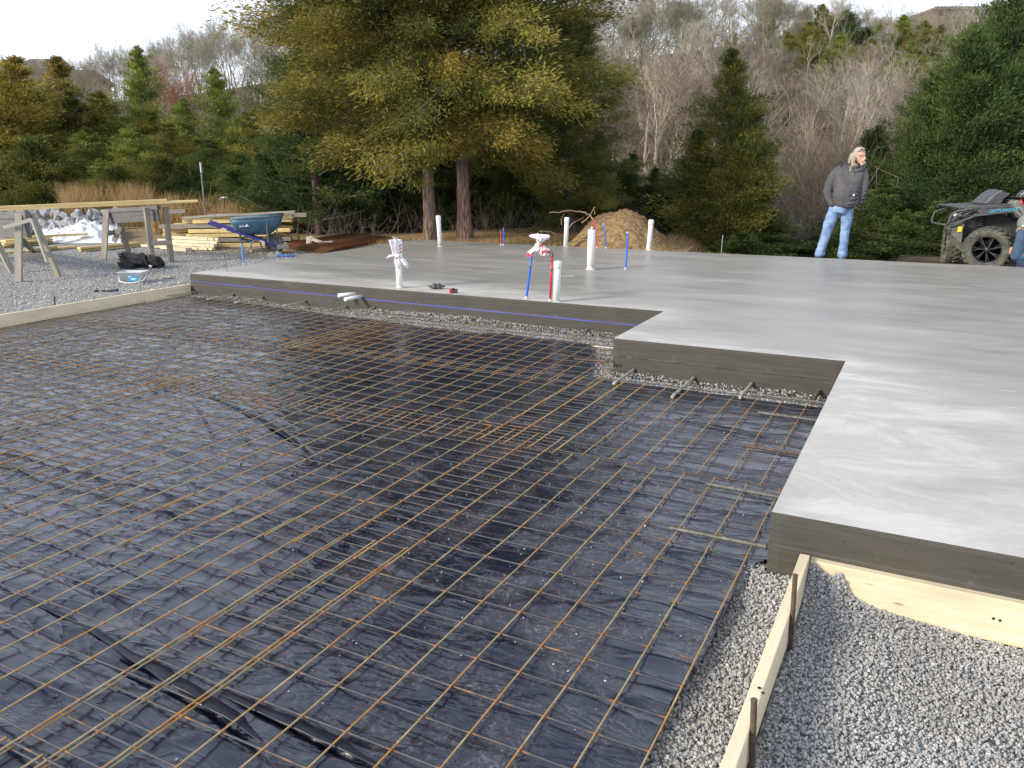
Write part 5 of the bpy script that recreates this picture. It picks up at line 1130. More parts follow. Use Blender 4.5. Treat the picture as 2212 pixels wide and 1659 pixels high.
for pl in ([(300, 815), (430, 785), (500, 775), (640, 720), (800, 660), (905, 600), (925, 560)], [(430, 785), (470, 690), (530, 585), (620, 550), (760, 520)], [(640, 640), (720, 580), (810, 530)], [(300, 815), (420, 828), (510, 815), (690, 720)], [(345, 780), (400, 745), (440, 680)]):
    MB().tube([QP(x, y)+nn_*.02 for x, y in pl], .015, 8).obj('bumper_bar', TUBE, bump_)
MB().tube([QP(300, 815), QP(300, 815)+nn_*.5, QP(345, 770)+nn_*.62, QP(390, 600)+nn_*.62, QP(820, 465)+nn_*.7], .016, 8).obj('bumper_bar', TUBE, bump_)
rk = qtube([(555, 470), (660, 452), (900, 435), (1250, 405), (1560, 385)], .014, 'front_rack')
for s in (.0, .8): 
    MB().tube([QP(x, y)+nn_*s for x, y in ((530, 510), (560, 450), (655, 440), (660, 490), (640, 510))], .014, 8).obj('rack_bar', TUBE, rk)
for s in (.2, .4, .6, .8): MB().tube([QP(x, y)+nn_*s for x, y in ((600, 455), (1000, 425), (1550, 388))], .012, 8).obj('rack_bar', TUBE, rk)
for x, y in ((560, 458), (900, 435), (1240, 408), (1540, 390)): MB().tube([QP(x, y), QP(x, y)+nn_*.8], .012, 8).obj('rack_bar', TUBE, rk)
MB().prism([QP(x, y) for x, y in ((660, 455), (1560, 388), (1540, 412), (1250, 440), (900, 462), (665, 482))], nn_, -.012, .02).obj('rack_rail', GREYB, rk)
mb = MB(); mb.prism([QP(x, y) for x, y in ((1150, 392), (1340, 190), (1480, 105), (1500, 120), (1560, 160), (1640, 160), (1650, 190), (1610, 240), (1555, 265), (1500, 385))], nn_, .2, .62); mb.obj('deflector', GREYB, QB, bevel=.02)
mb = MB(); mb.prism([QP(x, y) for x, y in ((1280, 330), (1430, 190), (1480, 165), (1550, 260), (1430, 300))], nn_, .185, .21); mb.obj('deflector_inset', mk('inset_grey', (.045, .05, .06), rough=.5), QB)
mb = MB(); mb.prism([QP(x, y) for x, y in ((1640, 180), (1740, 92), (1895, 88), (1935, 165), (1880, 190), (1840, 240), (1620, 245))], nn_, -.10, .02); mb.obj('hand_guard', GREYB, QB, bevel=.02)
mb = MB(); mb.prism([QP(x, y) for x, y in ((1560, 190), (1640, 110), (1760, 110), (1790, 190), (1560, 230))], nn_, .72, .86); mb.obj('hand_guard', GREYB, QB, bevel=.02)
MB().tube([QP(1900, 190)-nn_*.05, QP(1760, 230)+nn_*.15, QP(1700, 260)+nn_*.4, QP(1700, 230)+nn_*.8], .014, 8).obj('handlebar', DARKB, QB)
MB().tube([QP(1880, 170)-nn_*.06, QP(2040, 195)-nn_*.08, QP(2100, 200)-nn_*.08], .018, 10).obj('grip', DARKB, QB)
MB().tube([QP(1725, 275)-nn_*.02, QP(1745, 340)-nn_*.03, QP(1760, 385)-nn_*.03], [.012, .016, .014], 8).obj('red_lever', REDP, QB)
mb = MB(); q = []
for j in range(70): t = j*.55; q.append(QP(1180, 600+j*3.3)+nn_*.25+Vector((math.cos(t)*.045, math.sin(t)*.045, 0)))
mb.tube(q, .009, 6); mb.obj('shock_spring', mk('spring_grey', (.03, .03, .04), (.05, .055, .07), rough=.4), QB); MB().tube([QP(1180, 560)+nn_*.25, QP(1180, 880)+nn_*.25], .022, 10).obj('shock_body', DARKB, QB)
CY = mk('cyan_letters', (.05, .45, .7), rough=.4); lp = QP(1140, 548)-nn_*.034; ang = math.atan2(-hd.y, -hd.x)
M_ = Matrix.Rotation(R(90), 4, 'X') @ Matrix.Rotation(R(7), 4, 'Z'); text_obj('OUTLANDER', 'lettering', .062, CY, QB, lp, M_.to_euler(), .002)

# ------------------------------------------------------------------ people
SKIN = mk('skin', (.50, .28, .21), (.56, .33, .25), 12, rough=.5); SKIN2 = mk('skin_tan', (.42, .20, .14), (.5, .26, .19), 12, rough=.5)
m, t, b = newmat('washed_denim'); v = coords(t); c = ramp(t, noise(t, v, 5, 5, .6), [(.3, (.10, .17, .32)), (.5, (.17, .27, .46)), (.7, (.30, .42, .60))]); t.links.new(c, b.inputs['Base Color']); b.inputs['Roughness'].default_value = .85; bump(t, b, noise(t, coords(t, (1, 1, 2.5)), 9, 4), .5, .02); DENIM = m
DEN2 = mk('dark_denim', (.03, .06, .11), (.06, .10, .17), 6, rough=.85, bs=.5); HOOD = mk('grey_fleece', (.052, .052, .062), (.10, .097, .104), 4, rough=.95, bs=.35, bsc=10, dist=.02)
HAIR = mk('blond_grey_hair', (.30, .265, .21), (.40, .36, .29), 14, (2, 2, 8), rough=.6, bs=.6, bsc=30); HAIR2 = mk('blond_lock', (.40, .335, .22), (.30, .245, .16), 18, rough=.6); SHOE = mk('work_boot', (.08, .07, .08), (.16, .13, .12), 9, rough=.7); EYE = mk('eye_dark', (.03, .02, .02), rough=.4)
HK = mk('shades', (.01, .01, .012), rough=.15); LIP = mk('lips', (.36, .12, .11), rough=.5); BEARD = mk('beard', (.42, .34, .25), (.5, .42, .32), 20, rough=.8)
def cap_tube(mb, pts, rs, n=14, sq=1.0): mb.tube(pts, rs, n, squash=sq); [mb.ball(p, (r, r, r), 12) for p, r in ((pts[0], rs[0]*.98), (pts[-1], rs[-1]*.98))]
# standing person: local x = right in the photo, y = away from the viewer; scale from measured pixels
PF = ab(1795, vec2(Vector((0, YG, 0))).dot(FH)*0+vec2(Vector((-1.52, YG+.42, 0))).dot(FH), -.13)
kP = pix_per_m(PF); ztop = zat(PF.x, PF.y, 315.5); PH = ztop+.13; UP = PH/244.0
TP = math.atan2(vec2(PF).dot(RH), vec2(PF).dot(FH)); PN = thing('person', 'standing person in a grey hoodie and light blue jeans, hands in pockets', 'person', PF, YAW-TP)
ZP = lambda x, y: ((3100+x*.36166)/1.8228, (500+y*.36166)/1.8228)          # second close-up of the person
def W_(x, y, dep=0.0):
    px, py = ZP(x, y); return Vector(((px-1795)/kP*math.cos(TP), dep, zat(PF.x, PF.y, py)+.13))
def foldf(sc, am, seed, st=(1, 1, 1)):
    return lambda co: am*(fbm(co[:, 0]*sc*st[0]+co[:, 1]*sc*.7, co[:, 2]*sc*st[2]+co[:, 0]*3, seed, 3)-.5)*2
# body (one continuous skin: head, neck, trunk, arms into the pockets with hands, legs)
mb = MB(); hc = W_(672, 312, .0)
headM = Euler((R(8), R(4), R(-58))).to_matrix()   # turned toward the photo's right
mb.ball(hc+Vector((-.008, 0, .012)), (.076, .098, .112), 20, M=Euler((0, 0, R(55))).to_matrix())
mb.ball(W_(690, 370, -.035), (.052, .055, .05), 14); mb.ball(W_(700, 392, -.045), (.03, .03, .022), 12)
nb_ = W_(722, 350, -.075); mb.tube([W_(712, 318, -.072), nb_+Vector((.012, -.012, 0)), W_(714, 362, -.07)], [.012, .019, .013], 10)       # nose
mb.ball(W_(668, 345, -.075), (.022, .018, .02), 10); mb.ball(W_(712, 345, -.055), (.02, .02, .022), 10)      # cheeks
mb.tube([W_(652, 306, -.083), W_(690, 303, -.092), W_(724, 306, -.075)], [.010, .012, .010], 8)              # brow
mb.tube([W_(640, 400, .02), W_(620, 440, .03), W_(600, 480, .03)], [.058, .056, .07], 14)
mb.tube([W_(590, 450, .03), W_(585, 560, .02), W_(578, 700, .02), W_(555, 830, .02)], [.075, .10, .10, .09], 16)
SH = [(W_(485, 480, .03), W_(388, 640, .01), W_(448, 822, -.0)), (W_(705, 475, .03), W_(745, 640, .0), W_(682, 822, -.0))]
for s, e, h in SH:
    cap_tube(mb, [s, s.lerp(e, .5), e], [.045, .04, .034]); cap_tube(mb, [e, e.lerp(h, .6), h], [.033, .03, .024])
    c = h+Vector((0, .01, -.03)); mb.ball(c, (.028, .018, .034), 12)
    for f in range(4): x0 = (-.024+.016*f); cap_tube(mb, [c+Vector((x0, 0, -.02)), c+Vector((x0, -.004, -.045)), c+Vector((x0, .002, -.065+.006*abs(f-1.5)))], [.0085, .008, .0072], 8)
    cap_tube(mb, [c+Vector((.02 if s.x < 0 else -.02, -.005, .01)), c+Vector((.036 if s.x < 0 else -.036, -.008, -.02))], [.010, .008], 8)
LG = [(W_(470, 880, .0), W_(405, 1130, .0), W_(360, 1400, .0)), (W_(610, 880, .0), W_(600, 1130, -.02), W_(600, 1410, .0))]
for a, k, f in LG: cap_tube(mb, [a, a.lerp(k, .5), k], [.058, .052, .042]); cap_tube(mb, [k, k.lerp(f, .4), f+Vector((0, 0, .04))], [.04, .038, .03])
BM = remesh_blob(mb, 'body', SKIN, .009, PN, 5)
for x, dx_ in ((668, 0), (704, 0)): MB().ball(W_(x, 322, -.088 if x < 700 else -.083), (.010, .005, .005), 8).obj('eye', EYE, PN)
MB().tube([W_(686, 385, -.083), W_(700, 381, -.089), W_(714, 385, -.083)], [.004, .008, .004], 8).obj('lips', LIP, PN)
# hoodie
mb = MB(); T = [(440, 470, 735, 470, .105, .03), (420, 500, 760, 500, .125, .02), (430, 600, 735, 600, .15, .0), (430, 700, 728, 700, .16, -.01), (432, 780, 722, 780, .165, -.01), (450, 835, 705, 835, .155, -.01), (470, 868, 665, 872, .145, -.01)]
mb2 = MB(); rl = []
for x0, y0, x1, y1, dp, oy in T:
    L0, R0 = W_(x0, y0, oy), W_(x1, y1, oy); c = (L0+R0)/2; hw = (R0.x-L0.x)/2
    if y0 > 480: hw *= .96
    rl.append([c+Vector((hw*math.copysign(abs(math.cos(t))**.8, math.cos(t)), dp*math.copysign(abs(math.sin(t))**.8, math.sin(t)), 0)) for t in [2*math.pi*j/32 for j in range(32)]])
mb.rings(rl); mb.ball(W_(590, 470, .03), (.17, .115, .075), 16)
mb.tube([W_(500, 450, .03), W_(440, 500, .03)], [.075, .085], 14); mb.tube([W_(690, 455, .03), W_(725, 500, .03)], [.07, .075], 14)
for pl, rs in (([(452, 500, .03), (410, 560, .02), (378, 640, -.0), (372, 710, -.02), (398, 780, -.04), (432, 838, -.06)], [.088, .080, .075, .072, .062, .048]), ([(728, 500, .03), (748, 560, .02), (757, 640, .0), (755, 700, -.01), (735, 770, -.02), (705, 838, -.03)], [.078, .066, .060, .058, .052, .042])):
    P_ = [W_(*q) for q in pl]; mb.tube(P_, rs, 16); [mb.ball(p, (r, r, r), 12) for p, r in zip(P_, rs)]
mb.tube([W_(545, 420, .11), W_(520, 440, .06), W_(560, 470, -.06), W_(640, 478, -.10), W_(700, 462, -.08), W_(728, 430, .0), W_(690, 415, .08)], [.05, .05, .035, .028, .03, .035, .05], 12)   # hood rolled round the neck
mb.ball(W_(590, 450, .12), (.12, .07, .08), 14); mb.tube([W_(600, 452, .02), W_(610, 520, -.06)], [.085, .10], 14)
def hoodf(co):
    base = foldf(10, .011, 3, (1, 1, .45))(co); arm = np.clip((np.abs(co[:, 0]+.035)-.17)/.05, 0, 1); return base+arm*.010*np.sin(co[:, 2]*95+6*fbm(co[:, 0]*14, co[:, 2]*9, 5))*np.clip((1.32-co[:, 2])/.3, 0, 1)
hoodie = remesh_blob(mb, 'hoodie', HOOD, .011, PN, 6, rough=hoodf)
def front(x, y, dp): return W_(x, y, dp)
mb = MB(); pk = [(512, 708), (600, 706), (700, 712), (718, 790), (690, 850), (640, 868), (540, 868), (480, 850), (458, 776)]
cen = (590, 790); v3 = []
for s_, o in ((1.0, 0), (.93, -.012)): v3.append([W_(cen[0]+(x-cen[0])*s_, cen[1]+(y-cen[1])*s_, -(.166-.085*((x-578)/150)**2)-.002+o) for x, y in pk])
mb.rings(v3, 0, True, True); mb.obj('front_pocket', HOOD, hoodie)
MB().box(W_(649, 736, -.172), (.026, .006, .030), (0, 0, .25)).obj('white_patch', WHT, hoodie, bevel=.004)
mb = MB(); rl = []
for x0, x1, y, dp in ((470, 668, 862, .150), (478, 662, 878, .140), (500, 640, 888, .128)):
    L0, R0 = W_(x0, y, -.01), W_(x1, y, -.01); c = (L0+R0)/2; hw = (R0.x-L0.x)/2; rl.append([c+Vector((hw*math.cos(t), dp*math.sin(t), 0)) for t in [2*math.pi*j/28 for j in range(28)]])
mb.rings(rl, cap=False); mb.obj('hem_band', HOOD, hoodie)
# jeans
mb = MB(); mb.tube([W_(560, 815, 0), W_(545, 870, 0), W_(530, 935, 0)], [.140, .150, .14], 20, squash=.85)
for pl, rs in (([(468, 900), (432, 1000), (405, 1120), (378, 1240), (355, 1340), (350, 1385), (349, 1398)], [.098, .092, .080, .073, .073, .080, .082]), ([(602, 900), (602, 1000), (600, 1120), (598, 1240), (595, 1340), (594, 1392), (594, 1406)], [.092, .090, .076, .069, .070, .076, .077])):
    P_ = [W_(x, y, -.0) for x, y in pl]; mb.tube(P_, rs, 16); [mb.ball(p, (r, r, r), 12) for p, r in zip(P_[:-1], rs)]
jeans = remesh_blob(mb, 'jeans', DENIM, .011, PN, 5, rough=lambda co: foldf(13, .011, 9, (1, 1, .9))(co)+.006*np.sin(co[:, 2]*70+8*fbm(co[:, 0]*8, co[:, 2]*6, 2))*np.clip((.35-co[:, 2])/.3, 0, 1))
for k, (x, y) in enumerate(((350, 1425), (600, 1435))):
    c = W_(x, y, -.05); c.z = .045; mb = MB(); mb.ball(c, (.052, .13, .045), 14, M=Euler((0, 0, R(-25 if k == 0 else 8))).to_matrix()); mb.box(c+Vector((0, 0, -.034)), (.09, .24, .022), (0, 0, R(-25 if k == 0 else 8))); mb.obj('boot', SHOE, PN, bevel=.008)
# hair, sunglasses, beard
mb = MB(); mb.ball(hc+Vector((-.012, .016, .028)), (.090, .108, .110), 18, M=Euler((0, 0, R(55))).to_matrix())
cutz = hc.z
for x0, y0, x1, y1, d0, r0 in ((600, 290, 575, 365, .02, .04), (590, 320, 570, 400, .05, .04), (610, 310, 600, 390, -.02, .035), (640, 300, 620, 380, .08, .045)): mb.tube([W_(x0, y0, d0), W_((x0+x1)/2-4, (y0+y1)/2, d0), W_(x1, y1, d0)], [r0, r0*.9, r0*.5], 10)
hair = remesh_blob(mb, 'hair', HAIR, .008, PN, 3)
hb = hair.data; bm = bmesh.new(); bm.from_mesh(hb)                       # open the face
fd = Vector((.86, -.5, -.12)).normalized()
dele = [q for q in bm.verts if (q.co-(hc+Vector((0, 0, .03)))).dot(fd) > .052 and q.co.z < hc.z+.085]; bmesh.ops.delete(bm, geom=dele, context='VERTS'); bm.to_mesh(hb); bm.free()
r_ = random.Random(2)
for k, pl in enumerate([[(628, 320, -.06), (622, 370, -.08), (632, 420, -.12), (640, 455, -.13)], [(612, 330, -.05), (605, 390, -.09), (585, 440, -.14), (578, 480, -.15), (600, 520, -.155)], [(605, 340, -.05), (598, 410, -.10), (590, 455, -.14), (612, 500, -.15), (622, 530, -.155)],
    [(600, 330, -.03), (590, 400, -.09), (580, 450, -.14), (590, 490, -.15)], [(620, 330, -.06), (612, 400, -.1), (600, 430, -.12), (605, 470, -.14)], [(730, 380, -.04), (738, 410, -.05), (730, 440, -.06)], [(590, 320, .0), (575, 360, -.0), (560, 390, -.02)], [(732, 370, .0), (742, 400, -.02), (760, 430, -.03)]]):
    P_ = [W_(*q) for q in pl]; fine = []
    for a, b_ in zip(P_, P_[1:]):
        for j in range(5): fine.append(a.lerp(b_, j/5)+Vector((.006*math.sin(len(fine)*.9+k), 0, 0)))
    fine.append(P_[-1]); n = len(fine); MB().tube(fine, [.0065*(1-.6*i/n) for i in range(n)], 8, squash=.7).obj('hair_lock', HAIR2 if k in (0, 1, 2, 3, 4) else HAIR, hair)
mb = MB(); mb.ball(W_(702, 402, -.078), (.034, .022, .026), 12); mb.tube([W_(712, 372, -.088), W_(730, 385, -.075), W_(728, 408, -.065)], [.008, .010, .006], 8); mb.tube([W_(694, 372, -.092), W_(684, 384, -.085), W_(690, 405, -.08)], [.006, .008, .008], 8); mb.obj('beard', BEARD, PN)
sg = MB(); sg.tube([W_(632, 290, -.03), W_(648, 270, -.075), W_(672, 256, -.098)], .005, 8); sg.obj('sunglasses', HK, PN)
for x, y, d in ((690, 250, -.105), (728, 244, -.085)): MB().ball(W_(x, y, d), (.028 if x < 700 else .02, .010, .016), 12, M=Euler((0, R(12), 0)).to_matrix()).obj('lens', HK, bpy.data.objects['sunglasses'])
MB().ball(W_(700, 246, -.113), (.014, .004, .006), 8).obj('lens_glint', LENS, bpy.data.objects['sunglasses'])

# crouching person by the front wheel, mostly beyond the frame
CP = Vector(AW)+RQ*((2030-1235)*SA*CT)-FQ*.22; CP.z = -.15; P2 = thing('person', 'person in a grey cap crouching beside the quad bike wheel, cut by the right edge', 'person', CP, YAW-TH)
o2x = (2030-1235)*SA*CT
def V2(x, y, dep=0.0): q = QP(x, y, dep); return Vector((q.x-o2x, dep, q.z))
NAVY = mk('navy_jacket', (.02, .03, .055), (.035, .055, .09), 7, rough=.9, bs=.4); CAPM = mk('grey_cap', (.17, .175, .165), (.24, .245, .235), 14, rough=.9, bs=.2)
mb = MB(); h2 = V2(1925, 760, -.05); mb.ball(h2, (.088, .10, .11), 16); mb.ball(h2+Vector((-.02, -.03, -.07)), (.05, .05, .05), 12); mb.tube([h2+Vector((-.07, -.045, -.01)), h2+Vector((-.10, -.06, -.045)), h2+Vector((-.075, -.05, -.055))], [.012, .016, .012], 8)
mb.tube([h2+Vector((.05, 0, -.03)), V2(2130, 880, .02)], [.06, .07], 12); sh2 = V2(2230, 960, .12); hp2 = V2(2380, 1380, .05)
mb.tube([sh2, sh2.lerp(hp2, .5), hp2], [.14, .15, .15], 16, squash=.8)
hand = V2(1690, 1270, -.03); el = V2(1960, 1150, -.10); cap_tube(mb, [sh2+Vector((-.03, -.15, 0)), el], [.055, .045]); cap_tube(mb, [el, V2(1780, 1250, -.06)], [.042, .028])
mb.ball(V2(1745, 1262, -.045), (.045, .02, .038), 12)
for f in range(4): z_ = 1205+f*34; cap_tube(mb, [V2(1735, z_+6, -.05), V2(1690, z_, -.055), V2(1655, z_+4, -.035)], [.0105, .010, .0088], 8)
cap_tube(mb, [V2(1745, 1215, -.04), V2(1705, 1180, -.05), V2(1685, 1175, -.04)], [.012, .011, .009], 8)
kn = V2(1840, 1330, -.12); cap_tube(mb, [hp2+Vector((-.05, -.1, 0)), kn], [.085, .06]); cap_tube(mb, [kn, V2(2150, 1640, .0)], [.055, .045]); k2_ = V2(1960, 1560, .12); cap_tube(mb, [hp2+Vector((-.05, .1, 0)), k2_], [.085, .06]); cap_tube(mb, [k2_, V2(2350, 1690, .12)], [.055, .045])
remesh_blob(mb, 'body', SKIN2, .010, P2, 4)
mb = MB(); P_ = [V2(1830, 880, -.1), V2(1850, 1000, -.12), V2(1840, 1180, -.15), V2(1800, 1330, -.15)]; cap_tube(mb, P_, [.055, .075, .085, .075]); cap_tube(mb, [V2(2380, 1380, -.05), V2(2100, 1330, -.1), kn], [.11, .10, .085]); cap_tube(mb, [kn, V2(1980, 1480, -.08), V2(2150, 1640, .0)], [.08, .075, .06]); cap_tube(mb, [hp2+Vector((-.05, .1, 0)), k2_], [.10, .08]); cap_tube(mb, [k2_, V2(2350, 1690, .12)], [.075, .06])
remesh_blob(mb, 'jeans', DEN2, .013, P2, 5, rough=foldf(10, .007, 12))
mb = MB(); mb.tube([V2(2110, 900, .08), sh2, sh2.lerp(hp2, .5), hp2], [.07, .165, .175, .165], 18, squash=.85); cap_tube(mb, [sh2+Vector((-.03, -.15, 0)), el], [.075, .062]); cap_tube(mb, [el, V2(1800, 1240, -.06)], [.06, .042])
remesh_blob(mb, 'jacket', NAVY, .013, P2, 5, rough=foldf(10, .007, 14))
mb = MB(); mb.ball(h2+Vector((-.005, 0, .04)), (.125, .122, .125), 20, M=Euler((0, R(-18), 0)).to_matrix()); cpo = mb.obj('cap', CAPM, P2)
bm = bmesh.new(); bm.from_mesh(cpo.data); bmesh.ops.bisect_plane(bm, geom=bm.verts[:]+bm.edges[:]+bm.faces[:], plane_co=h2+Vector((0, 0, .0)), plane_no=Vector((.35, 0, -1)), clear_outer=True); bm.to_mesh(cpo.data); bm.free()
mb = MB(); rl = []
for s_, zz in ((0, .0), (1, -.006)):
    rl.append([V2(x, y, d)+Vector((0, 0, zz)) for x, y, d in ((1795, 700, -.04), (1720, 855, -.085), (1760, 885, -.09), (1860, 895, -.085), (1900, 840, -.09), (1890, 790, -.09), (1830, 760, .05), (1780, 760, .07), (1740, 840, .03))])
mb.prism(rl[0], Vector((.5, 0, -.8)), 0, .008); mb.obj('cap_brim', CAPM, cpo)
LGO = Vector((-.0, -.078, 0))
mb = MB(); sc_ = SA
arc = lambda cx, cy, sx, flip: [V2(1868+cx+sx*u, 752+cy+flip*14*(1-(u/42)**2)*1.0, -.112) for u in (-42, -25, 0, 25, 42)]
EM = lambda x, y: V2(x, y, -.165); mb.tube([EM(1828, 736), EM(1842, 750), EM(1868, 754), EM(1898, 748), EM(1912, 733)], .008, 8); mb.tube([EM(1832, 776), EM(1844, 758), EM(1868, 750), EM(1896, 757), EM(1908, 774)], .008, 8); mb.obj('cap_emblem', WHT, cpo)
# ------------------------------------------------------------------ foliage
def folmat(name, c0, c1, c2, tr=.25):
    m, t, b = newmat(name); t.nodes.remove(b); o = [n for n in t.nodes if n.type == 'OUTPUT_MATERIAL'][0]
    col = ramp(t, attr(t, 'tone'), [(0, c0), (.5, c1), (1, c2)])
    d = nod(t, 'ShaderNodeBsdfDiffuse'); tl = nod(t, 'ShaderNodeBsdfTranslucent'); mx = nod(t, 'ShaderNodeMixShader'); mx.inputs[0].default_value = tr
    t.links.new(col, d.inputs[0]); t.links.new(col, tl.inputs[0]); t.links.new(d.outputs[0], mx.inputs[1]); t.links.new(tl.outputs[0], mx.inputs[2]); t.links.new(mx.outputs[0], o.inputs[0]); return m
F_GOLD = folmat('bronze_cedar_foliage', (.065, .08, .027), (.20, .18, .048), (.46, .345, .08))
F_MIX = folmat('olive_cedar_foliage', (.058, .078, .027), (.165, .175, .048), (.38, .32, .08))
F_GREEN = folmat('green_cedar_foliage', (.08, .12, .035), (.20, .245, .06), (.35, .36, .09))
F_DARK = folmat('dark_cedar_foliage', (.035, .06, .028), (.08, .12, .042), (.16, .20, .06))
BARK = mk('cedar_bark', (.10, .05, .035), (.30, .22, .18), 5, (9, 9, .9), rough=.9, bs=1.0, bsc=7, dist=.06, lo=.38, hi=.6)
LIMB = mk('cedar_limb', (.13, .10, .08), (.2, .17, .15), 9, rough=.9)
def leaves(C, D, n, Lm, Wm, sp, g, up=.25, droop=0.0, seed=0):
    """n scale sprays round every clump centre C pointing roughly along D"""
    k = len(C); P = np.repeat(C, n, 0); Dn = np.repeat(D, n, 0); S = np.repeat(sp, n)[:, None]
    a = g.normal(size=P.shape); al = (a*Dn).sum(1, keepdims=True); a = a + Dn*al*.5; a[:, 2] *= .6; P = P+a*S*.5
    d = Dn*.8+g.normal(size=P.shape)*.42+a*.3; d[:, 2] += up-droop; d /= np.linalg.norm(d, axis=1)[:, None]
    w = np.cross(d, g.normal(size=P.shape)); w /= np.linalg.norm(w, axis=1)[:, None]+1e-9
    L_ = (Lm*(.55+.9*g.random(len(P))))[:, None]; W_ = (Wm*(.6+.8*g.random(len(P))))[:, None]
    V = np.stack([P, P+d*L_*.45+w*W_, P+d*L_, P+d*L_*.5-w*W_], 1); return V.reshape(-1, 3)
def limbtube(mb, p, d, L_, r0, seed, n=6, sag=0.0):
    r_ = random.Random(seed); q = [Vector(p)]; dd = Vector(d)
    for i in range(n): dd = (dd+Vector((r_.uniform(-1, 1), r_.uniform(-1, 1), r_.uniform(-.6, .6)-sag))*.14).normalized(); q.append(q[-1]+dd*L_/n)
    mb.tube(q, [r0*(1-.85*i/n) for i in range(n+1)], 5); return q
def cedar(seed, H, Rr, base, prof, nb, dens, nleaf, Lm, Wm, fm, tr=.12, droop=0.0, gold=None, clump=.34, lean=(0, 0), low_el=.05, shift=(0, 0), tone=(.42, .26), multi=()):
    g = np.random.default_rng(seed); r_ = random.Random(seed); mb = MB()
    pts = []; n = 14
    for i in range(n+1):
        f = i/n; pts.append(Vector((lean[0]*f*f*H+.06*H*.1*math.sin(f*5+seed), lean[1]*f*f*H+.05*H*.1*math.cos(f*4+seed), f*H*.97-.15*(i == 0))))
    rs = [tr*(1-.9*(i/n))*(1.25 if i == 0 else 1) for i in range(n+1)]
    mb2 = MB(); rl = []
    for i in range(81):                                   # fluted bark column
        f = i/80; k = f*n; a = min(int(k), n-1); c = pts[a].lerp(pts[a+1], k-a); rad = rs[a]+(rs[a+1]-rs[a])*(k-a)
        rl.append([c+Vector((math.cos(t), math.sin(t), 0))*rad*(1+.3*(vn(t*2.2, f*H*1.3, seed)-.5)+.3*(vn(t*5, f*H*4, seed+1)-.5)) for t in [2*math.pi*j/18 for j in range(18)]])
    mb2.rings([[Vector([float(q) for q in v]) for v in rg] for rg in rl])
    C, D, S, T = [], [], [], []
    for i in range(nb):
        u = ((i+.5)/nb)**.85; az = i*2.39996+r_.uniform(-.4, .4); h = base+(H*.97-base)*u
        L_ = Rr*prof(u)*r_.choice([r_.uniform(.5, .85), r_.uniform(.8, 1.2)])
        if L_ < .07: L_ = .07
        el = low_el+(1.15-low_el)*u**1.3+r_.gauss(0, .17)
        k = h/(H*.97)*n; a = min(int(k), n-1); p0 = pts[a].lerp(pts[a+1], k-a)
        d = Vector((math.cos(az)*math.cos(el)+shift[0]*.5, math.sin(az)*math.cos(el)+shift[1]*.5, math.sin(el))).normalized()
        q = limbtube(mb, p0, d, L_, max(.008, rs[a]*.32*min(1, L_/Rr*1.4)), seed*100+i, 6, droop)
        bt = r_.gauss(tone[0], tone[1]*.7); m = max(2, int(L_*dens))
        for j in range(m):
            f = .22+.8*(j+r_.random())/m; kk = min(f, .999)*6; a = int(kk); c = q[a].lerp(q[a+1], kk-a); dl = (q[a+1]-q[a]).normalized()
            sd = dl.cross(Vector((0, 0, 1))); sd = sd.normalized() if sd.length > .05 else Vector((1, 0, 0))
            off = r_.uniform(-1, 1)*(.12+.30*L_*(1-abs(f-.5))*.5); c = c+sd*off+Vector((0, 0, r_.uniform(-.24, .2)))
            dd = (dl+sd*off*1.2/max(L_, .4)).normalized(); C.append(c); D.append(dd); S.append(clump*r_.uniform(.6, 1.25)*(.18+.82*min(1, prof(u)*1.5))); T.append(bt+r_.gauss(0, tone[1]*.6)+(.18*(f-.6)))
    C = np.array(C); D = np.array(D); S = np.array(S); T = np.clip(np.array(T), 0, 1)
    C0, D0, S0, T0 = C, D, S, T
    for k_, (dx_, dy_, sc_) in enumerate(multi):          # companion leaders growing from the same root
        a_ = 2.1*(k_+1); M_ = np.array([[math.cos(a_), -math.sin(a_), 0], [math.sin(a_), math.cos(a_), 0], [0, 0, 1]]); ln = np.array([dx_, dy_, 0])*.16
        C = np.concatenate([C, (C0@M_.T)*sc_+np.array([dx_, dy_, 0])*.6+C0[:, 2:3]*ln]); D = np.concatenate([D, D0@M_.T]); S = np.concatenate([S, S0*.95]); T = np.concatenate([T, T0+g.normal(0, .1)])
    T = np.clip(T, 0, 1)
    V = leaves(C, D, nleaf, Lm, Wm, S, g, .22, droop)
    F = np.arange(len(V)).reshape(-1, 4); tt = np.clip(np.repeat(T, nleaf)+g.normal(0, .13, len(F)), 0, 1)
    return mb2.mesh('trunk', BARK), mb.mesh('limbs', LIMB), npmesh('crown', V, F, fm, False, fattr={'tone': tt})
def place_tree(name, meshes, label, group, px, b, top=None, H=None, rz=0, z=None, sxy=1.0, parent=None, cat='tree'):
    p = ab(px, b); gz = float(gh(p.x, p.y)) if z is None else z; k = 1.0
    if top is not None: k = (zat(p.x, p.y, top)-gz)/H
    rt = thing(name, label, cat, (p.x, p.y, gz), rz, group); rt.scale = (k*sxy, k*sxy, k)
    t_, l_, c_ = meshes; link('trunk', t_, rt); 
    if l_: link('limbs', l_, rt)
    link('crown', c_, rt); return rt
spire = lambda u: max(.02, (1-u)**.75)*(.75+.25*min(1, u*6))
cone = lambda u: max(.03, (1-u)**.95+.0)*(.55+.45*min(1, u*4))
broad = lambda u: max(.12, math.sin(math.pi*min(1, .22+u*.80))**.7)
open_ = lambda u: max(.2, math.sin(math.pi*min(.98, .3+u*.62))**.8)
GB = 'big cedars standing behind the slab'
p1 = ab(925, 17.55)
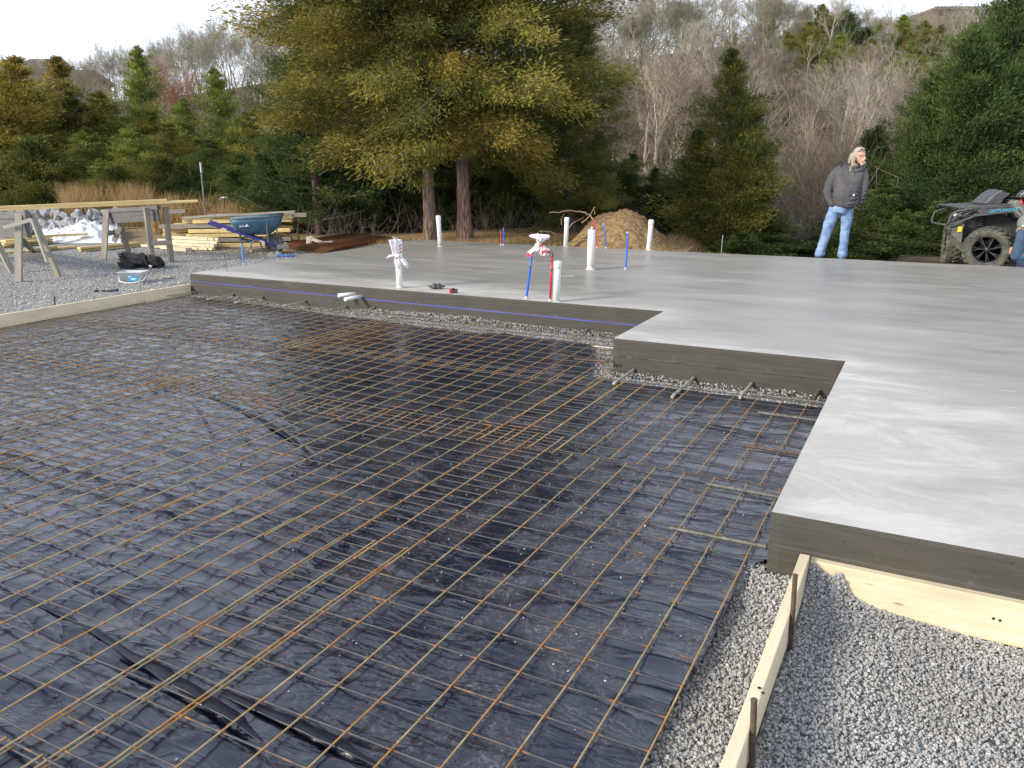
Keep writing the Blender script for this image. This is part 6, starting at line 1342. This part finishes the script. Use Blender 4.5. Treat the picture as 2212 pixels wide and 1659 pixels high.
big1 = cedar(1, 8.6, 3.5, 1.85, broad, 120, 6.0, 190, .10, .0095, F_GOLD, .135, droop=.26, clump=.30, lean=(-.006, 0), low_el=-.05, shift=(-.25*RH.x, -.25*RH.y), tone=(.47, .28))
place_tree('cedar_tree', big1, 'large bronze green cedar with the thinner reddish left trunk', GB, 926, 17.3, rz=0)
big2 = cedar(2, 8.9, 3.7, 1.9, broad, 128, 6.0, 190, .10, .0095, F_MIX, .155, droop=.28, clump=.30, lean=(.01, .01), low_el=-.05, shift=(.33*RH.x, .33*RH.y), tone=(.44, .26))
place_tree('cedar_tree', big2, 'large olive cedar with the thick right trunk beside the first one', GB, 1004, 17.5, rz=0)
big3 = cedar(3, 8.0, 2.7, .5, lambda u: max(.05, (1-u*.92)**.7)*(.7+.3*min(1, u*5)), 110, 5.4, 190, .10, .010, F_MIX, .17, droop=.10, clump=.30, low_el=.02, tone=(.45, .2))
place_tree('cedar_tree', big3, 'full olive cedar right of the two trunks, skirt down behind the dirt pile', GB, 1235, 19.2, top=15, H=8.0, rz=1)
big4 = cedar(4, 7.8, 2.7, .1, lambda u: max(.1, (1-u*.8)**.6), 84, 4.6, 170, .10, .011, F_DARK, .15, clump=.30, low_el=.1, tone=(.5, .25))
place_tree('cedar_tree', big4, 'dark sparse cedar with sky gaps behind the big bronze cedar, left side', GB, 690, 20.3, top=-40, H=7.8, rz=2)
# shared kinds
K_sp = cedar(11, 6.0, 2.3, .1, spire, 70, 4.2, 95, .12, .014, F_GREEN, .10, clump=.34, low_el=.35, tone=(.55, .26), multi=((.9, .3, .62), (-.8, .5, .55), (.1, -.9, .5)))
K_sp2 = cedar(12, 6.0, 2.7, .1, lambda u: max(.03, (1-u)**.85)*(.6+.4*min(1, u*3)), 64, 4.0, 90, .12, .014, F_MIX, .10, clump=.36, low_el=.4, tone=(.55, .26), multi=((1.0, .2, .84), (-.8, .7, .74), (.1, -1.1, .66)))
K_gd = cedar(13, 6.0, 2.7, .1, lambda u: max(.03, (1-u)**.8)*(.6+.4*min(1, u*3)), 64, 4.0, 90, .12, .014, F_GOLD, .10, clump=.36, low_el=.4, tone=(.5, .26), multi=((1.0, .2, .84), (-.8, .7, .74), (.1, -1.1, .66)))
K_dk = cedar(14, 6.0, 2.6, .05, lambda u: max(.04, (1-u)**.72), 64, 4.2, 95, .12, .014, F_DARK, .11, clump=.34, low_el=.25, multi=((1.0, .2, .8), (-.8, .7, .7), (.1, -1.1, .6)), tone=(.45, .25))
K_bu = cedar(15, 2.0, 1.15, .0, lambda u: max(.25, math.cos(u*1.3)), 60, 5.0, 130, .09, .012, F_MIX, .04, clump=.26, low_el=.2, tone=(.35, .2))
K_lone = cedar(16, 5.6, 2.1, .25, lambda u: max(.05, (1-u)**.75)*(.7+.3*min(1, u*4)), 90, 4.6, 110, .095, .011, F_MIX, .085, clump=.30, low_el=.2, multi=((.45, .2, .72), (-.45, .3, .62), (.1, -.5, .55)), tone=(.42, .22))
K_rt = cedar(17, 7.0, 3.0, .2, lambda u: max(.1, (1-u*.9)**.6)*(.7+.3*min(1, u*4)), 80, 4.6, 125, .105, .012, F_DARK, .13, clump=.36, low_el=.3, multi=((1.1, .2, .84), (-.9, .8, .78), (.1, -1.2, .7)), tone=(.4, .26))
GL_ = 'cedars in the row behind the lumber and rock pile'
for k, (px, b, top, kd, s, lb) in enumerate([
    (-45, 27, 70, K_gd, 1.25, 'tallest golden cedar cut by the left edge of the photo'), (40, 30, 155, K_gd, 1.2, 'golden cedar under the left house'), (165, 31, 125, K_gd, 1.05, 'olive gold cedar with thin tip beside the left house'),
    (112, 28.5, 190, K_sp2, 1.2, 'rounder olive cedar below the left house wall'), (250, 30, 195, K_sp2, 1.2, 'olive cedar left of the bright spire cedar'), (336, 31, 103, K_sp, .82, 'bright green spire cedar with a narrow leaning top'),
    (420, 29, 215, K_sp, 1.2, 'broad green cedar right of the bright spire cedar'), (495, 30, 150, K_sp, .95, 'green pointed cedar left of the big bronze cedar'), (560, 27, 235, K_sp2, 1.1, 'low green cedar touching the big bronze cedar'),
    (200, 26, 285, K_sp, 1.35, 'short wide green cedar in front of the olive row'), (310, 25.5, 270, K_sp, 1.4, 'short wide green cedar behind the grass'), (470, 25, 300, K_dk, 1.4, 'short dark green cedar behind the metal post'), (385, 26.5, 262, K_sp2, 1.3, 'short olive cedar between the green ones behind the grass'), (575, 22.5, 330, K_dk, 1.3, 'low dark green cedar behind the wheelbarrow')]):
    place_tree('cedar_tree', kd, lb, GL_, px, b, top=top, H=6.0, rz=k*1.7, sxy=s*1.35)
GD = 'dark cedars filling the shade behind the big trunks'
for k, (px, b, top, s) in enumerate([(640, 21.5, 230, 1.2), (720, 22.5, 200, 1.2), (800, 21.5, 260, 1.3), (880, 22.5, 210, 1.2), (960, 21.8, 250, 1.3), (1040, 22.3, 220, 1.2), (1120, 21.5, 260, 1.2), (1195, 22.5, 240, 1.2), (1290, 21.3, 290, 1.2), (1365, 20.6, 330, 1.2)]):
    place_tree('cedar_tree', K_dk, ['dark cedar behind the wheelbarrow and rusty mesh pile', 'dark cedar left of the two trunks, behind the rusty mesh', 'dark cedar just left of the reddish trunk, low branches', 'dark cedar right behind the left trunk', 'dark cedar seen between the two trunks', 'dark cedar right behind the thick right trunk', 'dark cedar behind the short red and blue tubes', 'dark cedar behind the left slope of the dirt pile', 'dark cedar behind the top of the dirt pile', 'dark low cedar behind the right slope of the dirt pile'][k], GD, px, b, top=top, H=6.0, rz=k*2.1, sxy=s)
GR = 'cedars on the right behind the slab'
for k, (px, b, top, kd, H_, s, lb) in enumerate([(1562, 18.0, 112, K_lone, 5.6, 1.16, 'lone cone shaped green cedar left of the standing person'), (2128, 17.6, -25, K_rt, 7.0, .95, 'tall wide dark green cedar behind the quad bike'), (2260, 18.5, 20, K_rt, 7.0, 1.1, 'dark green cedar cut by the right edge of the photo'),
    (1985, 18.6, 175, K_rt, 7.0, 1.0, 'shorter dark cedar between the standing person and the quad bike'), (1905, 17.2, 395, K_dk, 6.0, 2.3, 'low dark cedar bush just right of the standing person'), (1440, 19.6, 385, K_dk, 6.0, 2.4, 'low dark cedar bush left of the lone cone cedar'), (1660, 17.4, 455, K_dk, 6.0, 3.0, 'low spreading cedar bush left of the standing person'), (2060, 16.4, 420, K_dk, 6.0, 2.2, 'low dark cedar branches right behind the quad bike')]):
    place_tree('cedar_tree', kd, lb, GR, px, b, top=top, H=H_, rz=k*1.3+.5, sxy=s)
place_tree('juniper_bush', K_bu, 'rounded olive bush on the left behind the rock pile', None, 95, 24.5, top=318, H=2.0, rz=.4, sxy=1.15, cat='bush')
for k, (px, b, top, lb) in enumerate([(262, 24.0, 372, 'small green juniper bush behind the long boards'), (360, 24.5, 352, 'small green juniper bush behind the tall grass'), (520, 23.5, 375, 'small green juniper bush right of the metal post'), (590, 21, 400, 'small juniper bush behind the wheelbarrow tray')]):
    place_tree('juniper_bush', K_bu, lb, 'small juniper bushes in front of the cedar row', px, b, top=top, H=2.0, rz=k, sxy=1.2, cat='bush')
GH = 'evergreen trees on the wooded hillside'
for k, (px, b, top, kd, s, lb) in enumerate([(1745, 62, 8, K_sp2, 2.0, 'dark evergreen highest on the ridge'), (1690, 58, 62, K_dk, 2.4, 'dark evergreen left end of the ridge group'), (1800, 60, 25, K_dk, 2.2, 'dark evergreen right of the highest one on the ridge'), (1865, 61, 50, K_sp, 2.2, 'green evergreen in the ridge gap'), (1915, 60, 32, K_sp, 2.0, 'green evergreen left of the right house'), (1960, 58, 45, K_sp2, 2.0, 'green evergreen touching the right house'),
    (1830, 52, 110, K_sp, 1.8, 'pale green evergreen mid slope'), (1770, 48, 150, K_sp2, 1.0, 'evergreen mid slope among bare branches'), (1880, 45, 190, K_sp, .9, 'thin evergreen half hidden by bare branches'), (1570, 55, 70, K_sp2, .9, 'olive evergreen behind the lone cedar tip'), (2080, 50, 60, K_dk, 1.2, 'dark evergreen under the right house'), (2170, 55, 22, K_dk, 1.1, 'dark evergreen at the right edge ridge'), (30, 60, 165, K_dk, 1.0, 'dark evergreen beside the left house'), (1690, 40, 240, K_dk, .8, 'small dark evergreen low on the slope'), (1720, 54, 45, K_sp2, 1.8, 'olive evergreen in front of the ridge group, left'), (1790, 50, 70, K_sp, 1.8, 'green evergreen below the highest ridge evergreens'), (1850, 56, 80, K_sp2, 1.7, 'olive evergreen below the ridge gap'), (1935, 50, 85, K_sp, 1.6, 'green evergreen left below the right house'), (1990, 48, 115, K_sp2, 1.4, 'olive evergreen straight below the right house eave'), (1645, 62, 40, K_sp, 1.5, 'single small evergreen far left on the right ridge')]):
    place_tree('evergreen_tree', kd, lb, GH, px, b, top=top, H=6.0, rz=k*1.1, sxy=s)

# ------------------------------------------------------------------ bare winter trees
def segmesh(name, P0, P1, R0, R1, mat, ns=3):
    P0, P1 = np.array(P0), np.array(P1); R0, R1 = np.array(R0), np.array(R1); d = P1-P0; d /= np.linalg.norm(d, axis=1)[:, None]+1e-9
    up = np.where(np.abs(d[:, 2:3]) > .9, np.array([[1., 0, 0]]), np.array([[0, 0, 1.]])); a = np.cross(d, up); a /= np.linalg.norm(a, axis=1)[:, None]; b = np.cross(d, a); n = len(P0); V = np.zeros((n, 2*ns, 3))
    for j in range(ns):
        t = 2*math.pi*j/ns; v = a*math.cos(t)+b*math.sin(t); V[:, j] = P0+v*R0[:, None]; V[:, ns+j] = P1+v*R1[:, None]
    F = np.array([[j, (j+1) % ns, ns+(j+1) % ns, ns+j] for j in range(ns)])[None]+np.arange(n)[:, None, None]*2*ns
    return npmesh(name, V.reshape(-1, 3), F.reshape(-1, 4), mat, ns > 3)
def bare(seed, H, spread, depth, tw, mat, forks=1, leaf=None, minr=.007):
    r_ = random.Random(seed); big, small = ([], [], [], []), ([], [], [], []); tips = []
    def grow(p, d, L_, r, lev):
        n = 3 if lev < 2 else 2; seg = L_/n
        for i in range(n):
            d = (d+Vector((r_.gauss(0, 1), r_.gauss(0, 1), r_.gauss(.12, .6)))*.13*(1+lev*.25)).normalized(); q = p+d*seg; r2 = max(minr*.6, r*(1-.22))
            T = big if lev == 0 else small
            T[0].append(tuple(p)); T[1].append(tuple(q)); T[2].append(r); T[3].append(r2); p, r = q, r2
            if lev < depth and (lev > 0 or i >= 1):
                for _ in range(r_.choice([1, 2] if lev < 3 else [1, 2, 2])):
                    ax = Vector((r_.gauss(0, 1), r_.gauss(0, 1), r_.gauss(0, .5))); ax = (ax-d*ax.dot(d)).normalized(); an = r_.uniform(.35, .95)*spread
                    grow(p, (d*math.cos(an)+ax*math.sin(an)+Vector((0, 0, .16))).normalized(), L_*r_.uniform(.5, .74), r*r_.uniform(.45, .65), lev+1)
        if lev < depth: grow(p, d, L_*.66, r*.85, lev+1)
        else: tips.append(p)
    for k in range(forks): grow(Vector((r_.uniform(-.3, .3)*(forks > 1), r_.uniform(-.3, .3)*(forks > 1), -.2)), Vector((r_.gauss(0, .22*(forks > 1)+.04), r_.gauss(0, .22*(forks > 1)+.04), 1)).normalized(), H*.42, tw, 0)
    t_ = segmesh('trunk', *big, mat, 6); c_ = segmesh('crown', *small, mat, 3)
    mz = max(max(q[2] for q in small[1]), 1); return t_, None, c_, mz, len(small[0])
B1 = mk('grey_bark', (.32, .30, .225), (.17, .16, .12), 3, rough=.95); B2m = mk('brown_bark', (.31, .265, .18), (.17, .145, .10), 3, rough=.95); B3 = mk('pale_bark', (.46, .42, .34), (.30, .27, .21), 3, rough=.95)
DKB = mk('dark_bark', (.15, .12, .1), (.22, .18, .15), 3, rough=.95)
B4 = mk('russet_twigs', (.26, .12, .07), (.34, .18, .12), 3, rough=.95)
bt = [bare(21, 9, .85, 5, .15, B1, minr=.011), bare(22, 9, .7, 5, .14, B2m, minr=.011), bare(23, 9, .8, 5, .14, B3, minr=.011), bare(24, 8, .9, 5, .11, B2m, 2, minr=.011), bare(25, 7, .8, 5, .09, B1, 3, minr=.011)]
bn = [bare(31, 9, .9, 4, .22, B1, minr=.014), bare(32, 9, .8, 4, .19, B3, minr=.014), bare(33, 9, .85, 4, .2, B3, minr=.014), bare(34, 8, 1.0, 4, .1, B2m, 3, minr=.013), bare(35, 7, .9, 4, .09, DKB, 3, minr=.013)]
rus = bare(26, 6, .8, 5, .07, B4, 3, minr=.009)
def put_bare(kd, px, b, top, label, group, rz, sxy=1.0):
    p = ab(px, b); gz = float(gh(p.x, p.y)); k = (zat(p.x, p.y, top)-gz)/kd[3]
    rt = thing('bare_tree', label, 'tree', (p.x, p.y, gz), rz, group); rt.scale = (k*sxy, k*sxy, k); link('trunk', kd[0], rt); link('crown', kd[2], rt)
r_ = random.Random(77)
topline = lambda px: float(np.interp(px, [-60, 60, 200, 330, 420, 520, 620, 900, 1250, 1330, 1450, 1600, 1700, 1850, 2000, 2300], [130, 110, 105, 75, 50, 25, 5, -20, -10, -30, -34, -36, -15, 15, 30, 20]))
for k in range(74):
    px = -50+k*9.3+r_.uniform(-5, 5); b = r_.uniform(52, 80)
    put_bare(r_.choice(bt[:4]), px, b, topline(px)+r_.uniform(-8, 46), 'slender bare grey tree on the ridge left of the big cedars', 'bare trees along the left ridge', r_.uniform(0, 6), r_.uniform(.75, 1.0))
for k in range(40):
    px = 640+k*16+r_.uniform(-6, 6)
    put_bare(r_.choice(bt), px, r_.uniform(36, 70), topline(px)+r_.uniform(-10, 60), 'bare tree seen in gaps of the big cedars, on the hill behind', 'bare trees behind the big cedars', r_.uniform(0, 6), .9)
for k in range(135):
    px = 1235+r_.random()*1010; f = r_.random(); b = 27+f*48
    p = ab(px, b); gz = float(gh(p.x, p.y)); top = topline(px)+r_.uniform(0, 34)+(1-f)*r_.uniform(95, 250)
    gy_ = 355-(gz-1.5)/b*FPX; top = min(top, gy_-90)
    put_bare(r_.choice(bn if b < 50 else bt), px, b, top, 'grey brown bare tree in the thicket on the right hillside', 'bare trees covering the right hillside', r_.uniform(0, 6), r_.uniform(.85, 1.2))
for k in range(64):                    # ridge line, reaching almost to the top of the frame
    px = 1235+k*14.5+r_.uniform(-7, 7); b = r_.uniform(58, 78)
    put_bare(r_.choice(bt), px, b, topline(px)+r_.uniform(-22, 26), 'tall bare tree on the skyline of the right ridge', 'bare trees on the right skyline', r_.uniform(0, 6), r_.uniform(.9, 1.2))
put_bare(bt[2], 1818, 24.5, 130, 'pale crooked bare tree right behind the standing person', None, 1.0, .9)
put_bare(bt[0], 452, 52, 38, 'tallest forked bare tree on the left ridge', None, 2.0, .9)
for k, (px, top, lb) in enumerate([(402, 118, 'russet brown leafy shrub tree on the left ridge, larger one'), (380, 150, 'smaller russet brown shrub tree on the left ridge')]): put_bare(rus, px, 50, top, lb, 'russet shrub trees on the left ridge', k, .7)

# dense twiggy brush that reads as one mass
def brush(name, label, spots, mat, seed, Hs, n_per=120):
    g = np.random.default_rng(seed); P0, P1, R0, R1 = [], [], [], []
    for (x, y) in spots:
        z = float(gh(x, y)); h = Hs*g.uniform(.6, 1.2)
        for i in range(n_per//12):
            d = np.array([g.normal(0, .45), g.normal(0, .45), 1.0]); d /= np.linalg.norm(d); p = np.array([x+g.normal(0, .3), y+g.normal(0, .3), z]); r = .011*Hs/2
            for s in range(6):
                d = d+g.normal(0, .22, 3); d[2] += .02-.05*s*.3; d /= np.linalg.norm(d); q = p+d*h/6; P0.append(p); P1.append(q); R0.append(r); R1.append(r*.8); 
                for e in range(2):
                    d2 = d+g.normal(0, .7, 3); d2 /= np.linalg.norm(d2); P0.append(q); P1.append(q+d2*h*g.uniform(.1, .3)); R0.append(r*.5); R1.append(r*.25)
                p, r = q, r*.82
    o = link(name, segmesh(name, P0, P1, R0, R1, mat, 3)); return tag(o, label, 'brush', kind='stuff')
def spots(n, px0, px1, b0, b1, seed): g = np.random.default_rng(seed); return [tuple(ab(g.uniform(px0, px1), b0+(b1-b0)*g.random())[:2]) for _ in range(n)]
TAN = mk('tan_twigs', (.40, .31, .22), (.27, .2, .15), 2, rough=.95); DKT = mk('dark_twigs', (.13, .10, .085), (.2, .16, .13), 2, rough=.95)
brush('brush', 'tangled tan bramble brush behind the standing person', spots(70, 1690, 1900, 18.5, 26, 1), TAN, 1, 2.6)
brush('brush', 'tan brush patches between the right cedars at the hill foot', spots(70, 1400, 2230, 21, 30, 2), B2m, 2, 2.6)
brush('brush', 'dark bare twigs in the shade low behind the slab and cedars', spots(70, 600, 2230, 18.5, 21.5, 3), DKT, 3, 1.0)
brush('brush', 'grey undergrowth covering the upper hillside', spots(150, 1240, 2260, 30, 70, 4), B1, 4, 3.0, 84)
brush('brush', 'tall bare undergrowth along the crest of the right hill', spots(150, 1180, 2240, 70, 80, 6), B1, 6, 4.2, 84)
brush('brush', 'grey brown undergrowth on the left ridge', spots(150, -50, 760, 44, 76, 5), B2m, 5, 3.2, 84)

# ------------------------------------------------------------------ dry grass
STRAW = folmat('dry_grass', (.27, .17, .075), (.45, .31, .15), (.58, .44, .25), .3)
def grass(name, label, X, Y, h, w, seed, bend=.3):
    g = np.random.default_rng(seed); n = len(X); Z_ = gh(X, Y); hh = h*g.uniform(.5, 1.15, n); az = g.uniform(0, 6.28, n); bx = g.normal(0, bend, n)*hh; by = g.normal(0, bend, n)*hh
    wx, wy = np.cos(az)*w, np.sin(az)*w; B_ = np.stack([X, Y, Z_], -1); up = np.stack([bx, by, hh], -1); sd = np.stack([wx, wy, wx*0], -1)
    mid = B_+up*np.array([.3, .3, .55]); V = np.stack([B_-sd, B_+sd, mid+sd*.7, mid-sd*.7, mid-sd*.7, mid+sd*.7, B_+up+sd*.1, B_+up-sd*.1], 1).reshape(-1, 3)
    F = np.arange(len(V)).reshape(-1, 4); return tag(link(name, npmesh(name, V, F, STRAW, False, fattr={'tone': np.repeat(np.clip(g.normal(.5, .25, n), 0, 1), 2)})), label, 'grass', kind='stuff')
def gspots(n, px0, px1, b0, b1, seed, cl=.35):
    g = np.random.default_rng(seed); px = g.uniform(px0, px1, n*3); b = g.uniform(b0, b1, n*3); P = np.array([tuple(ab(a, c)[:2]) for a, c in zip(px, b)]); k = vn(P[:, 0]*1.1, P[:, 1]*1.1, seed) > cl; P = P[k][:n]; return P[:, 0], P[:, 1]
X, Y = gspots(5200, 145, 330, 22.2, 25.0, 1); grass('tall_grass', 'tall dry tan grass behind the rock pile and right sawhorse', X, Y, 1.05, .007, 1, .18)
X, Y = gspots(3600, 330, 600, 20.5, 23.2, 2, .42); grass('tall_grass', 'tall dry reddish grass round the metal post behind the lumber', X, Y, .85, .007, 2, .18)
X, Y = gspots(5200, -20, 170, 21.5, 25, 3, .2); grass('dry_grass', 'short dry grass on the far left behind the boulders', X, Y, .38, .006, 3, .5)
X, Y = gspots(16000, 560, 1560, 15.3, 18.6, 4, .3); k = Y > YG+.12; grass('dry_grass', 'low straw and dead grass strip at the foot of the big cedars', X[k], Y[k], .10, .006, 4, 1.3)
X, Y = gspots(3000, 1400, 1700, 12.6, 16, 5, .4); k = Y > YG+.1; grass('dry_grass', 'thin dead grass behind the right part of the slab', X[k], Y[k], .11, .006, 5, .9)

# ------------------------------------------------------------------ houses on the ridge
WALL = mk('tan_siding', (.36, .33, .30), (.30, .28, .26), 3, rough=.85); ROOF = mk('brown_shingle', (.17, .155, .14), (.13, .12, .11), 6, rough=.9, bs=.3); BRICK = mk('red_brick', (.17, .10, .08), (.12, .075, .06), 8, rough=.9); GLASS = mk('window_glass', (.05, .06, .07), rough=.1); TRIM = mk('white_trim', (.7, .7, .7), rough=.6)
def house(label, pxl, pxr, b, py_ridge, py_eave, wall, roofm, py_base, gable=True, depth=9, hip=0, wins=()):
    p = ab((pxl+pxr)/2, b); wpx = (pxr-pxl)/FPX*(b*math.cos(PIT)+1); zr_, ze = zat(p.x, p.y, py_ridge), zat(p.x, p.y, py_eave); zb = min(float(gh(p.x, p.y))-1.0, zat(p.x, p.y, py_base))
    rt = thing('house', label, 'house', (p.x, p.y, zb), YAW, 'houses on the ridge'); h = ze-zb; hw = wpx/2
    MB().box((0, depth/2, h/2), (wpx, depth, h)).obj('wall', wall, rt); t_ = .25; ov = .45; mb = MB(); rh = zr_-ze
    for s in (0, 1):
        y0, y1 = (-ov, depth/2) if s == 0 else (depth+ov, depth/2); e0 = h-.1; mb.add([(-hw-ov, y0, e0), (hw+ov, y0, e0), (hw+ov-hip, y1, h+rh), (-hw-ov+hip, y1, h+rh), (-hw-ov, y0, e0+t_), (hw+ov, y0, e0+t_), (hw+ov-hip, y1, h+rh+t_), (-hw-ov+hip, y1, h+rh+t_)], [(0, 1, 2, 3), (7, 6, 5, 4), (0, 4, 5, 1), (1, 5, 6, 2), (2, 6, 7, 3), (3, 7, 4, 0)])
    mb.add([(-hw, 0, h), (-hw, depth, h), (-hw+hip*.9, depth/2, h+rh), (hw, 0, h), (hw, depth, h), (hw-hip*.9, depth/2, h+rh)], [(0, 1, 2), (3, 5, 4)]); mb.obj('roof', roofm, rt)
    for (u, v, ww, wh) in wins:
        f = MB().box((-hw+u*wpx, -.04, h*v), (ww, .08, wh)).obj('window', TRIM, rt); MB().box((-hw+u*wpx, -.09, h*v), (ww*.84, .03, wh*.86)).obj('pane', GLASS, f)
    return rt, wpx, h
house('grey brown gabled house on the left ridge above the cedars', 64, 118, 88, 121, 160, WALL, ROOF, 230, wins=((.3, .75, 1.0, 1.4), (.7, .75, 1.0, 1.4)))
house('lower brown roofed house wing right of the left ridge house', 124, 186, 92, 146, 170, WALL, ROOF, 230, wins=((.5, .8, 1.2, 1.3),))
house('red brick house with a dark flat eave on the top right ridge', 1985, 2145, 82, 9, 19, BRICK, ROOF, 90, hip=1.5, wins=((.62, .82, 1.6, 1.4), (.82, .82, 1.2, 1.4)))
